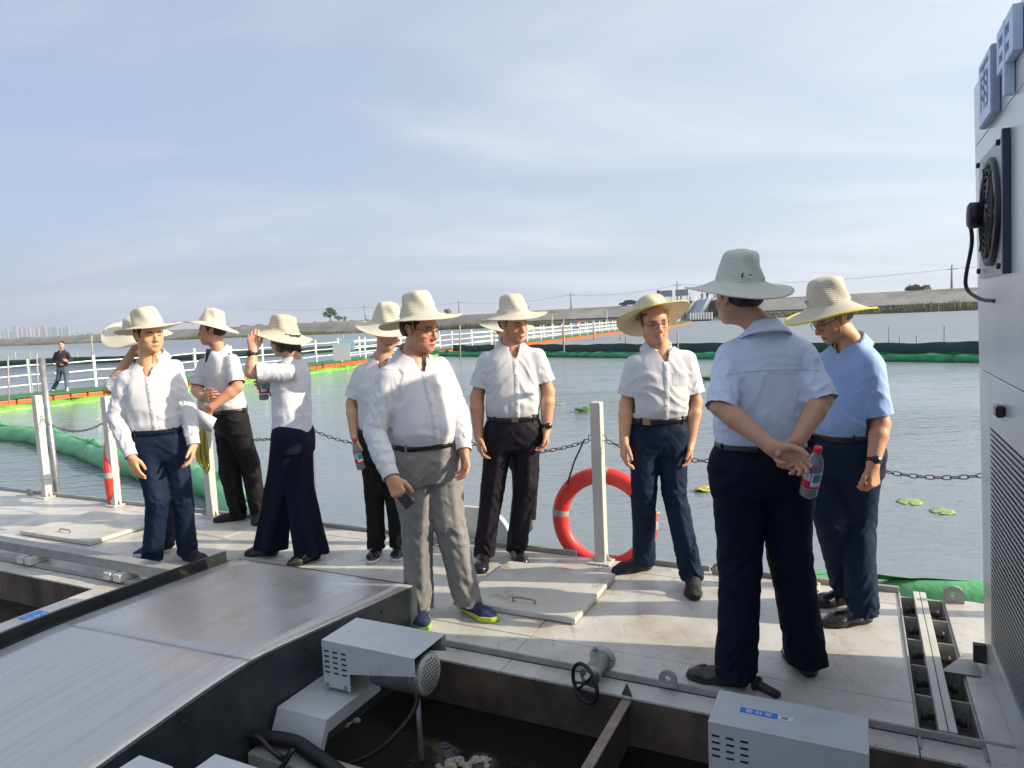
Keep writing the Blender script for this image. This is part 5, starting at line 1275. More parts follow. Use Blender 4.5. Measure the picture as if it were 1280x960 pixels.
for (v0, v1, z0, z1) in ((-1.2, CV, 2.262, 2.52), (-1.2, CV, 1.292, 2.258)): cabox(v0, v1, z0, z1, 0, .0115, CABM, 'face_panel', bevel=.002)
for (v0, v1, z0, z1) in ((3.405, CV, .004, 1.288), (-1.2, 3.400, 1.072, 1.288), (-1.2, 3.400, .004, .155)): cabox(v0, v1, z0, z1, 0, .0115, CABM, 'face_panel', bevel=.002)
cabox(-1.2, 3.40, .156, 1.071, .009, .0115, mat('dark_louvre_back', (.20, .21, .235), rough=.6), 'louvre_back')
LV = mat('louvre_blade_steel', (.66, .68, .70), rough=.35, metal=.3)
lv_me = None
for i in range(40):
    z = .172 + i * .0225; b = MB()
    P = [CU(-1.2, z, .001), CU(-1.2, z + .0165, -.003), CU(3.398, z + .0165, -.003), CU(3.398, z, .001)]; P2 = [p + Vector((0, 0, .0025)) for p in P]
    b.hexa([P[0], P[1], P[2], P[3], P2[0], P2[1], P2[2], P2[3]]); b.build('louvre', LV, cab)
lt = cabox(3.06, 3.13, 1.16, 1.205, -.030, -.002, WATCH, 'latch', bevel=.006)
cabox(3.50, 3.53, .02, .10, -.05, -.002, DARKBOLT, 'hinge_bracket'); 
b = MB(); b.add([UV(.30 + .02, 3.40, .006), UV(.47, 3.40, .006), UV(.47, 3.62, .006), UV(.44, 3.62, .006)], [(0, 1, 2, 3)]); b.build('foot_plate', STEEL, cab)
# fan
FANP = mat('fan_plate_grey', (.36, .36, .40), rough=.4, metal=.4); BLK = mat('fan_black', (.014, .014, .02), rough=.45)
fan = empty('wall_fan', CU(3.4, 1.7, -.02)); tag(fan, 'black ventilation fan with motor on a square plate on the cabinet', 'fan')
FU = lambda v, z, off: CU(v, z, off)
cabox(2.98, 3.60, 1.68, 2.17, -.008, -.002, FANP, 'mounting_plate', fan, bevel=.002)
cabox(2.955, 2.98, 1.68, 2.17, -.024, -.002, mat('dark_flange', (.035, .045, .085), rough=.5), 'plate_flange', fan)
fc = CU(3.29, 1.925, -.008)
b = MB(); b.lathe([(.205, -.0), (.205, .014), (.190, .018), (.178, .015), (.178, 0)], fc, -UA, 40); b.build('fan_ring', BLK, fan)
for r in (.06, .085, .11, .135, .16):
    b = MB(); b.tube([fc - UA * .020 + (VA * math.cos(a) + Vector((0, 0, math.sin(a)))) * r for a in [2 * math.pi * i / 36 for i in range(36)]], .0028, 6, closed=True); b.build('guard_ring', BLK, fan)
for k in range(6):
    a = k * math.pi / 3 + .2; b = MB(); b.tube([fc - UA * .022 + (VA * math.cos(a) + Vector((0, 0, math.sin(a)))) * r for r in (.04, .185)], .003, 6); b.build('guard_spoke', BLK, fan)
for k in range(5):
    a = k * 2 * math.pi / 5; d1 = VA * math.cos(a) + Vector((0, 0, math.sin(a))); d2 = VA * -math.sin(a) + Vector((0, 0, math.cos(a))); b = MB()
    b.grid([[fc - UA * (.006 + .005 * q) + d1 * r + d2 * (.03 * q * (r / .1) ** .5) for q in (-1, 0, 1)] for r in (.04, .08, .12, .165)]); b.build('fan_blade', BLK, fan, solid=.002)
b = MB(); mc_ = fc - UA * .050 + VA * .06; b.lathe([(0, -.024), (.040, -.024), (.050, -.016), (.052, .014), (.042, .022), (0, .024)], mc_, -UA, 20); b.build('fan_motor', BLK, fan)
for (dv, dz) in ((.17, .215), (-.215, .215), (.17, -.215), (-.215, -.215)):
    b = MB(); b.lathe([(0, .012), (.011, .012), (.011, 0), (0, 0)], CU(3.30 + dv * 1.2, 1.925 + dz, -.018), -UA, 8); b.build('bolt', BLK, fan)
b = MB(); b.tube(curve_pts([mc_ + Vector((0, 0, -.045)) - UA * .01, mc_ + Vector((0, 0, -.11)) + VA * .05, CU(3.50, 1.66, -.07), CU(3.40, 1.60, -.04), CU(3.28, 1.585, .0)]), .0075, 8); b.build('fan_cable', BLK, fan)
# raised sign boxes
SGM = mat('pale_blue_sign_face', (.58, .70, .92), rough=.4); SGS = mat('blue_grey_sign_side', (.34, .38, .54), rough=.5); SGD = mat('dark_blue_print', (.03, .13, .36), rough=.5)
sg = empty('sign_block', CU(3.4, 2.3, 0)); tag(sg, 'raised sign block with a dark blue character near the cabinet top', 'sign', 'raised sign blocks on the cabinet')
cabox(3.13, 3.41, 2.262, 2.505, -.030, -.002, SGS, 'block', sg, bevel=.003)
f_ = cabox(3.136, 3.404, 2.268, 2.499, -.033, -.0305, SGM, 'face', sg)
lettering('雨', CU(3.27, 2.385, -.0335), -VA, Vector((0, 0, 1)) - UA * LEAN * -1, .20, SGD, f_)
sg2 = empty('sign_block', CU(3.0, 2.3, 0)); tag(sg2, 'cut-out blue sign character on the cabinet at the picture edge', 'sign', 'raised sign blocks on the cabinet')

for (v0, v1, z0, z1, o_) in ((2.99, 3.02, 2.36, 2.50, -.030), (2.80, 2.989, 2.47, 2.50, -.030), (2.80, 2.989, 2.415, 2.44, -.029), (2.80, 2.989, 2.36, 2.385, -.030), (2.87, 2.90, 2.26, 2.50, -.032), (2.74, 2.799, 2.36, 2.50, -.030)): cabox(v0, v1, z0, z1, o_, -.002, SGM, 'stroke', sg2, bevel=.002)

# ------------------------------------------------------------------ booms
def cloth_green(name, col, dark):
    return mat(name, col, rough=.45, col2=dark, vscale=2.4, lo=.4, hi=.7, bump=.5, bscale=9, bdist=.03)
GR_NEAR = cloth_green('green_boom_fabric', (.14, .47, .20), (.07, .30, .13)); GR_LIME = cloth_green('lime_boom_fabric', (.17, .42, .045), (.09, .27, .04)); GR_DARK = cloth_green('dark_green_boom_fabric', (.02, .30, .11), (.01, .15, .06))
def boom(pts, r, m, label, knots=None, seg_l=1.6, fin=.06, group='inflated green booms floating on the water', z=-.25, name='floating_boom', hi=10):
    """fabric-covered float: swollen sections with gathered joints and a flap on top"""
    ps = curve_pts([Vector((p[0], p[1], z if len(p) < 3 else p[2])) for p in pts], hi); t = empty(name, (ps[0].x, ps[0].y, WATER_Z)); tag(t, label, 'boom', group)
    # resample
    L_ = [0]
    for i in range(1, len(ps)): L_.append(L_[-1] + (ps[i] - ps[i - 1]).length)
    tot = L_[-1]; n = int(tot / (r * .55)); out_ = []
    xs = np.interp(np.linspace(0, tot, n), L_, [p.x for p in ps]); ys = np.interp(np.linspace(0, tot, n), L_, [p.y for p in ps]); zs = np.interp(np.linspace(0, tot, n), L_, [p.z for p in ps])
    nsec = max(1, round(tot / seg_l)); k = 18
    for s_ in range(nsec):
        i0, i1 = int(s_ * n / nsec), int((s_ + 1) * n / nsec) + 1; i1 = min(i1, n); rows = []
        for i in range(i0, i1):
            f = (i - i0) / max(1, i1 - 1 - i0); sw = ((1 - abs(2 * f - 1) ** 10) * .26 + .74) * (1 + .10 * math.sin(i * .41 + s_ * 2.2))
            j = min(n - 2, max(1, i)); d_ = Vector((xs[j + 1] - xs[j - 1], ys[j + 1] - ys[j - 1], 0)).normalized(); s2 = Vector((d_.y, -d_.x, 0)); row = []
            for q in range(k):
                th = 2 * math.pi * q / k; rr_ = r * sw * (1 + .10 * math.sin(3 * th + i * .7) * (1 - min(1, 3 * min(f, 1 - f))) + .05 * math.sin(2 * th + s_ * 1.7 + i * .35) + .03 * math.sin(5 * th - i * .9))
                row.append(Vector((xs[i], ys[i], zs[i])) + s2 * math.cos(th) * rr_ + Vector((0, 0, math.sin(th) * rr_ * .92)))
            rows.append(row)
        b = MB(); b.grid(rows, closed=True); b.build('float_section', m, t)
        if fin:
            rows = []
            for i in range(i0, i1):
                f = (i - i0) / max(1, i1 - 1 - i0); j = min(n - 2, max(1, i)); d_ = Vector((xs[j + 1] - xs[j - 1], ys[j + 1] - ys[j - 1], 0)).normalized(); s2 = Vector((d_.y, -d_.x, 0))
                e = fin * (1 + 1.0 * math.exp(-((min(f, 1 - f)) / .10) ** 2)) ; w_ = .5 * fin * math.sin(i * .8) + .3 * fin * math.sin(i * 2.1)
                top = Vector((xs[i], ys[i], zs[i])) + Vector((0, 0, r * .78)); rows.append([top - s2 * r * .1, top + Vector((0, 0, e * .5)) + s2 * w_ * .5, top + s2 * (w_ + fin * .8) + Vector((0, 0, e * .75))])
            b = MB(); b.grid(rows); b.build('top_flap', m, t, solid=.003)
    return t
q = lambda u, v: UV(u, v)[:2]
boom([(*q(-4.6, 4.52), -.22), (*q(-3.5, 4.49), -.20), (*q(-2.2, 4.48), -.19), (*q(-1, 4.49), -.19), (*q(.0, 4.53), -.15), (*q(.5, 4.56), -.12), (*q(1.6, 4.62), -.12), (*q(3.2, 4.6), -.15)], .150, GR_NEAR, 'green boom tucked along the outer side of the deck', seg_l=1.7, fin=.03)
boom([q(-4.62, 4.55), q(-5.05, 4.78), q(-6.0, 5.25), q(-7.0, 5.9), (-4.75, 9.2), (-6.19, 10.6), (-8.2, 12.6), (-10.4, 14.2), (-14, 16.2)][0:4] + [(-4.9, 9.4), (-6.19, 10.6), (-8.2, 12.6), (-10.4, 14.2), (-15, 16.0)], .19, GR_NEAR, 'green boom curving away from the deck towards the left', seg_l=2.3, fin=.06)
PIER = [(-18.5, 15.5), (-15.3, 20.9), (-11.7, 26.0), (-9.0, 32.8), (-6.2, 40.0), (-2.4, 46.6), (2.6, 54.1), (10.9, 71.9), (24.5, 100.0), (33.0, 128.0)]
PIERV = [Vector((x, y, 0)) for x, y in PIER]
def offset(ps, d_):
    o = []
    for i, p in enumerate(ps):
        a = ps[max(0, i - 1)]; b = ps[min(len(ps) - 1, i + 1)]; t = (b - a).normalized(); o.append(p + Vector((t.y, -t.x, 0)) * d_)
    return o
boom([(p.x, p.y) for p in offset(PIERV[:6], 1.35)], .19, GR_LIME, 'lime green boom floating along the near side of the pier', seg_l=2.6, fin=.05, hi=6, z=-.37)
boom([(-5.0, 42.0), (-1.7, 38.5), (2.4, 34.4), (7.1, 29.3), (12.2, 23.6), (16, 19.4), (26, 9)], .17, GR_DARK, 'dark green boom lying across the water behind the group', seg_l=2.0, fin=.05, hi=6)
# dark net fence behind it
NETM = mat('dark_green_net', (.016, .055, .048), rough=.8, var=.3, vscale=3)
def netfence(pts, h, label, z0=-.36):
    ps = curve_pts([Vector((x, y, 0)) for x, y in pts], 24); rows = [[Vector((p.x, p.y, z0)), Vector((p.x + .06 * math.sin(i * .9), p.y, h * .5 + z0)), Vector((p.x, p.y, z0 + h * (1 + .05 * math.sin(i * .37) + .03 * math.sin(i * 1.13))))] for i, p in enumerate(ps)]
    b = MB(); b.grid(rows); return tag(b.build('net_barrier', NETM, solid=.02), label, 'net', 'dark net barriers standing in the water')
netfence([(-3.6, 44.2), (-.4, 40.6), (3.8, 36.5), (8.6, 31.3), (13.8, 25.4), (18, 20.6), (28, 9.5)], .50, 'dark net barrier behind the dark green boom')
netfence([(-46, 58), (-34, 56), (-24, 53), (-14, 56), (-9, 62)], .50, 'dark net barrier in the water beyond the pier on the left')
# thin stakes in the water
STK = mat('bamboo_stake', (.42, .39, .33), rough=.7, var=.4, vscale=6)
stakes = [(115, 452, 419), (10, 510, 445), (47, 500, 441), (97, 452, 441), (20, 455, 440), (38, 452, 440), (430, 452, 418), (618, 447, 409), (575, 447, 407), (704, 430, 408), (742, 425, 400), (775, 425, 406), (848, 445, 412), (1111, 439, 407), (1125, 440, 420), (1146, 439, 420), (1180, 439, 407), (655, 420, 396), (690, 416, 393), (758, 412, 388), (820, 408, 384), (705, 445, 398), (782, 440, 398)]
for i, (x, y, yt) in enumerate(stakes):
    a = G(x, y, WATER_Z); c = D(x + random.uniform(-1.5, 1), yt, a.y); b = MB(); b.tube([a - Vector((0, 0, .4)), c], a.y * .0009 + .004, 6)
    o = tag(b.build('stake', STK), None, 'stake', 'thin stakes standing in the water')
    o['label'] = 'thin pale stake upright in the water left of the pier bend' if x < 440 else 'thin stake upright in the water behind the right-hand green boom' if x > 1100 else 'thin stake upright in the water in front of the distant pier stretch'
a = G(575, 447, WATER_Z)
# lily pads and weed
PAD = mat('lily_pad_green', (.30, .42, .13), rough=.5, var=.3, vscale=6); PADB = mat('bright_lily_green', (.13, .33, .035), rough=.5, var=.3, vscale=8)
def pad(x, y, R_, label, m=PAD, cup=0.0):
    o = G(x, y, WATER_Z + .006); n = 26; vs2 = [o]; a0 = random.uniform(0, 6)
    for ring in (1, 2, 3):
        for k in range(n):
            th = a0 + (2 * math.pi - .35) * k / (n - 1); r = R_ * ring / 3 * (1 + .05 * math.sin(k * 1.9)); vs2.append(o + Vector((r * math.cos(th), r * math.sin(th), cup * (ring / 3) ** 2 * (1 + .6 * math.sin(th * 2)) + .0008 * math.sin(k * 1.3) * ring)))
    fs = [(0, 1 + k, 2 + k) for k in range(n - 1)]
    for ring in (0, 1): fs += [(1 + ring * n + k, 1 + (ring + 1) * n + k, 2 + (ring + 1) * n + k, 2 + ring * n + k) for k in range(n - 1)]
    b = MB(); b.add(vs2, fs, 0, True); return tag(b.build('lily_pad', m, solid=.003), label, 'lily pad', 'floating lily pads')
pad(1137, 627, .115, 'pale green lily pad left of its neighbour near the cabinet'); pad(1178, 639, .105, 'pale green lily pad nearest the cabinet')
pad(728, 514, .17, 'bright upturned lily leaf left of the lifebuoy post', PADB, .05); pad(885, 474, .26, 'bright lily leaf between the smiling man and the broad man', PADB, .06); pad(878, 613, .09, 'yellowish lily leaf right of the smiling man\'s legs', mat('yellow_lily', (.55, .52, .06), rough=.5), .02)
pad(700, 505, .12, 'small faint lily pad on the water left of the bright leaf'); pad(812, 640, .10, 'faint lily pad seen through the red lifebuoy')
# green line strung at the left
b = MB(); b.tube(curve_pts([D(-20, 602, 7.2), D(60, 599, 6.9), D(133, 592, 6.6)]), .006, 6); tag(b.build('cord', mat('pale_green_cord', (.35, .55, .40), rough=.7)), 'thin pale green cord strung above the water at far left', 'rope')

# ------------------------------------------------------------------ floating pier with fence
ORANGE = mat('orange_float_plastic', (.80, .13, .02), rough=.45, var=.25, vscale=4); MATG = mat('green_pier_matting', (.055, .20, .07), rough=.85, var=.35, vscale=4, bump=.3, bscale=20); WHT = mat('white_fence_paint', (.80, .80, .80), rough=.4)
pier = empty('pier', (PIER[1][0], PIER[1][1], -.3)); tag(pier, 'curving floating pier with orange floats and green matting', 'pier')
def walk(ps, step):
    d_ = [0]
    for i in range(1, len(ps)): d_.append(d_[-1] + (ps[i] - ps[i - 1]).length)
    s_ = 0; o = []
    while s_ < d_[-1]:
        i = max(j for j in range(len(d_)) if d_[j] <= s_); i = min(i, len(ps) - 2); f = (s_ - d_[i]) / (d_[i + 1] - d_[i]); p = ps[i].lerp(ps[i + 1], f); t = (ps[i + 1] - ps[i]).normalized(); o.append((p, t, s_)); s_ += step(p) if callable(step) else step
    return o
near = curve_pts(PIERV, 8); far = offset(near, -2.0); rows = [[a + Vector((0, 0, -.13)), b2 + Vector((0, 0, -.13))] for a, b2 in zip(near, far)]
b = MB(); b.grid(rows, sm=False); b.build('matting', MATG, pier, solid=.02)
fl = walk(near, .5); fm = None; cnt = 0
for side, ln in ((0, near), (1, far)):
    for p, t, s_ in walk(ln, .5):
        if side == 1 and cnt > 296: break
        if p.y > 76: break
        if fm is None:
            b = MB(); b.box((0, 0, 0), (.47, .30, .22), mi=0); o = b.build('float_block', ORANGE, pier, bevel=.03); fm = o.data; o.matrix_parent_inverse = Matrix.Identity(4)
        else: o = bpy.data.objects.new('float_block', fm); COL.objects.link(o); o.parent = pier
        n_ = Vector((-t.y, t.x, 0)); o.location = p + n_ * (.16 if side == 0 else -.16) + Vector((0, 0, -.265 + .004 * math.sin(s_ * 9))) - pier.location; o.rotation_euler = (0, 0, math.atan2(t.y, t.x)); cnt += 1
b = MB()
for p, t, s_ in walk(near, .5):
    if p.y <= 76: continue
    n_ = Vector((-t.y, t.x, 0)); b.box(p + n_ * .16 + Vector((0, 0, -.265)), (.47, .30, .22), (t, n_, Vector((0, 0, 1))))
o = b.build('far_float_blocks', ORANGE, pier); o['kind'] = 'stuff'
def fence(line, label, step, y0=-1e9, y1=1e9):
    t = empty('pier_fence', line[0]); tag(t, label, 'fence', 'white railings of the floating pier'); pm = None
    pts = [(p, d_) for p, d_, s_ in walk(line, step) if y0 <= p.y <= y1]
    for p, d_ in pts:
        if pm is None:
            b = MB(); b.box((0, 0, .56), (.085, .085, 1.12)); o = b.build('post', WHT, t, bevel=.008); pm = o.data; o.matrix_parent_inverse = Matrix.Identity(4)
        else: o = bpy.data.objects.new('post', pm); COL.objects.link(o); o.parent = t
        o.location = p + Vector((0, 0, -.11)) - t.location; o.rotation_euler = (0, 0, math.atan2(d_.y, d_.x))
    for z in (.92, .60, .28):
        b = MB(); ps = []
        for i in range(len(pts) - 1):
            a, c = pts[i][0], pts[i + 1][0]; ps += [a + Vector((0, 0, z)), (a + c) / 2 + Vector((0, 0, z - .02))]
        ps.append(pts[-1][0] + Vector((0, 0, z))); b.tube([p_ + Vector((0, 0, -.11)) for p_ in ps], .026, 6); b.build('rail', WHT, t)
fence(offset(near, -1.85), 'white railing on the far side of the left pier stretch', 2.0, y1=48)
fence(offset(near, -.15), 'white railing on the near side of the pier towards the dyke', 2.2, y0=33, y1=74)
fence(offset(near, -1.85), 'white railing on the far side of the distant pier stretch', 2.2, y0=48, y1=126)
b = MB(); a = G(443, 452, -.13); 
for (x, y, w, h, c) in ((434, 431, .7, .55, 'pale blue'),):
    p = D(x, y, 34); b.box(p, (w, .03, h)); tag(b.build('notice_board', mat('pale_blue_board', (.35, .55, .70), rough=.5)), 'small pale blue notice board on the pier railing', 'sign')
b = MB(); p = D(427, 440, 33); b.box(p, (.8, .03, .8)); tag(b.build('notice_board', mat('pale_board', (.55, .58, .58), rough=.5)), 'pale square notice board on the pier below the blue one', 'sign')
for (x, y, lab) in ((722, 406, 'small orange lifebuoy hanging on the distant pier railing'),):
    c = D(x, y, 64); lifebuoy(c, (-.3, -1, 0), .28, .07, lab, bands=())
b = MB(); p = D(718, 408, 64); b.box(p, (.55, .04, .6)); tag(b.build('notice_board', MATS['pale_blue_board']), 'small blue notice board on the distant pier railing', 'sign')

# ------------------------------------------------------------------ dyke, reeds, retaining wall
DA, DB = Vector((-260, 350, 0)), Vector((80, 112, 0)); DT = (DB - DA).normalized(); DN = Vector((-DT.y, DT.x, 0))   # DN points away from the camera
if DN.y < 0: DN = -DN
def DK(s, n, z): return DA + DT * s + DN * n + Vector((0, 0, z))
SL = (DB - DA).length
def s_at(px, n=7):  # where the sight line through px meets the crest line
    d_ = ray(px, 400); k = Vector((d_.x, d_.y, 0)); A_ = DA + DN * n
    den_ = DT.x * k.y - DT.y * k.x; return -(A_.x * k.y - A_.y * k.x) / den_
EARTH = mat('dyke_earth_and_concrete', (.25, .235, .21), rough=.9, col2=(.165, .155, .14), vscale=.12, lo=.4, hi=.6, detail=8, bump=.4, bscale=1.2, bdist=.2, stretch=(1, 1, 3))
CONC = mat('dyke_concrete_slope', (.33, .315, .29), rough=.85, col2=(.25, .24, .22), vscale=.25, lo=.4, hi=.6, detail=8)
ss = np.concatenate([np.linspace(-900, 0, 30), np.linspace(5, 800, 160)])
rows = []
for s_ in ss:
    e = float(perlin(np.array([[s_ * .05, 3.3, 1.1]]))[0]); e2 = float(perlin(np.array([[s_ * .21, 7.3, 2.1]]))[0]); lf = min(1, max(0, (260 - s_) / 120))
    hc = 3.25 + lf * (e * .9 + e2 * .35)
    rows.append([DK(s_, -1.2, -1.2), DK(s_, 0, -.30), DK(s_, 1.5, .25 + .1 * e2), DK(s_, 3.6 + e * .6 * lf, 1.4 + e2 * .3 * lf), DK(s_, 7 + e, hc), DK(s_, 8.5, hc + .02), DK(s_, 14, 3.25 + .02), DK(s_, 22, 2.0), DK(s_, 60, .6), DK(s_, 5000, .5)])
b = MB(); b.grid(rows); o = b.build('dyke', EARTH); tag(o, 'long earth and concrete dyke across the water', kind='structure')
# lighter concrete facing on the right part
r2 = []
for s_ in np.linspace(s_at(650), 800, 60): r2.append([DK(s_, 2.4, 1.02), DK(s_, 6.95, 3.30), DK(s_, 7.1, 3.42), DK(s_, 7.5, 3.42)])
b = MB(); b.grid(r2, sm=False); o = b.build('dyke_facing', CONC, solid=-.05); tag(o, 'pale concrete facing of the dyke on the right', kind='structure')
# reeds
REED = mat('reed_green', (.075, .10, .03), rough=.8, col2=(.20, .17, .06), vscale=.35, lo=.4, hi=.6)
V = []; T_ = []
for i in range(26000):
    s_ = rng.uniform(0, 620); u_ = rng.uniform(0, 1); n_ = rng.uniform(-.6, 1.8); h = (.35 + .75 * (.5 + .5 * math.sin(s_ * .11 + 1.3 * math.sin(s_ * .033)))) * rng.uniform(.6, 1.15) * (0.75 + .5 * min(1, s_ / 420)); w_ = rng.uniform(.10, .28)
    p = DK(s_, n_, -.34 + max(0, n_) * .3); a = rng.uniform(0, math.pi); dx = Vector((math.cos(a), math.sin(a), 0)) * w_; le = Vector((rng.uniform(-.2, .2), rng.uniform(-.2, .2), h)); k = len(V); V += [tuple(p - dx), tuple(p + dx), tuple(p + dx * .3 + le)]; T_.append((k, k + 1, k + 2))
me = np_mesh('reeds', np.array(V), None, np.array(T_), False); tag(link('reeds', me, REED), 'strip of green reeds along the foot of the dyke', 'reeds', kind='stuff')
# retaining wall and platform
s0, s1 = s_at(797, -.4), s_at(916, -.4); WALLM = mat('dark_retaining_wall', (.045, .045, .05), rough=.8, var=.4, vscale=.8)
pw_ = empty('retaining_wall', DK((s0 + s1) / 2, -.5, -.3)); tag(pw_, 'dark retaining wall with pillars below the viewing platform on the dyke', 'wall')
def dkbox(sa, sb, n0, n1, z0_, z1_, m_, nm, par):
    b = MB(); b.hexa([DK(sa, n0, z0_), DK(sb, n0, z0_), DK(sb, n1, z0_), DK(sa, n1, z0_), DK(sa, n0, z1_), DK(sb, n0, z1_), DK(sb, n1, z1_), DK(sa, n1, z1_)]); return b.build(nm, m_, par)
dkbox(s0, s1, -.4, 8, -1, 3.3, WALLM, 'wall', pw_); dkbox(s0 - .4, s1 + .4, -.9, 8.4, 3.3, 3.62, mat('platform_edge_concrete', (.22, .22, .22), rough=.8), 'platform_slab', pw_)
for i in range(9): dkbox(s0 + (s1 - s0) * i / 8 - .25, s0 + (s1 - s0) * i / 8 + .25, -.75, -.41, -1, 3.29, CONC, 'pillar', pw_)
dkbox(s0, s1, -1.6, -.8, -1, .25, CONC, 'footing', pw_)
# gangway and stage
gw = empty('gangway', DK(s_at(870), -4, 1)); tag(gw, 'steep grey gangway from the platform down to the white-fenced stage', 'gangway')
ga, gb = s_at(868, -2), s_at(888, -2)
b = MB(); b.hexa([DK(ga - .2, -6, .1), DK(gb - .6, -6, .1), DK(gb, -.95, 3.62), DK(ga + .4, -.95, 3.62), DK(ga - .2, -6, .25), DK(gb - .6, -6, .25), DK(gb, -.95, 3.77), DK(ga + .4, -.95, 3.77)]); b.build('deck', mat('grey_gangway_glass', (.17, .22, .27), rough=.3), gw)
for a_, b_ in ((ga - .2, ga + .4), (gb - .6, gb)):
    for z in (.5, 1.0): b = MB(); b.tube([DK(a_, -6, .25 + z), DK(b_, -.95, 3.77 + z)], .07, 6); b.build('handrail', mat('pale_handrail', (.5, .55, .6), rough=.4), gw)
stg = empty('landing_stage', DK(s_at(876, -8), -8, -.3)); tag(stg, 'small floating landing stage with white fence at the foot of the gangway', 'stage')
dkbox(s_at(862, -8), s_at(893, -8), -10, -5.5, -.5, -.05, mat('dark_stage', (.06, .06, .06), rough=.8), 'stage_float', stg)
n_ = 8
for i in range(n_ + 1):
    s_ = s_at(863, -9.8) + (s_at(890, -9.8) - s_at(863, -9.8)) * i / n_; dkbox(s_ - .09, s_ + .09, -9.9, -9.75, -.05, 1.25, WHT, 'fence_post', stg)
for z in (.35, .7, 1.05): dkbox(s_at(863, -9.8), s_at(890, -9.8), -9.86, -9.8, z, z + .12, WHT, 'fence_rail', stg)
# sign boards on the platform
for i, (x0, x1, lab) in enumerate(((825, 841, 'left grey information board on the viewing platform'), (845, 861, 'right grey information board on the viewing platform'))):
    t = empty('information_board', DK(s_at((x0 + x1) / 2, 1), 1, 3.6)); tag(t, lab, 'board', 'information boards on the viewing platform')
    dkbox(s_at(x0, 1), s_at(x1, 1), 1, 1.15, 4.75, 6.05, mat('board_grey', (.22, .26, .30), rough=.6), 'board', t)
    for x in (x0 + 2, x1 - 2): dkbox(s_at(x, 1) - .06, s_at(x, 1) + .06, 1.16, 1.25, 3.6, 6.05, STEEL, 'leg', t)
b = MB(); dkp = empty('speaker_box', DK(s_at(823, 1), 1, 3.6)); tag(dkp, 'dark box on a pole left of the information boards', 'box'); dkbox(s_at(822, 1), s_at(824.5, 1), 1, 1.4, 5.2, 6.2, RUBBER, 'box', dkp); dkbox(s_at(823, 1), s_at(823.6, 1), 1.1, 1.2, 3.6, 5.2, STEEL, 'pole', dkp)
# parked dark car
def car(s, n, label, col, flip=1):
    t = empty('parked_car', DK(s, n, 3.27)); tag(t, label, 'car'); PR = [(-2.35, .35), (-2.3, .75), (-1.9, .88), (-1.35, .95), (-.75, 1.38), (.35, 1.44), (1.05, 1.3), (1.75, .98), (2.25, .85), (2.35, .5), (2.3, .32)]
    b = MB(); nP = len(PR); rings = []
    for w_, sc in ((-.88, .97), (-.80, 1.0), (.80, 1.0), (.88, .97)): rings.append([DK(s + x * flip, n + w_ * (1 - .16 * max(0, (z - .9) / .55)), 3.29 + z * (sc if z > .4 else 1)) for x, z in PR])
    b.grid(rings, closed=True); b.add(rings[0], [tuple(range(nP))]); b.add(rings[-1], [tuple(range(nP - 1, -1, -1))]); b.build('body', mat('dark_car_paint', col, rough=.2, coat=.5), t)
    WIN = mat('car_window', (.03, .04, .05), rough=.1)
    for w_ in (-.885, .885):
        b = MB(); sg_ = -1 if w_ < 0 else 1; b.add([DK(s + x * flip, n + sg_ * yy, 3.29 + z) for x, yy, z in ((-1.25, .89, .97), (-.72, .83, 1.30), (.32, .82, 1.36), (.98, .84, 1.24), (1.4, .89, .97))], [(0, 1, 2, 3, 4)]); b.build('side_window', WIN, t)
    for x in (-1.45, 1.45):
        for w_ in (-.80, .80):
            b = MB(); b.lathe([(0, -.1), (.24, -.1), (.33, -.09), (.33, .09), (.24, .1), (0, .1)], DK(s + x * flip, n + w_, 3.27 + .33), DN, 18); wh = b.build('wheel', RUBBER, t); b = MB(); b.lathe([(0, .0), (.2, .0), (.21, -.01)], DK(s + x * flip, n + w_ - .11, 3.27 + .33), -DN, 12); b.build('rim', BUCKLE, wh)
car(s_at(788, 8.6), 8.6, 'dark sedan parked on top of the dyke', (.012, .016, .03))
# poles and wires
POLEM = mat('concrete_power_pole', (.28, .27, .26), rough=.8); prev = None
poles = [(449, 381, 'first power pole from the left, on the dyke near the trees'), (567, 375, 'second power pole from the left on the dyke'), (708, 365, 'third power pole from the left on the dyke'), (842, 352, 'power pole behind the information boards'), (1188, 331, 'tall power pole on the dyke left of the cabinet')]
tops = []
for x, y, lab in poles:
    s = s_at(x); base_ = DK(s, 9.5, 3.2); p = D(x, y, base_.y); p.x = base_.x; t = empty('power_pole', base_); tag(t, lab, 'pole', 'power poles along the dyke')
    b = MB(); b.tube([base_, Vector((base_.x, base_.y, p.z))], [.20, .13], 8); b.build('mast', POLEM, t)
    b = MB(); b.box(Vector((base_.x, base_.y, p.z - .8)), (1.8, .12, .12), (DT * .8 + DN * .6, DN * .8 - DT * .6, Vector((0, 0, 1)))); b.build('cross_arm', POLEM, t); tops.append(Vector((base_.x, base_.y, p.z - .7)))
tops.append(DK(800, 9.5, 10)); tops.insert(0, DK(s_at(300), 9.5, 9.5)); b = None
for i in range(len(tops) - 1):
    b = MB(); A_, B_ = tops[i], tops[i + 1]; b.tube([A_.lerp(B_, k / 10) - Vector((0, 0, 4 * .9 * (k / 10) * (1 - k / 10))) for k in range(11)], .028, 4)
    tag(b.build('power_line', mat('wire', (.12, .12, .12), rough=.6)), ('overhead wire running in to the first pole at left', 'overhead wire between the first and second poles', 'overhead wire between the second and third poles', 'overhead wire from the third pole to the pole behind the information boards', 'long overhead wire above the two right-hand men', 'overhead wire right of the tallest pole, going behind the cabinet')[i], 'wire', 'overhead wires above the dyke')
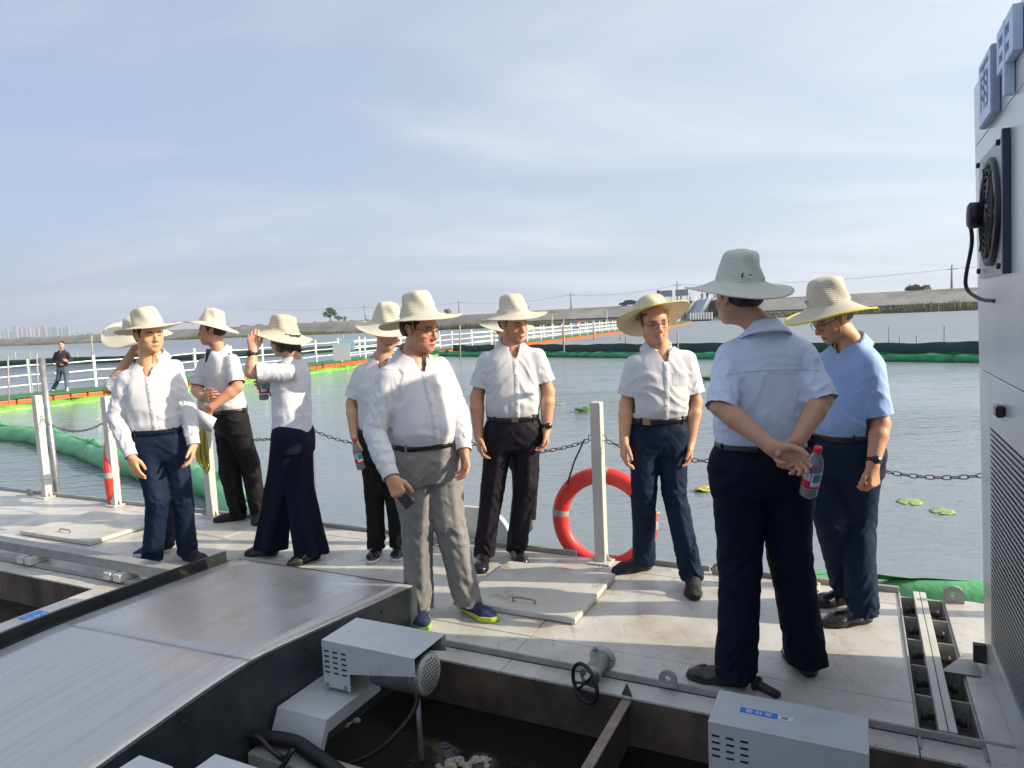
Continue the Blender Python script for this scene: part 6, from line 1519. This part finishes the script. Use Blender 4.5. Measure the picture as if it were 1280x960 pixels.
# trees
LEAF = mat('tree_leaves', (.045, .075, .025), rough=.8, col2=(.09, .12, .04), vscale=1.2); BARK = mat('bark', (.07, .055, .04), rough=.9)
def tree(x, y_top, y_bot, wpx, label, seed, n_=900, trunk=.35, far=12.0, hazy=False, nm='tree'):
    s = s_at(x); base_ = DK(s, far, 3.0); sc = base_.y / FPX; top = D(x, y_top, base_.y).z; bot = D(x, y_bot, base_.y).z; h = top - base_.z; W_ = wpx * sc / 2
    t = empty(nm, base_); tag(t, label, 'tree', 'trees beyond the dyke'); r = np.random.default_rng(seed); b = MB(); ct = base_ + Vector((0, 0, h * .45))
    b.tube([base_ - Vector((0, 0, 1)), base_ + Vector((0, 0, h * .4)), ct + Vector((.2, 0, h * .25))], [h * .035, h * .028, h * .012], 8)
    cl = []
    for k in range(9):
        d_ = r.normal(size=3); d_ /= np.linalg.norm(d_); c = base_ + Vector((d_[0] * W_ * .62, d_[1] * W_ * .62, h * (trunk + (1 - trunk) * .5) + d_[2] * h * (1 - trunk) * .33)); cl.append((c, r.uniform(.28, .5) * W_)); b.tube([ct, ct.lerp(c, .5) + Vector((0, 0, .2)), c], [h * .012, h * .008, h * .003], 5)
    b.build('trunk', BARK, t); V = []; T_ = []
    for k in range(n_):
        c, rr_ = cl[int(r.integers(len(cl)))]; d_ = r.normal(size=3); d_ /= np.linalg.norm(d_); p = c + Vector(d_ * rr_ * r.uniform(.5, 1.05) * np.array([1, 1, .75])); a_, b_ = Vector(r.normal(size=3)).normalized(), Vector(r.normal(size=3)).normalized(); z = W_ * .085 * r.uniform(.6, 1.3); k0 = len(V); V += [tuple(p - a_ * z), tuple(p + a_ * z), tuple(p + b_ * z), tuple(p - b_ * z)]; T_.append((k0, k0 + 2, k0 + 1)); T_.append((k0, k0 + 1, k0 + 3))
    link('crown', np_mesh('crown', np.array(V), None, np.array(T_), False), LEAF, t)
tree(397, 386, 403, 19, 'tallest tree beyond the dyke, left of the middle', 1); tree(407, 395, 403, 12, 'low round tree just right of the tallest tree', 2, 600, .15); tree(415, 396, 403, 8, 'small tree at the right end of the left tree group', 3, 400, .15)
tree(1144, 357, 365, 27, 'wide low tree on the dyke left of the tall power pole', 4, 1100, .1); tree(545, 382, 390, 12, 'dark small tree behind the spectacled man\'s hat', 5, 500, .1); tree(466, 392, 399, 12, 'dark small tree behind the two middle hats', 6, 500, .1); tree(905, 352, 372, 16, 'dark tree behind the people on the viewing platform', 7, 500, .2)
# far city and woods
CITY = mat('far_tower_block', (.30, .30, .31), rough=.8, var=.2, vscale=.02); WINM = mat('far_window_bands', (.12, .14, .17), rough=.5)
fr = random.Random(4)
def tower(x, y_top, wpx, Y, i):
    c = D(x, 420, Y); sc = Y / FPX; w_ = wpx * sc; top = D(x, y_top, Y).z; t = empty('tower_block', Vector((c.x, Y, 0))); tag(t, 'tall pale tower block in the dense part of the hazy skyline' if 20 < x < 86 else 'low faint tower block at the edge of the hazy skyline', 'building', 'tower blocks on the hazy skyline')
    b = MB(); b.box((c.x, Y, top / 2), (w_, w_ * .8, top)); b.build('wall', CITY, t)
    b = MB()
    for k in range(int(top / 7)): b.box((c.x, Y - w_ * .4 - .5, 4 + k * 7), (w_ * .86, 1.2, 2.6))
    o = b.build('window_bands', WINM, t); o['kind'] = 'stuff'
x = -6
i = 0
while x < 152:
    big = 20 < x < 86; tower(x, (fr.uniform(406.5, 410) if big else fr.uniform(411.5, 415)) + (2.5 if x > 88 else 0), fr.uniform(3, 5.5), 2600 + fr.uniform(-200, 300), i); x += fr.uniform(3.8, 6.8); i += 1
WOOD = mat('far_wood', (.06, .08, .05), rough=.9); V = []; T_ = []
for k in range(5200):
    Y = rng.uniform(900, 1300); x = rng.uniform(290, 560) if rng.uniform() < .8 else rng.uniform(560, 640); p = D(x, 400, Y); sc = Y / FPX; h = (4 + 6 * (.5 + .5 * math.sin(x * .21) * math.sin(x * .07))) * sc * rng.uniform(.2, 1); a_ = rng.uniform(.6, 1.8) * sc; q0 = Vector((p.x, Y, h)); k0 = len(V)
    V += [tuple(q0 + Vector((-a_, 0, -a_))), tuple(q0 + Vector((a_, rng.uniform(-a_, a_), -a_ * .5))), tuple(q0 + Vector((rng.uniform(-a_, a_), 0, a_)))]; T_.append((k0, k0 + 1, k0 + 2))
tag(link('distant_wood', np_mesh('wood', np.array(V), None, np.array(T_), False), WOOD), 'hazy line of woods far beyond the dyke', 'woods', kind='stuff')
# ------------------------------------------------------------------ the group on the deck
PEOPLE = {}
PEOPLE['A'] = person(dict(seed=1, label='black-haired man in long-sleeved white shirt looking right, in front of the left hatch', sleeve='long', front=True, pocket=False,
    head=(186, 419, 0.0), yaw_h=52, pitch=2, yaw_t=22, yaw_p=15, sh=[(156, 467, -.06), (214, 462, .06)], el=[(144, 522, -.10), (235, 512, .04)], wr=[(164, 571, -.2), (242, 556, -.04)],
    hd=[(172, 602, -.24), (240, 580, -.1)], th=[Vector((1, -.4, 0)), fw(20)], pel=(197, 538, 0), kn=[(197, 626, -.1), (228, 624, 0)], ft=[((188, 706), (197, 721)), ((227, 698), (261, 704))],
    w=0.98, shoe=MATT_SHOE, laces=SOLE_BLACK, trouser=NAVY_BLUE, nobuckle=True, beltm=NAVY, jaw=1.08, tone=(0.56, 0.31, 0.19),
    hat=dict(R=.205, H=.125, rt=.082, cord=2, tilt=(0, -9, 4), up=.010, wave=[(.012, 2, 0.4)], droop=.022)))
PEOPLE['B'] = person(dict(seed=2, label='man mostly hidden at far left, raising his elbow to his tilted hat', sleeve='short', cut=0.9,
    head=(182, 424, 0.0), yaw_h=-25, pitch=0, yaw_t=-20, sh=[(168, 460, 0), (218, 452, 0)], el=[(137, 486, .0), (226, 500, 0)], wr=[(166, 440, .05), (224, 535, -.08)],
    hd=[(178, 424, .05), (224, 560, -.1)], th=[Vector((0.3, -1, 0)), fw(-20)], pel=(198, 530, 0), kn=[(204, 612, 0), (212, 612, .05)], ft=[((212, 690), (172, 696)), ((216, 680), (190, 684))],
    shoe=NAVY_SHOE, sole=SOLE_WHITE, sole_h=.03, trouser=NAVY, nobuckle=True,
    hat=dict(R=.232, H=.11, at=(171, 413, 0.02), tilt=(0, 14, -14), wave=[(.03, 2, 0.2)], droop=.03)))
PEOPLE['C'] = person(dict(seed=3, label='man in white polo and black trousers in left profile, forearms crossed, holding paper', sleeve='short', cut=0.85,
    head=(265, 413, 0.0), yaw_h=-78, pitch=2, yaw_t=-48, yaw_p=-50, sh=[(255, 450, .10), (290, 445, -.10)], el=[(246, 487, .02), (297, 484, -.20)], wr=[(254, 498, -.22), (264, 509, -.30)],
    hd=[(268, 494, -.34), (252, 524, -.30)], th=[Vector((0, 0, 1)), Vector((-.8, -.2, .3))], pel=(288, 512, 0), kn=[(288, 590, 0), (312, 578, 0)], ft=[((308, 649), (268, 653)), ((326, 645), (320, 660))],
    w=1.02, fat=.03, arm=1.12, shoe=MATT_SHOE, trouser=BLACK_CLOTH, leg=(0.10, 0.080, 0.066), nobuckle=True, tone=(0.47, 0.235, 0.15), curl=(.5, .7), jaw=1.1,
    hat=dict(R=.212, H=.115, rt=.075, tilt=(0, -17, 0), up=.012, wave=[(.010, 2, 0.3)], droop=.035)))
PEOPLE['D'] = person(dict(seed=4, label='woman in white lace blouse and wide navy trousers holding her hat brim', sleeve='short', cut=0.85, female=True, k=.95,
    head=(354, 424, 0.0), yaw_h=-118, pitch=6, yaw_t=-112, yaw_p=-100, sh=[(360, 458, -.12), (368, 452, .15)], el=[(314, 466, -.20), (345, 492, .12)], wr=[(316, 438, -.18), (341, 486, .08)],
    right=(False, True), hd=[(316, 420, -.16), (331, 483, .05)], th=[Vector((1, .2, 0)), Vector((0, 0, 1))], pel=(365, 528, 0), kn=[(350, 610, 0), (374, 610, 0)], ft=[((345, 694), (311, 694)), ((400, 697), (362, 709))],
    w=.92, wide=True, leg=(.10, .090, .100), hem=.045, untucked=True, trouser=DARK_NAVY, shirt=LACE, watch=[(0, WATCH, (-.3, -1, 0))], tone=(0.50, 0.29, 0.2),
    hat=dict(R=.2, H=.105, rt=.082, rc=.102, mat=STRAW_YELLOW, tilt=(0, -18, 3), up=.010, wave=[(.012, 2, 1.0)], droop=.05)))
PEOPLE['E'] = person(dict(seed=5, label='man in white short sleeves and black trousers half hidden, holding a bottle low', sleeve='short', cut=0.8,
    head=(484, 414, 0.0), yaw_h=10, pitch=14, yaw_t=5, sh=[(452, 459, 0), (506, 455, 0)], el=[(440, 505, 0), (514, 505, 0)], wr=[(443, 545, -.04), (510, 545, 0)],
    hd=[(447, 566, -.06), (510, 565, 0)], th=[fw(10), fw(10)], pel=(480, 537, 0), kn=[(468, 615, 0), (492, 612, 0)], ft=[((474, 688), (464, 707)), ((500, 688), (497, 702))],
    shoe=LEATHER, sole=SOLE_WHITE, sole_h=.025, laces=SOLE_WHITE, trouser=BLACK_CLOTH, curl=(.75, .4), leg=(.09, .066, .058),
    hat=dict(R=.205, H=.13, rt=.075, tilt=(0, -2, -8), up=.012, wave=[(.010, 2, 0.4)], droop=.05)))
PEOPLE['F'] = person(dict(seed=6, label='man in spectacles, long-sleeved white shirt and grey trousers holding a black phone', sleeve='long', front=True,
    head=(525, 411, 0.0), yaw_h=58, pitch=10, yaw_t=36, yaw_p=25, sh=[(484, 463, -.10), (549, 450, .10)], el=[(468, 541, -.16), (574, 518, .08)], wr=[(489, 597, -.30), (580, 563, -.04)],
    hd=[(503, 628, -.34), (583, 592, -.08)], th=[Vector((1, -.3, 0.1)), fw(30)], pel=(529, 554, 0), kn=[(521, 655, -.02), (562, 652, 0)], ft=[((524, 768), (530, 790)), ((578, 763), (619, 778))],
    w=1.04, fat=.03, sr=1.03, shoe=NAVY_SHOE, sole=SOLE_LIME, sole_h=.034, laces=NAVY_SHOE, toe_w=1.05, trouser=GREY_CLOTH, leg=(0.104, 0.082, 0.071), hem=.055, curl=(.55, .45), glasses=True, jaw=1.12, tone=(0.50, 0.25, 0.17), bo=-.35, nobuckle=True,
    hat=dict(R=.215, H=.128, rt=.072, cord=7, tilt=(0, -17, 3), up=.014, wave=[(.014, 2, 0.4)], droop=.030, mark=(2.6, .03))))
PEOPLE['K'] = person(dict(seed=11, label='person in a straw hat almost fully hidden behind the man with the brown watch', sleeve='short',
    head=(634, 412, 0.0), yaw_h=20, pitch=8, yaw_t=10, sh=[(618, 446, 0), (660, 443, 0)], el=[(616, 485, 0), (664, 482, 0)], wr=[(622, 520, -.05), (662, 520, -.05)],
    hd=[(624, 535, -.05), (662, 535, -.05)], th=[fw(10), fw(10)], pel=(642, 515, 0), kn=[(652, 590, 0), (662, 588, 0)], ft=[((652, 655), (650, 664)), ((659, 655), (658, 664))], w=.85,
    trouser=BLACK_CLOTH, hat=dict(R=.205, H=.10, tilt=(0, 0, -3), wave=[(.012, 2, 0.4)], droop=.035)))
PEOPLE['G'] = person(dict(seed=7, label='man in white short-sleeved shirt with brown wristwatch and plum-dark trousers, centre of group', sleeve='short', cut=0.72, front=True, pocket=False,
    head=(642, 404, 0.0), yaw_h=36, pitch=12, roll=3, yaw_t=12, yaw_p=5, sh=[(608, 443, 0), (671, 438, 0)], el=[(596, 497, 0), (685, 490, 0)], wr=[(598, 545, -.06), (683, 537, -.05)],
    hd=[(600, 575, -.1), (682, 568, -.08)], th=[fw(10), fw(10)], pel=(641, 521, 0), kn=[(616, 608, 0), (657, 606, 0)], ft=[((606, 698), (601, 720)), ((643, 694), (655, 707))],
    w=1.0, fat=.02, arm=1.08, shoe=LEATHER, trouser=AUBERGINE, leg=(.098, .075, .064), watch=[(1, WATCH_BROWN, (.3, -1, 0))], jaw=1.05, tone=(0.50, 0.255, 0.165), curl=(.5, .6),
    hat=dict(R=.212, H=.122, rt=.074, cord=1, tilt=(0, -13, 2), up=.012, wave=[(.012, 2, 0.4)], droop=.030, mark=(2.3, .02))))
PEOPLE['H'] = person(dict(seed=8, label='smiling man in spectacles and white short sleeves with his hat pushed back', sleeve='short', cut=0.78, front=True,
    head=(817, 403, 0.0), yaw_h=8, pitch=8, roll=6, yaw_t=6, yaw_p=0, sh=[(793, 447, 0), (858, 441, 0)], el=[(783, 506, 0), (869, 503, 0)], wr=[(780, 552, -.08), (863, 553, -.06)],
    hd=[(779, 582, -.12), (859, 588, -.1)], th=[fw(5), fw(5)], pel=(823, 523, 0), kn=[(805, 618, -.06), (843, 614, -.08)], ft=[((818, 711), (764, 717)), ((866, 730), (868, 750))],
    w=.97, fat=.015, shoe=MATT_SHOE, laces=SOLE_BLACK, trouser=NAVY_BLUE, glasses=True, smile=1.0, hairm=HAIR_GREY, buckle=BRASS, bo=-.55, tone=(0.53, 0.28, 0.17), curl=(.45, .45), jaw=.98,
    hat=dict(R=.213, H=.105, rt=.080, dome=True, cord=6, tilt=(0, -34, 0), at=(815, 391, .02), wave=[(.016, 2, 0.2)], droop=.03, mat=STRAW_YELLOW, edge=TRIM)))
PEOPLE['J'] = person(dict(seed=10, label='man in blue polo shirt with black smartwatch looking down to the left', sleeve='short', cut=0.86, shirt=BLUE_CLOTH, vneck=.055, tip=.07,
    head=(1040, 396, 0.02), yaw_h=-80, pitch=28, yaw_t=-62, yaw_p=-62, sh=[(1040, 440, .13), (1084, 444, -.13)], el=[(1028, 505, .15), (1101, 530, -.16)], wr=[(1015, 540, .10), (1091, 582, -.24)],
    hd=[(1010, 560, .08), (1093, 612, -.26)], th=[fw(-60), fw(-60)], pel=(1057, 543, 0), kn=[(1037, 645, 0), (1073, 650, 0)], ft=[((1062, 753), (1026, 757)), ((1092, 777), (1028, 783))],
    w=1.0, fat=.03, arm=1.05, shoe=LEATHER, trouser=NAVY_BLUE, leg=(.105, .08, .070), watch=[(1, WATCH, (-.2, -1, 0.1))], hairm=HAIR_GREY, nobuckle=True, tone=(0.52, 0.27, 0.17), curl=(.5, 1.0), glasses=True,
    hat=dict(R=.212, H=.135, rt=.082, cord=2, tilt=(0, -19, 0), up=.014, wave=[(.014, 2, 0.2)], droop=.05, edge=TRIM, er=.0055, mark=(1.2, .03))))
PEOPLE['I'] = person(dict(seed=9, label='broad man seen from behind in pale blue shirt, hands clasped behind his back', sleeve='rolled', shirt=PALE_BLUE_CLOTH, seams=True,
    head=(923, 370, 0.03), yaw_h=-152, pitch=2, yaw_t=178, yaw_p=178, sh=[(914, 432, 0), (1000, 430, 0)], el=[(901, 508, -.12), (1027, 500, -.12)], wr=[(966, 560, -.30), (996, 552, -.26)],
    right=(False, True), hk=1.06, hd=[(1012, 588, -.35), (966, 580, -.28)], th=[Vector((0.3, -.3, 1)), Vector((0, -.3, 1))], pel=(951, 556, 0), kn=[(925, 695, 0), (987, 692, 0)], ft=[((938, 860), (860, 846)), ((1017, 850), (984, 815))],
    fold=.6, w=1.12, fat=.07, arm=1.04, sr=1.0, shoe=LEATHER, laces=SOLE_BLACK, trouser=DARK_NAVY, leg=(.112, .092, .078), nobuckle=True, tone=(0.46, 0.25, 0.175), curl=(.6, .9),
    hat=dict(R=.218, H=.128, rt=.072, mat=STRAW_PALE, tilt=(0, -10, -2), up=.010, wave=[(.012, 2, 0.6)], droop=.04, mark=(-2.3, .03))))
pier_man = person(dict(seed=12, hi=False, res=.012, z0=-0.13, label='dark-haired man in maroon jersey and faded jeans standing on the far pier', group='people far from the deck', sleeve='long', cut=0.8,
    head=(77, 431), yaw_h=10, pitch=10, yaw_t=5, sh=[(70, 440), (84, 440)], el=[(67, 450), (89, 450)], wr=[(75, 456, -.2), (84, 452, -.25)],
    hd=[(79, 456, -.3), (80, 450, -.3)], th=[Vector((0, 0, 1)), Vector((0, 0, 1))], pel=(78, 458), kn=[(73, 474), (83, 474)], ft=[((68, 488), (64, 490)), ((84, 488), (85, 491))],
    w=1.0, shirt=MAROON_CLOTH, trouser=JEANS, shoe=SOLE_WHITE, sole=SOLE_WHITE, nobuckle=True))
# ------------------------------------------------------------------ things in hands
CLEAR = mat('clear_plastic', (.86, .90, .95), rough=.08, trans=.75, ior=1.2); CAPR = mat('red_bottle_cap', (.75, .02, .04), rough=.4); LBR = mat('red_bottle_label', (.62, .02, .08), rough=.4); LBW = mat('white_bottle_label', (.80, .80, .82), rough=.4); LBT = mat('teal_bottle_label', (.03, .28, .36), rough=.4)
def bottle(c, up, face, label, s=1.0):
    """c centre, up towards the cap"""
    up = Vector(up).normalized(); X = (Vector(face) - up * Vector(face).dot(up)).normalized(); o = Vector(c) - up * .105 * s; t = empty('water_bottle', o); tag(t, label, 'bottle', 'plastic water bottles with red labels held in hands')
    r = .0325 * s; b = MB(); b.lathe([(0, .004), (r * .8, 0), (r, .008), (r, .125), (r * .98, .14), (r * .8, .165), (.013 * s, .192), (.0125 * s, .202)], o, up, 28); b.build('bottle_body', CLEAR, t)
    b = MB(); b.lathe([(.0145 * s, .196), (.0155 * s, .199), (.0155 * s, .214), (.0145 * s, .216), (0, .216)], o, up, 20); b.build('cap', CAPR, t)
    Y = up.cross(X)
    def band(z0_, z1_, a0_, a1_, m_, nm, g):
        b = MB(); rows = [[o + up * z + (X * math.cos(a) + Y * math.sin(a)) * (r + g) for a in [a0_ + (a1_ - a0_) * k / 14 for k in range(15)]] for z in (z0_, (z0_ + z1_) / 2, z1_)]; b.grid(rows); return b.build(nm, m_, t)
    band(.045, .118, 0, 2 * math.pi - .001, LBW, 'label', .0006); band(.047, .082, -1.9, 1.9, LBR, 'label_band', .0011); band(.060, .100, -.15, 1.0, LBW, 'label_panel', .0015); band(.078, .112, .0, .95, LBT, 'label_picture', .0019)
    b = MB(); b.lathe([(0, .006), (r * .9, .006), (r * .93, .04), (0, .04)], o, up, 24); b.build('water_inside', mat('bottle_water', (.5, .55, .58), rough=.1), t)
pI = PEOPLE['I']; cI = D(1016, 590, pI['d'] - .36); bottle(cI, (cI - D(1011, 620, pI['d'] - .33)).normalized() + Vector((.0, -.1, 0)), (-.3, -1, 0), 'water bottle with red and white label held behind the broad man\'s back')
pE = PEOPLE['E']; cE = D(448, 568, pE['d'] - .08); bottle(cE, Vector((-.15, -.1, 1)), (0, -1, 0), 'water bottle held low by the half-hidden man in black trousers')
pD = PEOPLE['D']; cD = D(329, 481, pD['d'] + .04); bottle(cD, Vector((.02, 0, 1)), (0, -1, 0), 'water bottle held in front of the woman\'s lace blouse')
pF = PEOPLE['F']; w_, h_ = pF['wr'][0], pF['hd'][0]; dd = (h_ - w_).normalized(); pc = D(505, 622, pF['d'] - .335)
b = MB(); ay = (dd + Vector((.25, 0, 0))).normalized(); ax_ = (Vector((1, -.35, .3)) - ay * Vector((1, -.35, .3)).dot(ay)).normalized(); az = ax_.cross(ay); b.box(pc + az * 0.0, (.060, .105, .009), (ax_, ay, az)); ph = b.build('smartphone', mat('phone_black', (.012, .012, .016), rough=.15), None, bevel=.003); tag(ph, 'black phone in the spectacled man\'s hand against his grey trousers', 'phone')
pC = PEOPLE['C']; dC = pC['d']
b = MB(); P_ = [D(247, 511, dC - .34), D(271, 523, dC - .36), D(264, 541, dC - .36), D(240, 528, dC - .33)]; b.grid([[P_[0], P_[1]], [P_[0].lerp(P_[3], .5) + Vector((0, -.01, 0)), P_[1].lerp(P_[2], .5) + Vector((0, -.008, 0))], [P_[3], P_[2]]]); tag(b.build('folded_paper', mat('white_paper', (.72, .74, .80), rough=.8), solid=.003), 'folded white paper in the crossed-arm man\'s hand', 'paper')
# ------------------------------------------------------------------ people on the viewing platform
src = pier_man['root']; kids = [o for o in src.children_recursive]
spots = [(852, 1.5, .9), (904, .6, 1.0), (899, 1.5, 1.0), (894, .8, 1.02), (889, 1.4, .97), (884, .7, 1.0), (878, 1.6, 1.0), (864, 1.2, .95)]
cl = [MAROON_CLOTH, WHITE_CLOTH, NAVY, WHITE_CLOTH, WHITE_CLOTH, DARK_NAVY, GREY_CLOTH, WHITE_CLOTH]
for i, (x, n_, k) in enumerate(spots):
    r = src.copy(); COL.objects.link(r); r.location = DK(s_at(x, n_), n_, 3.63); r.rotation_euler = (0, 0, rng.uniform(-1.5, 1.5)); r.scale = (k, k, k); r['label'] = ('tiny distant person alone below the right information board', 'tiny distant person in white near the left end of the group on the dyke platform', 'tiny distant person in dark clothes on the viewing platform', 'tiny distant person in white on the viewing platform')[(0 if x == 852 else 1 if x == 864 else 2 if cl[i] in (NAVY, DARK_NAVY) else 3)]; r['group'] = 'people on the viewing platform'
    mp_ = {src: r}
    for o in kids:
        c = o.copy(); COL.objects.link(c); c.parent = mp_[o.parent]; c.matrix_parent_inverse = (Matrix.Translation(-src.location) if o.parent == src else Matrix.Identity(4)) if False else o.matrix_parent_inverse.copy(); mp_[o] = c
        if o.name.startswith('shirt') and c.material_slots:
            c.material_slots[0].link = 'OBJECT'; c.material_slots[0].material = cl[i]

# ------------------------------------------------------------------ the hazy air over the lake
hzm = bpy.data.materials.new('pale_haze'); hzm.use_nodes = True; ht = hzm.node_tree; ht.nodes.clear(); ho = ht.nodes.new('ShaderNodeOutputMaterial'); hv = ht.nodes.new('ShaderNodeVolumePrincipled')
hv.inputs['Color'].default_value = (.80, .86, .96, 1); hv.inputs['Density'].default_value = .00040; hv.inputs['Anisotropy'].default_value = .2; ht.links.new(hv.outputs[0], ho.inputs['Volume'])
hb = MB(); hb.box((0, 3350, 23), (12600, 10000, 56)); hb = hb.build('haze', hzm); tag(hb, 'thin summer haze over the lake', kind='stuff')
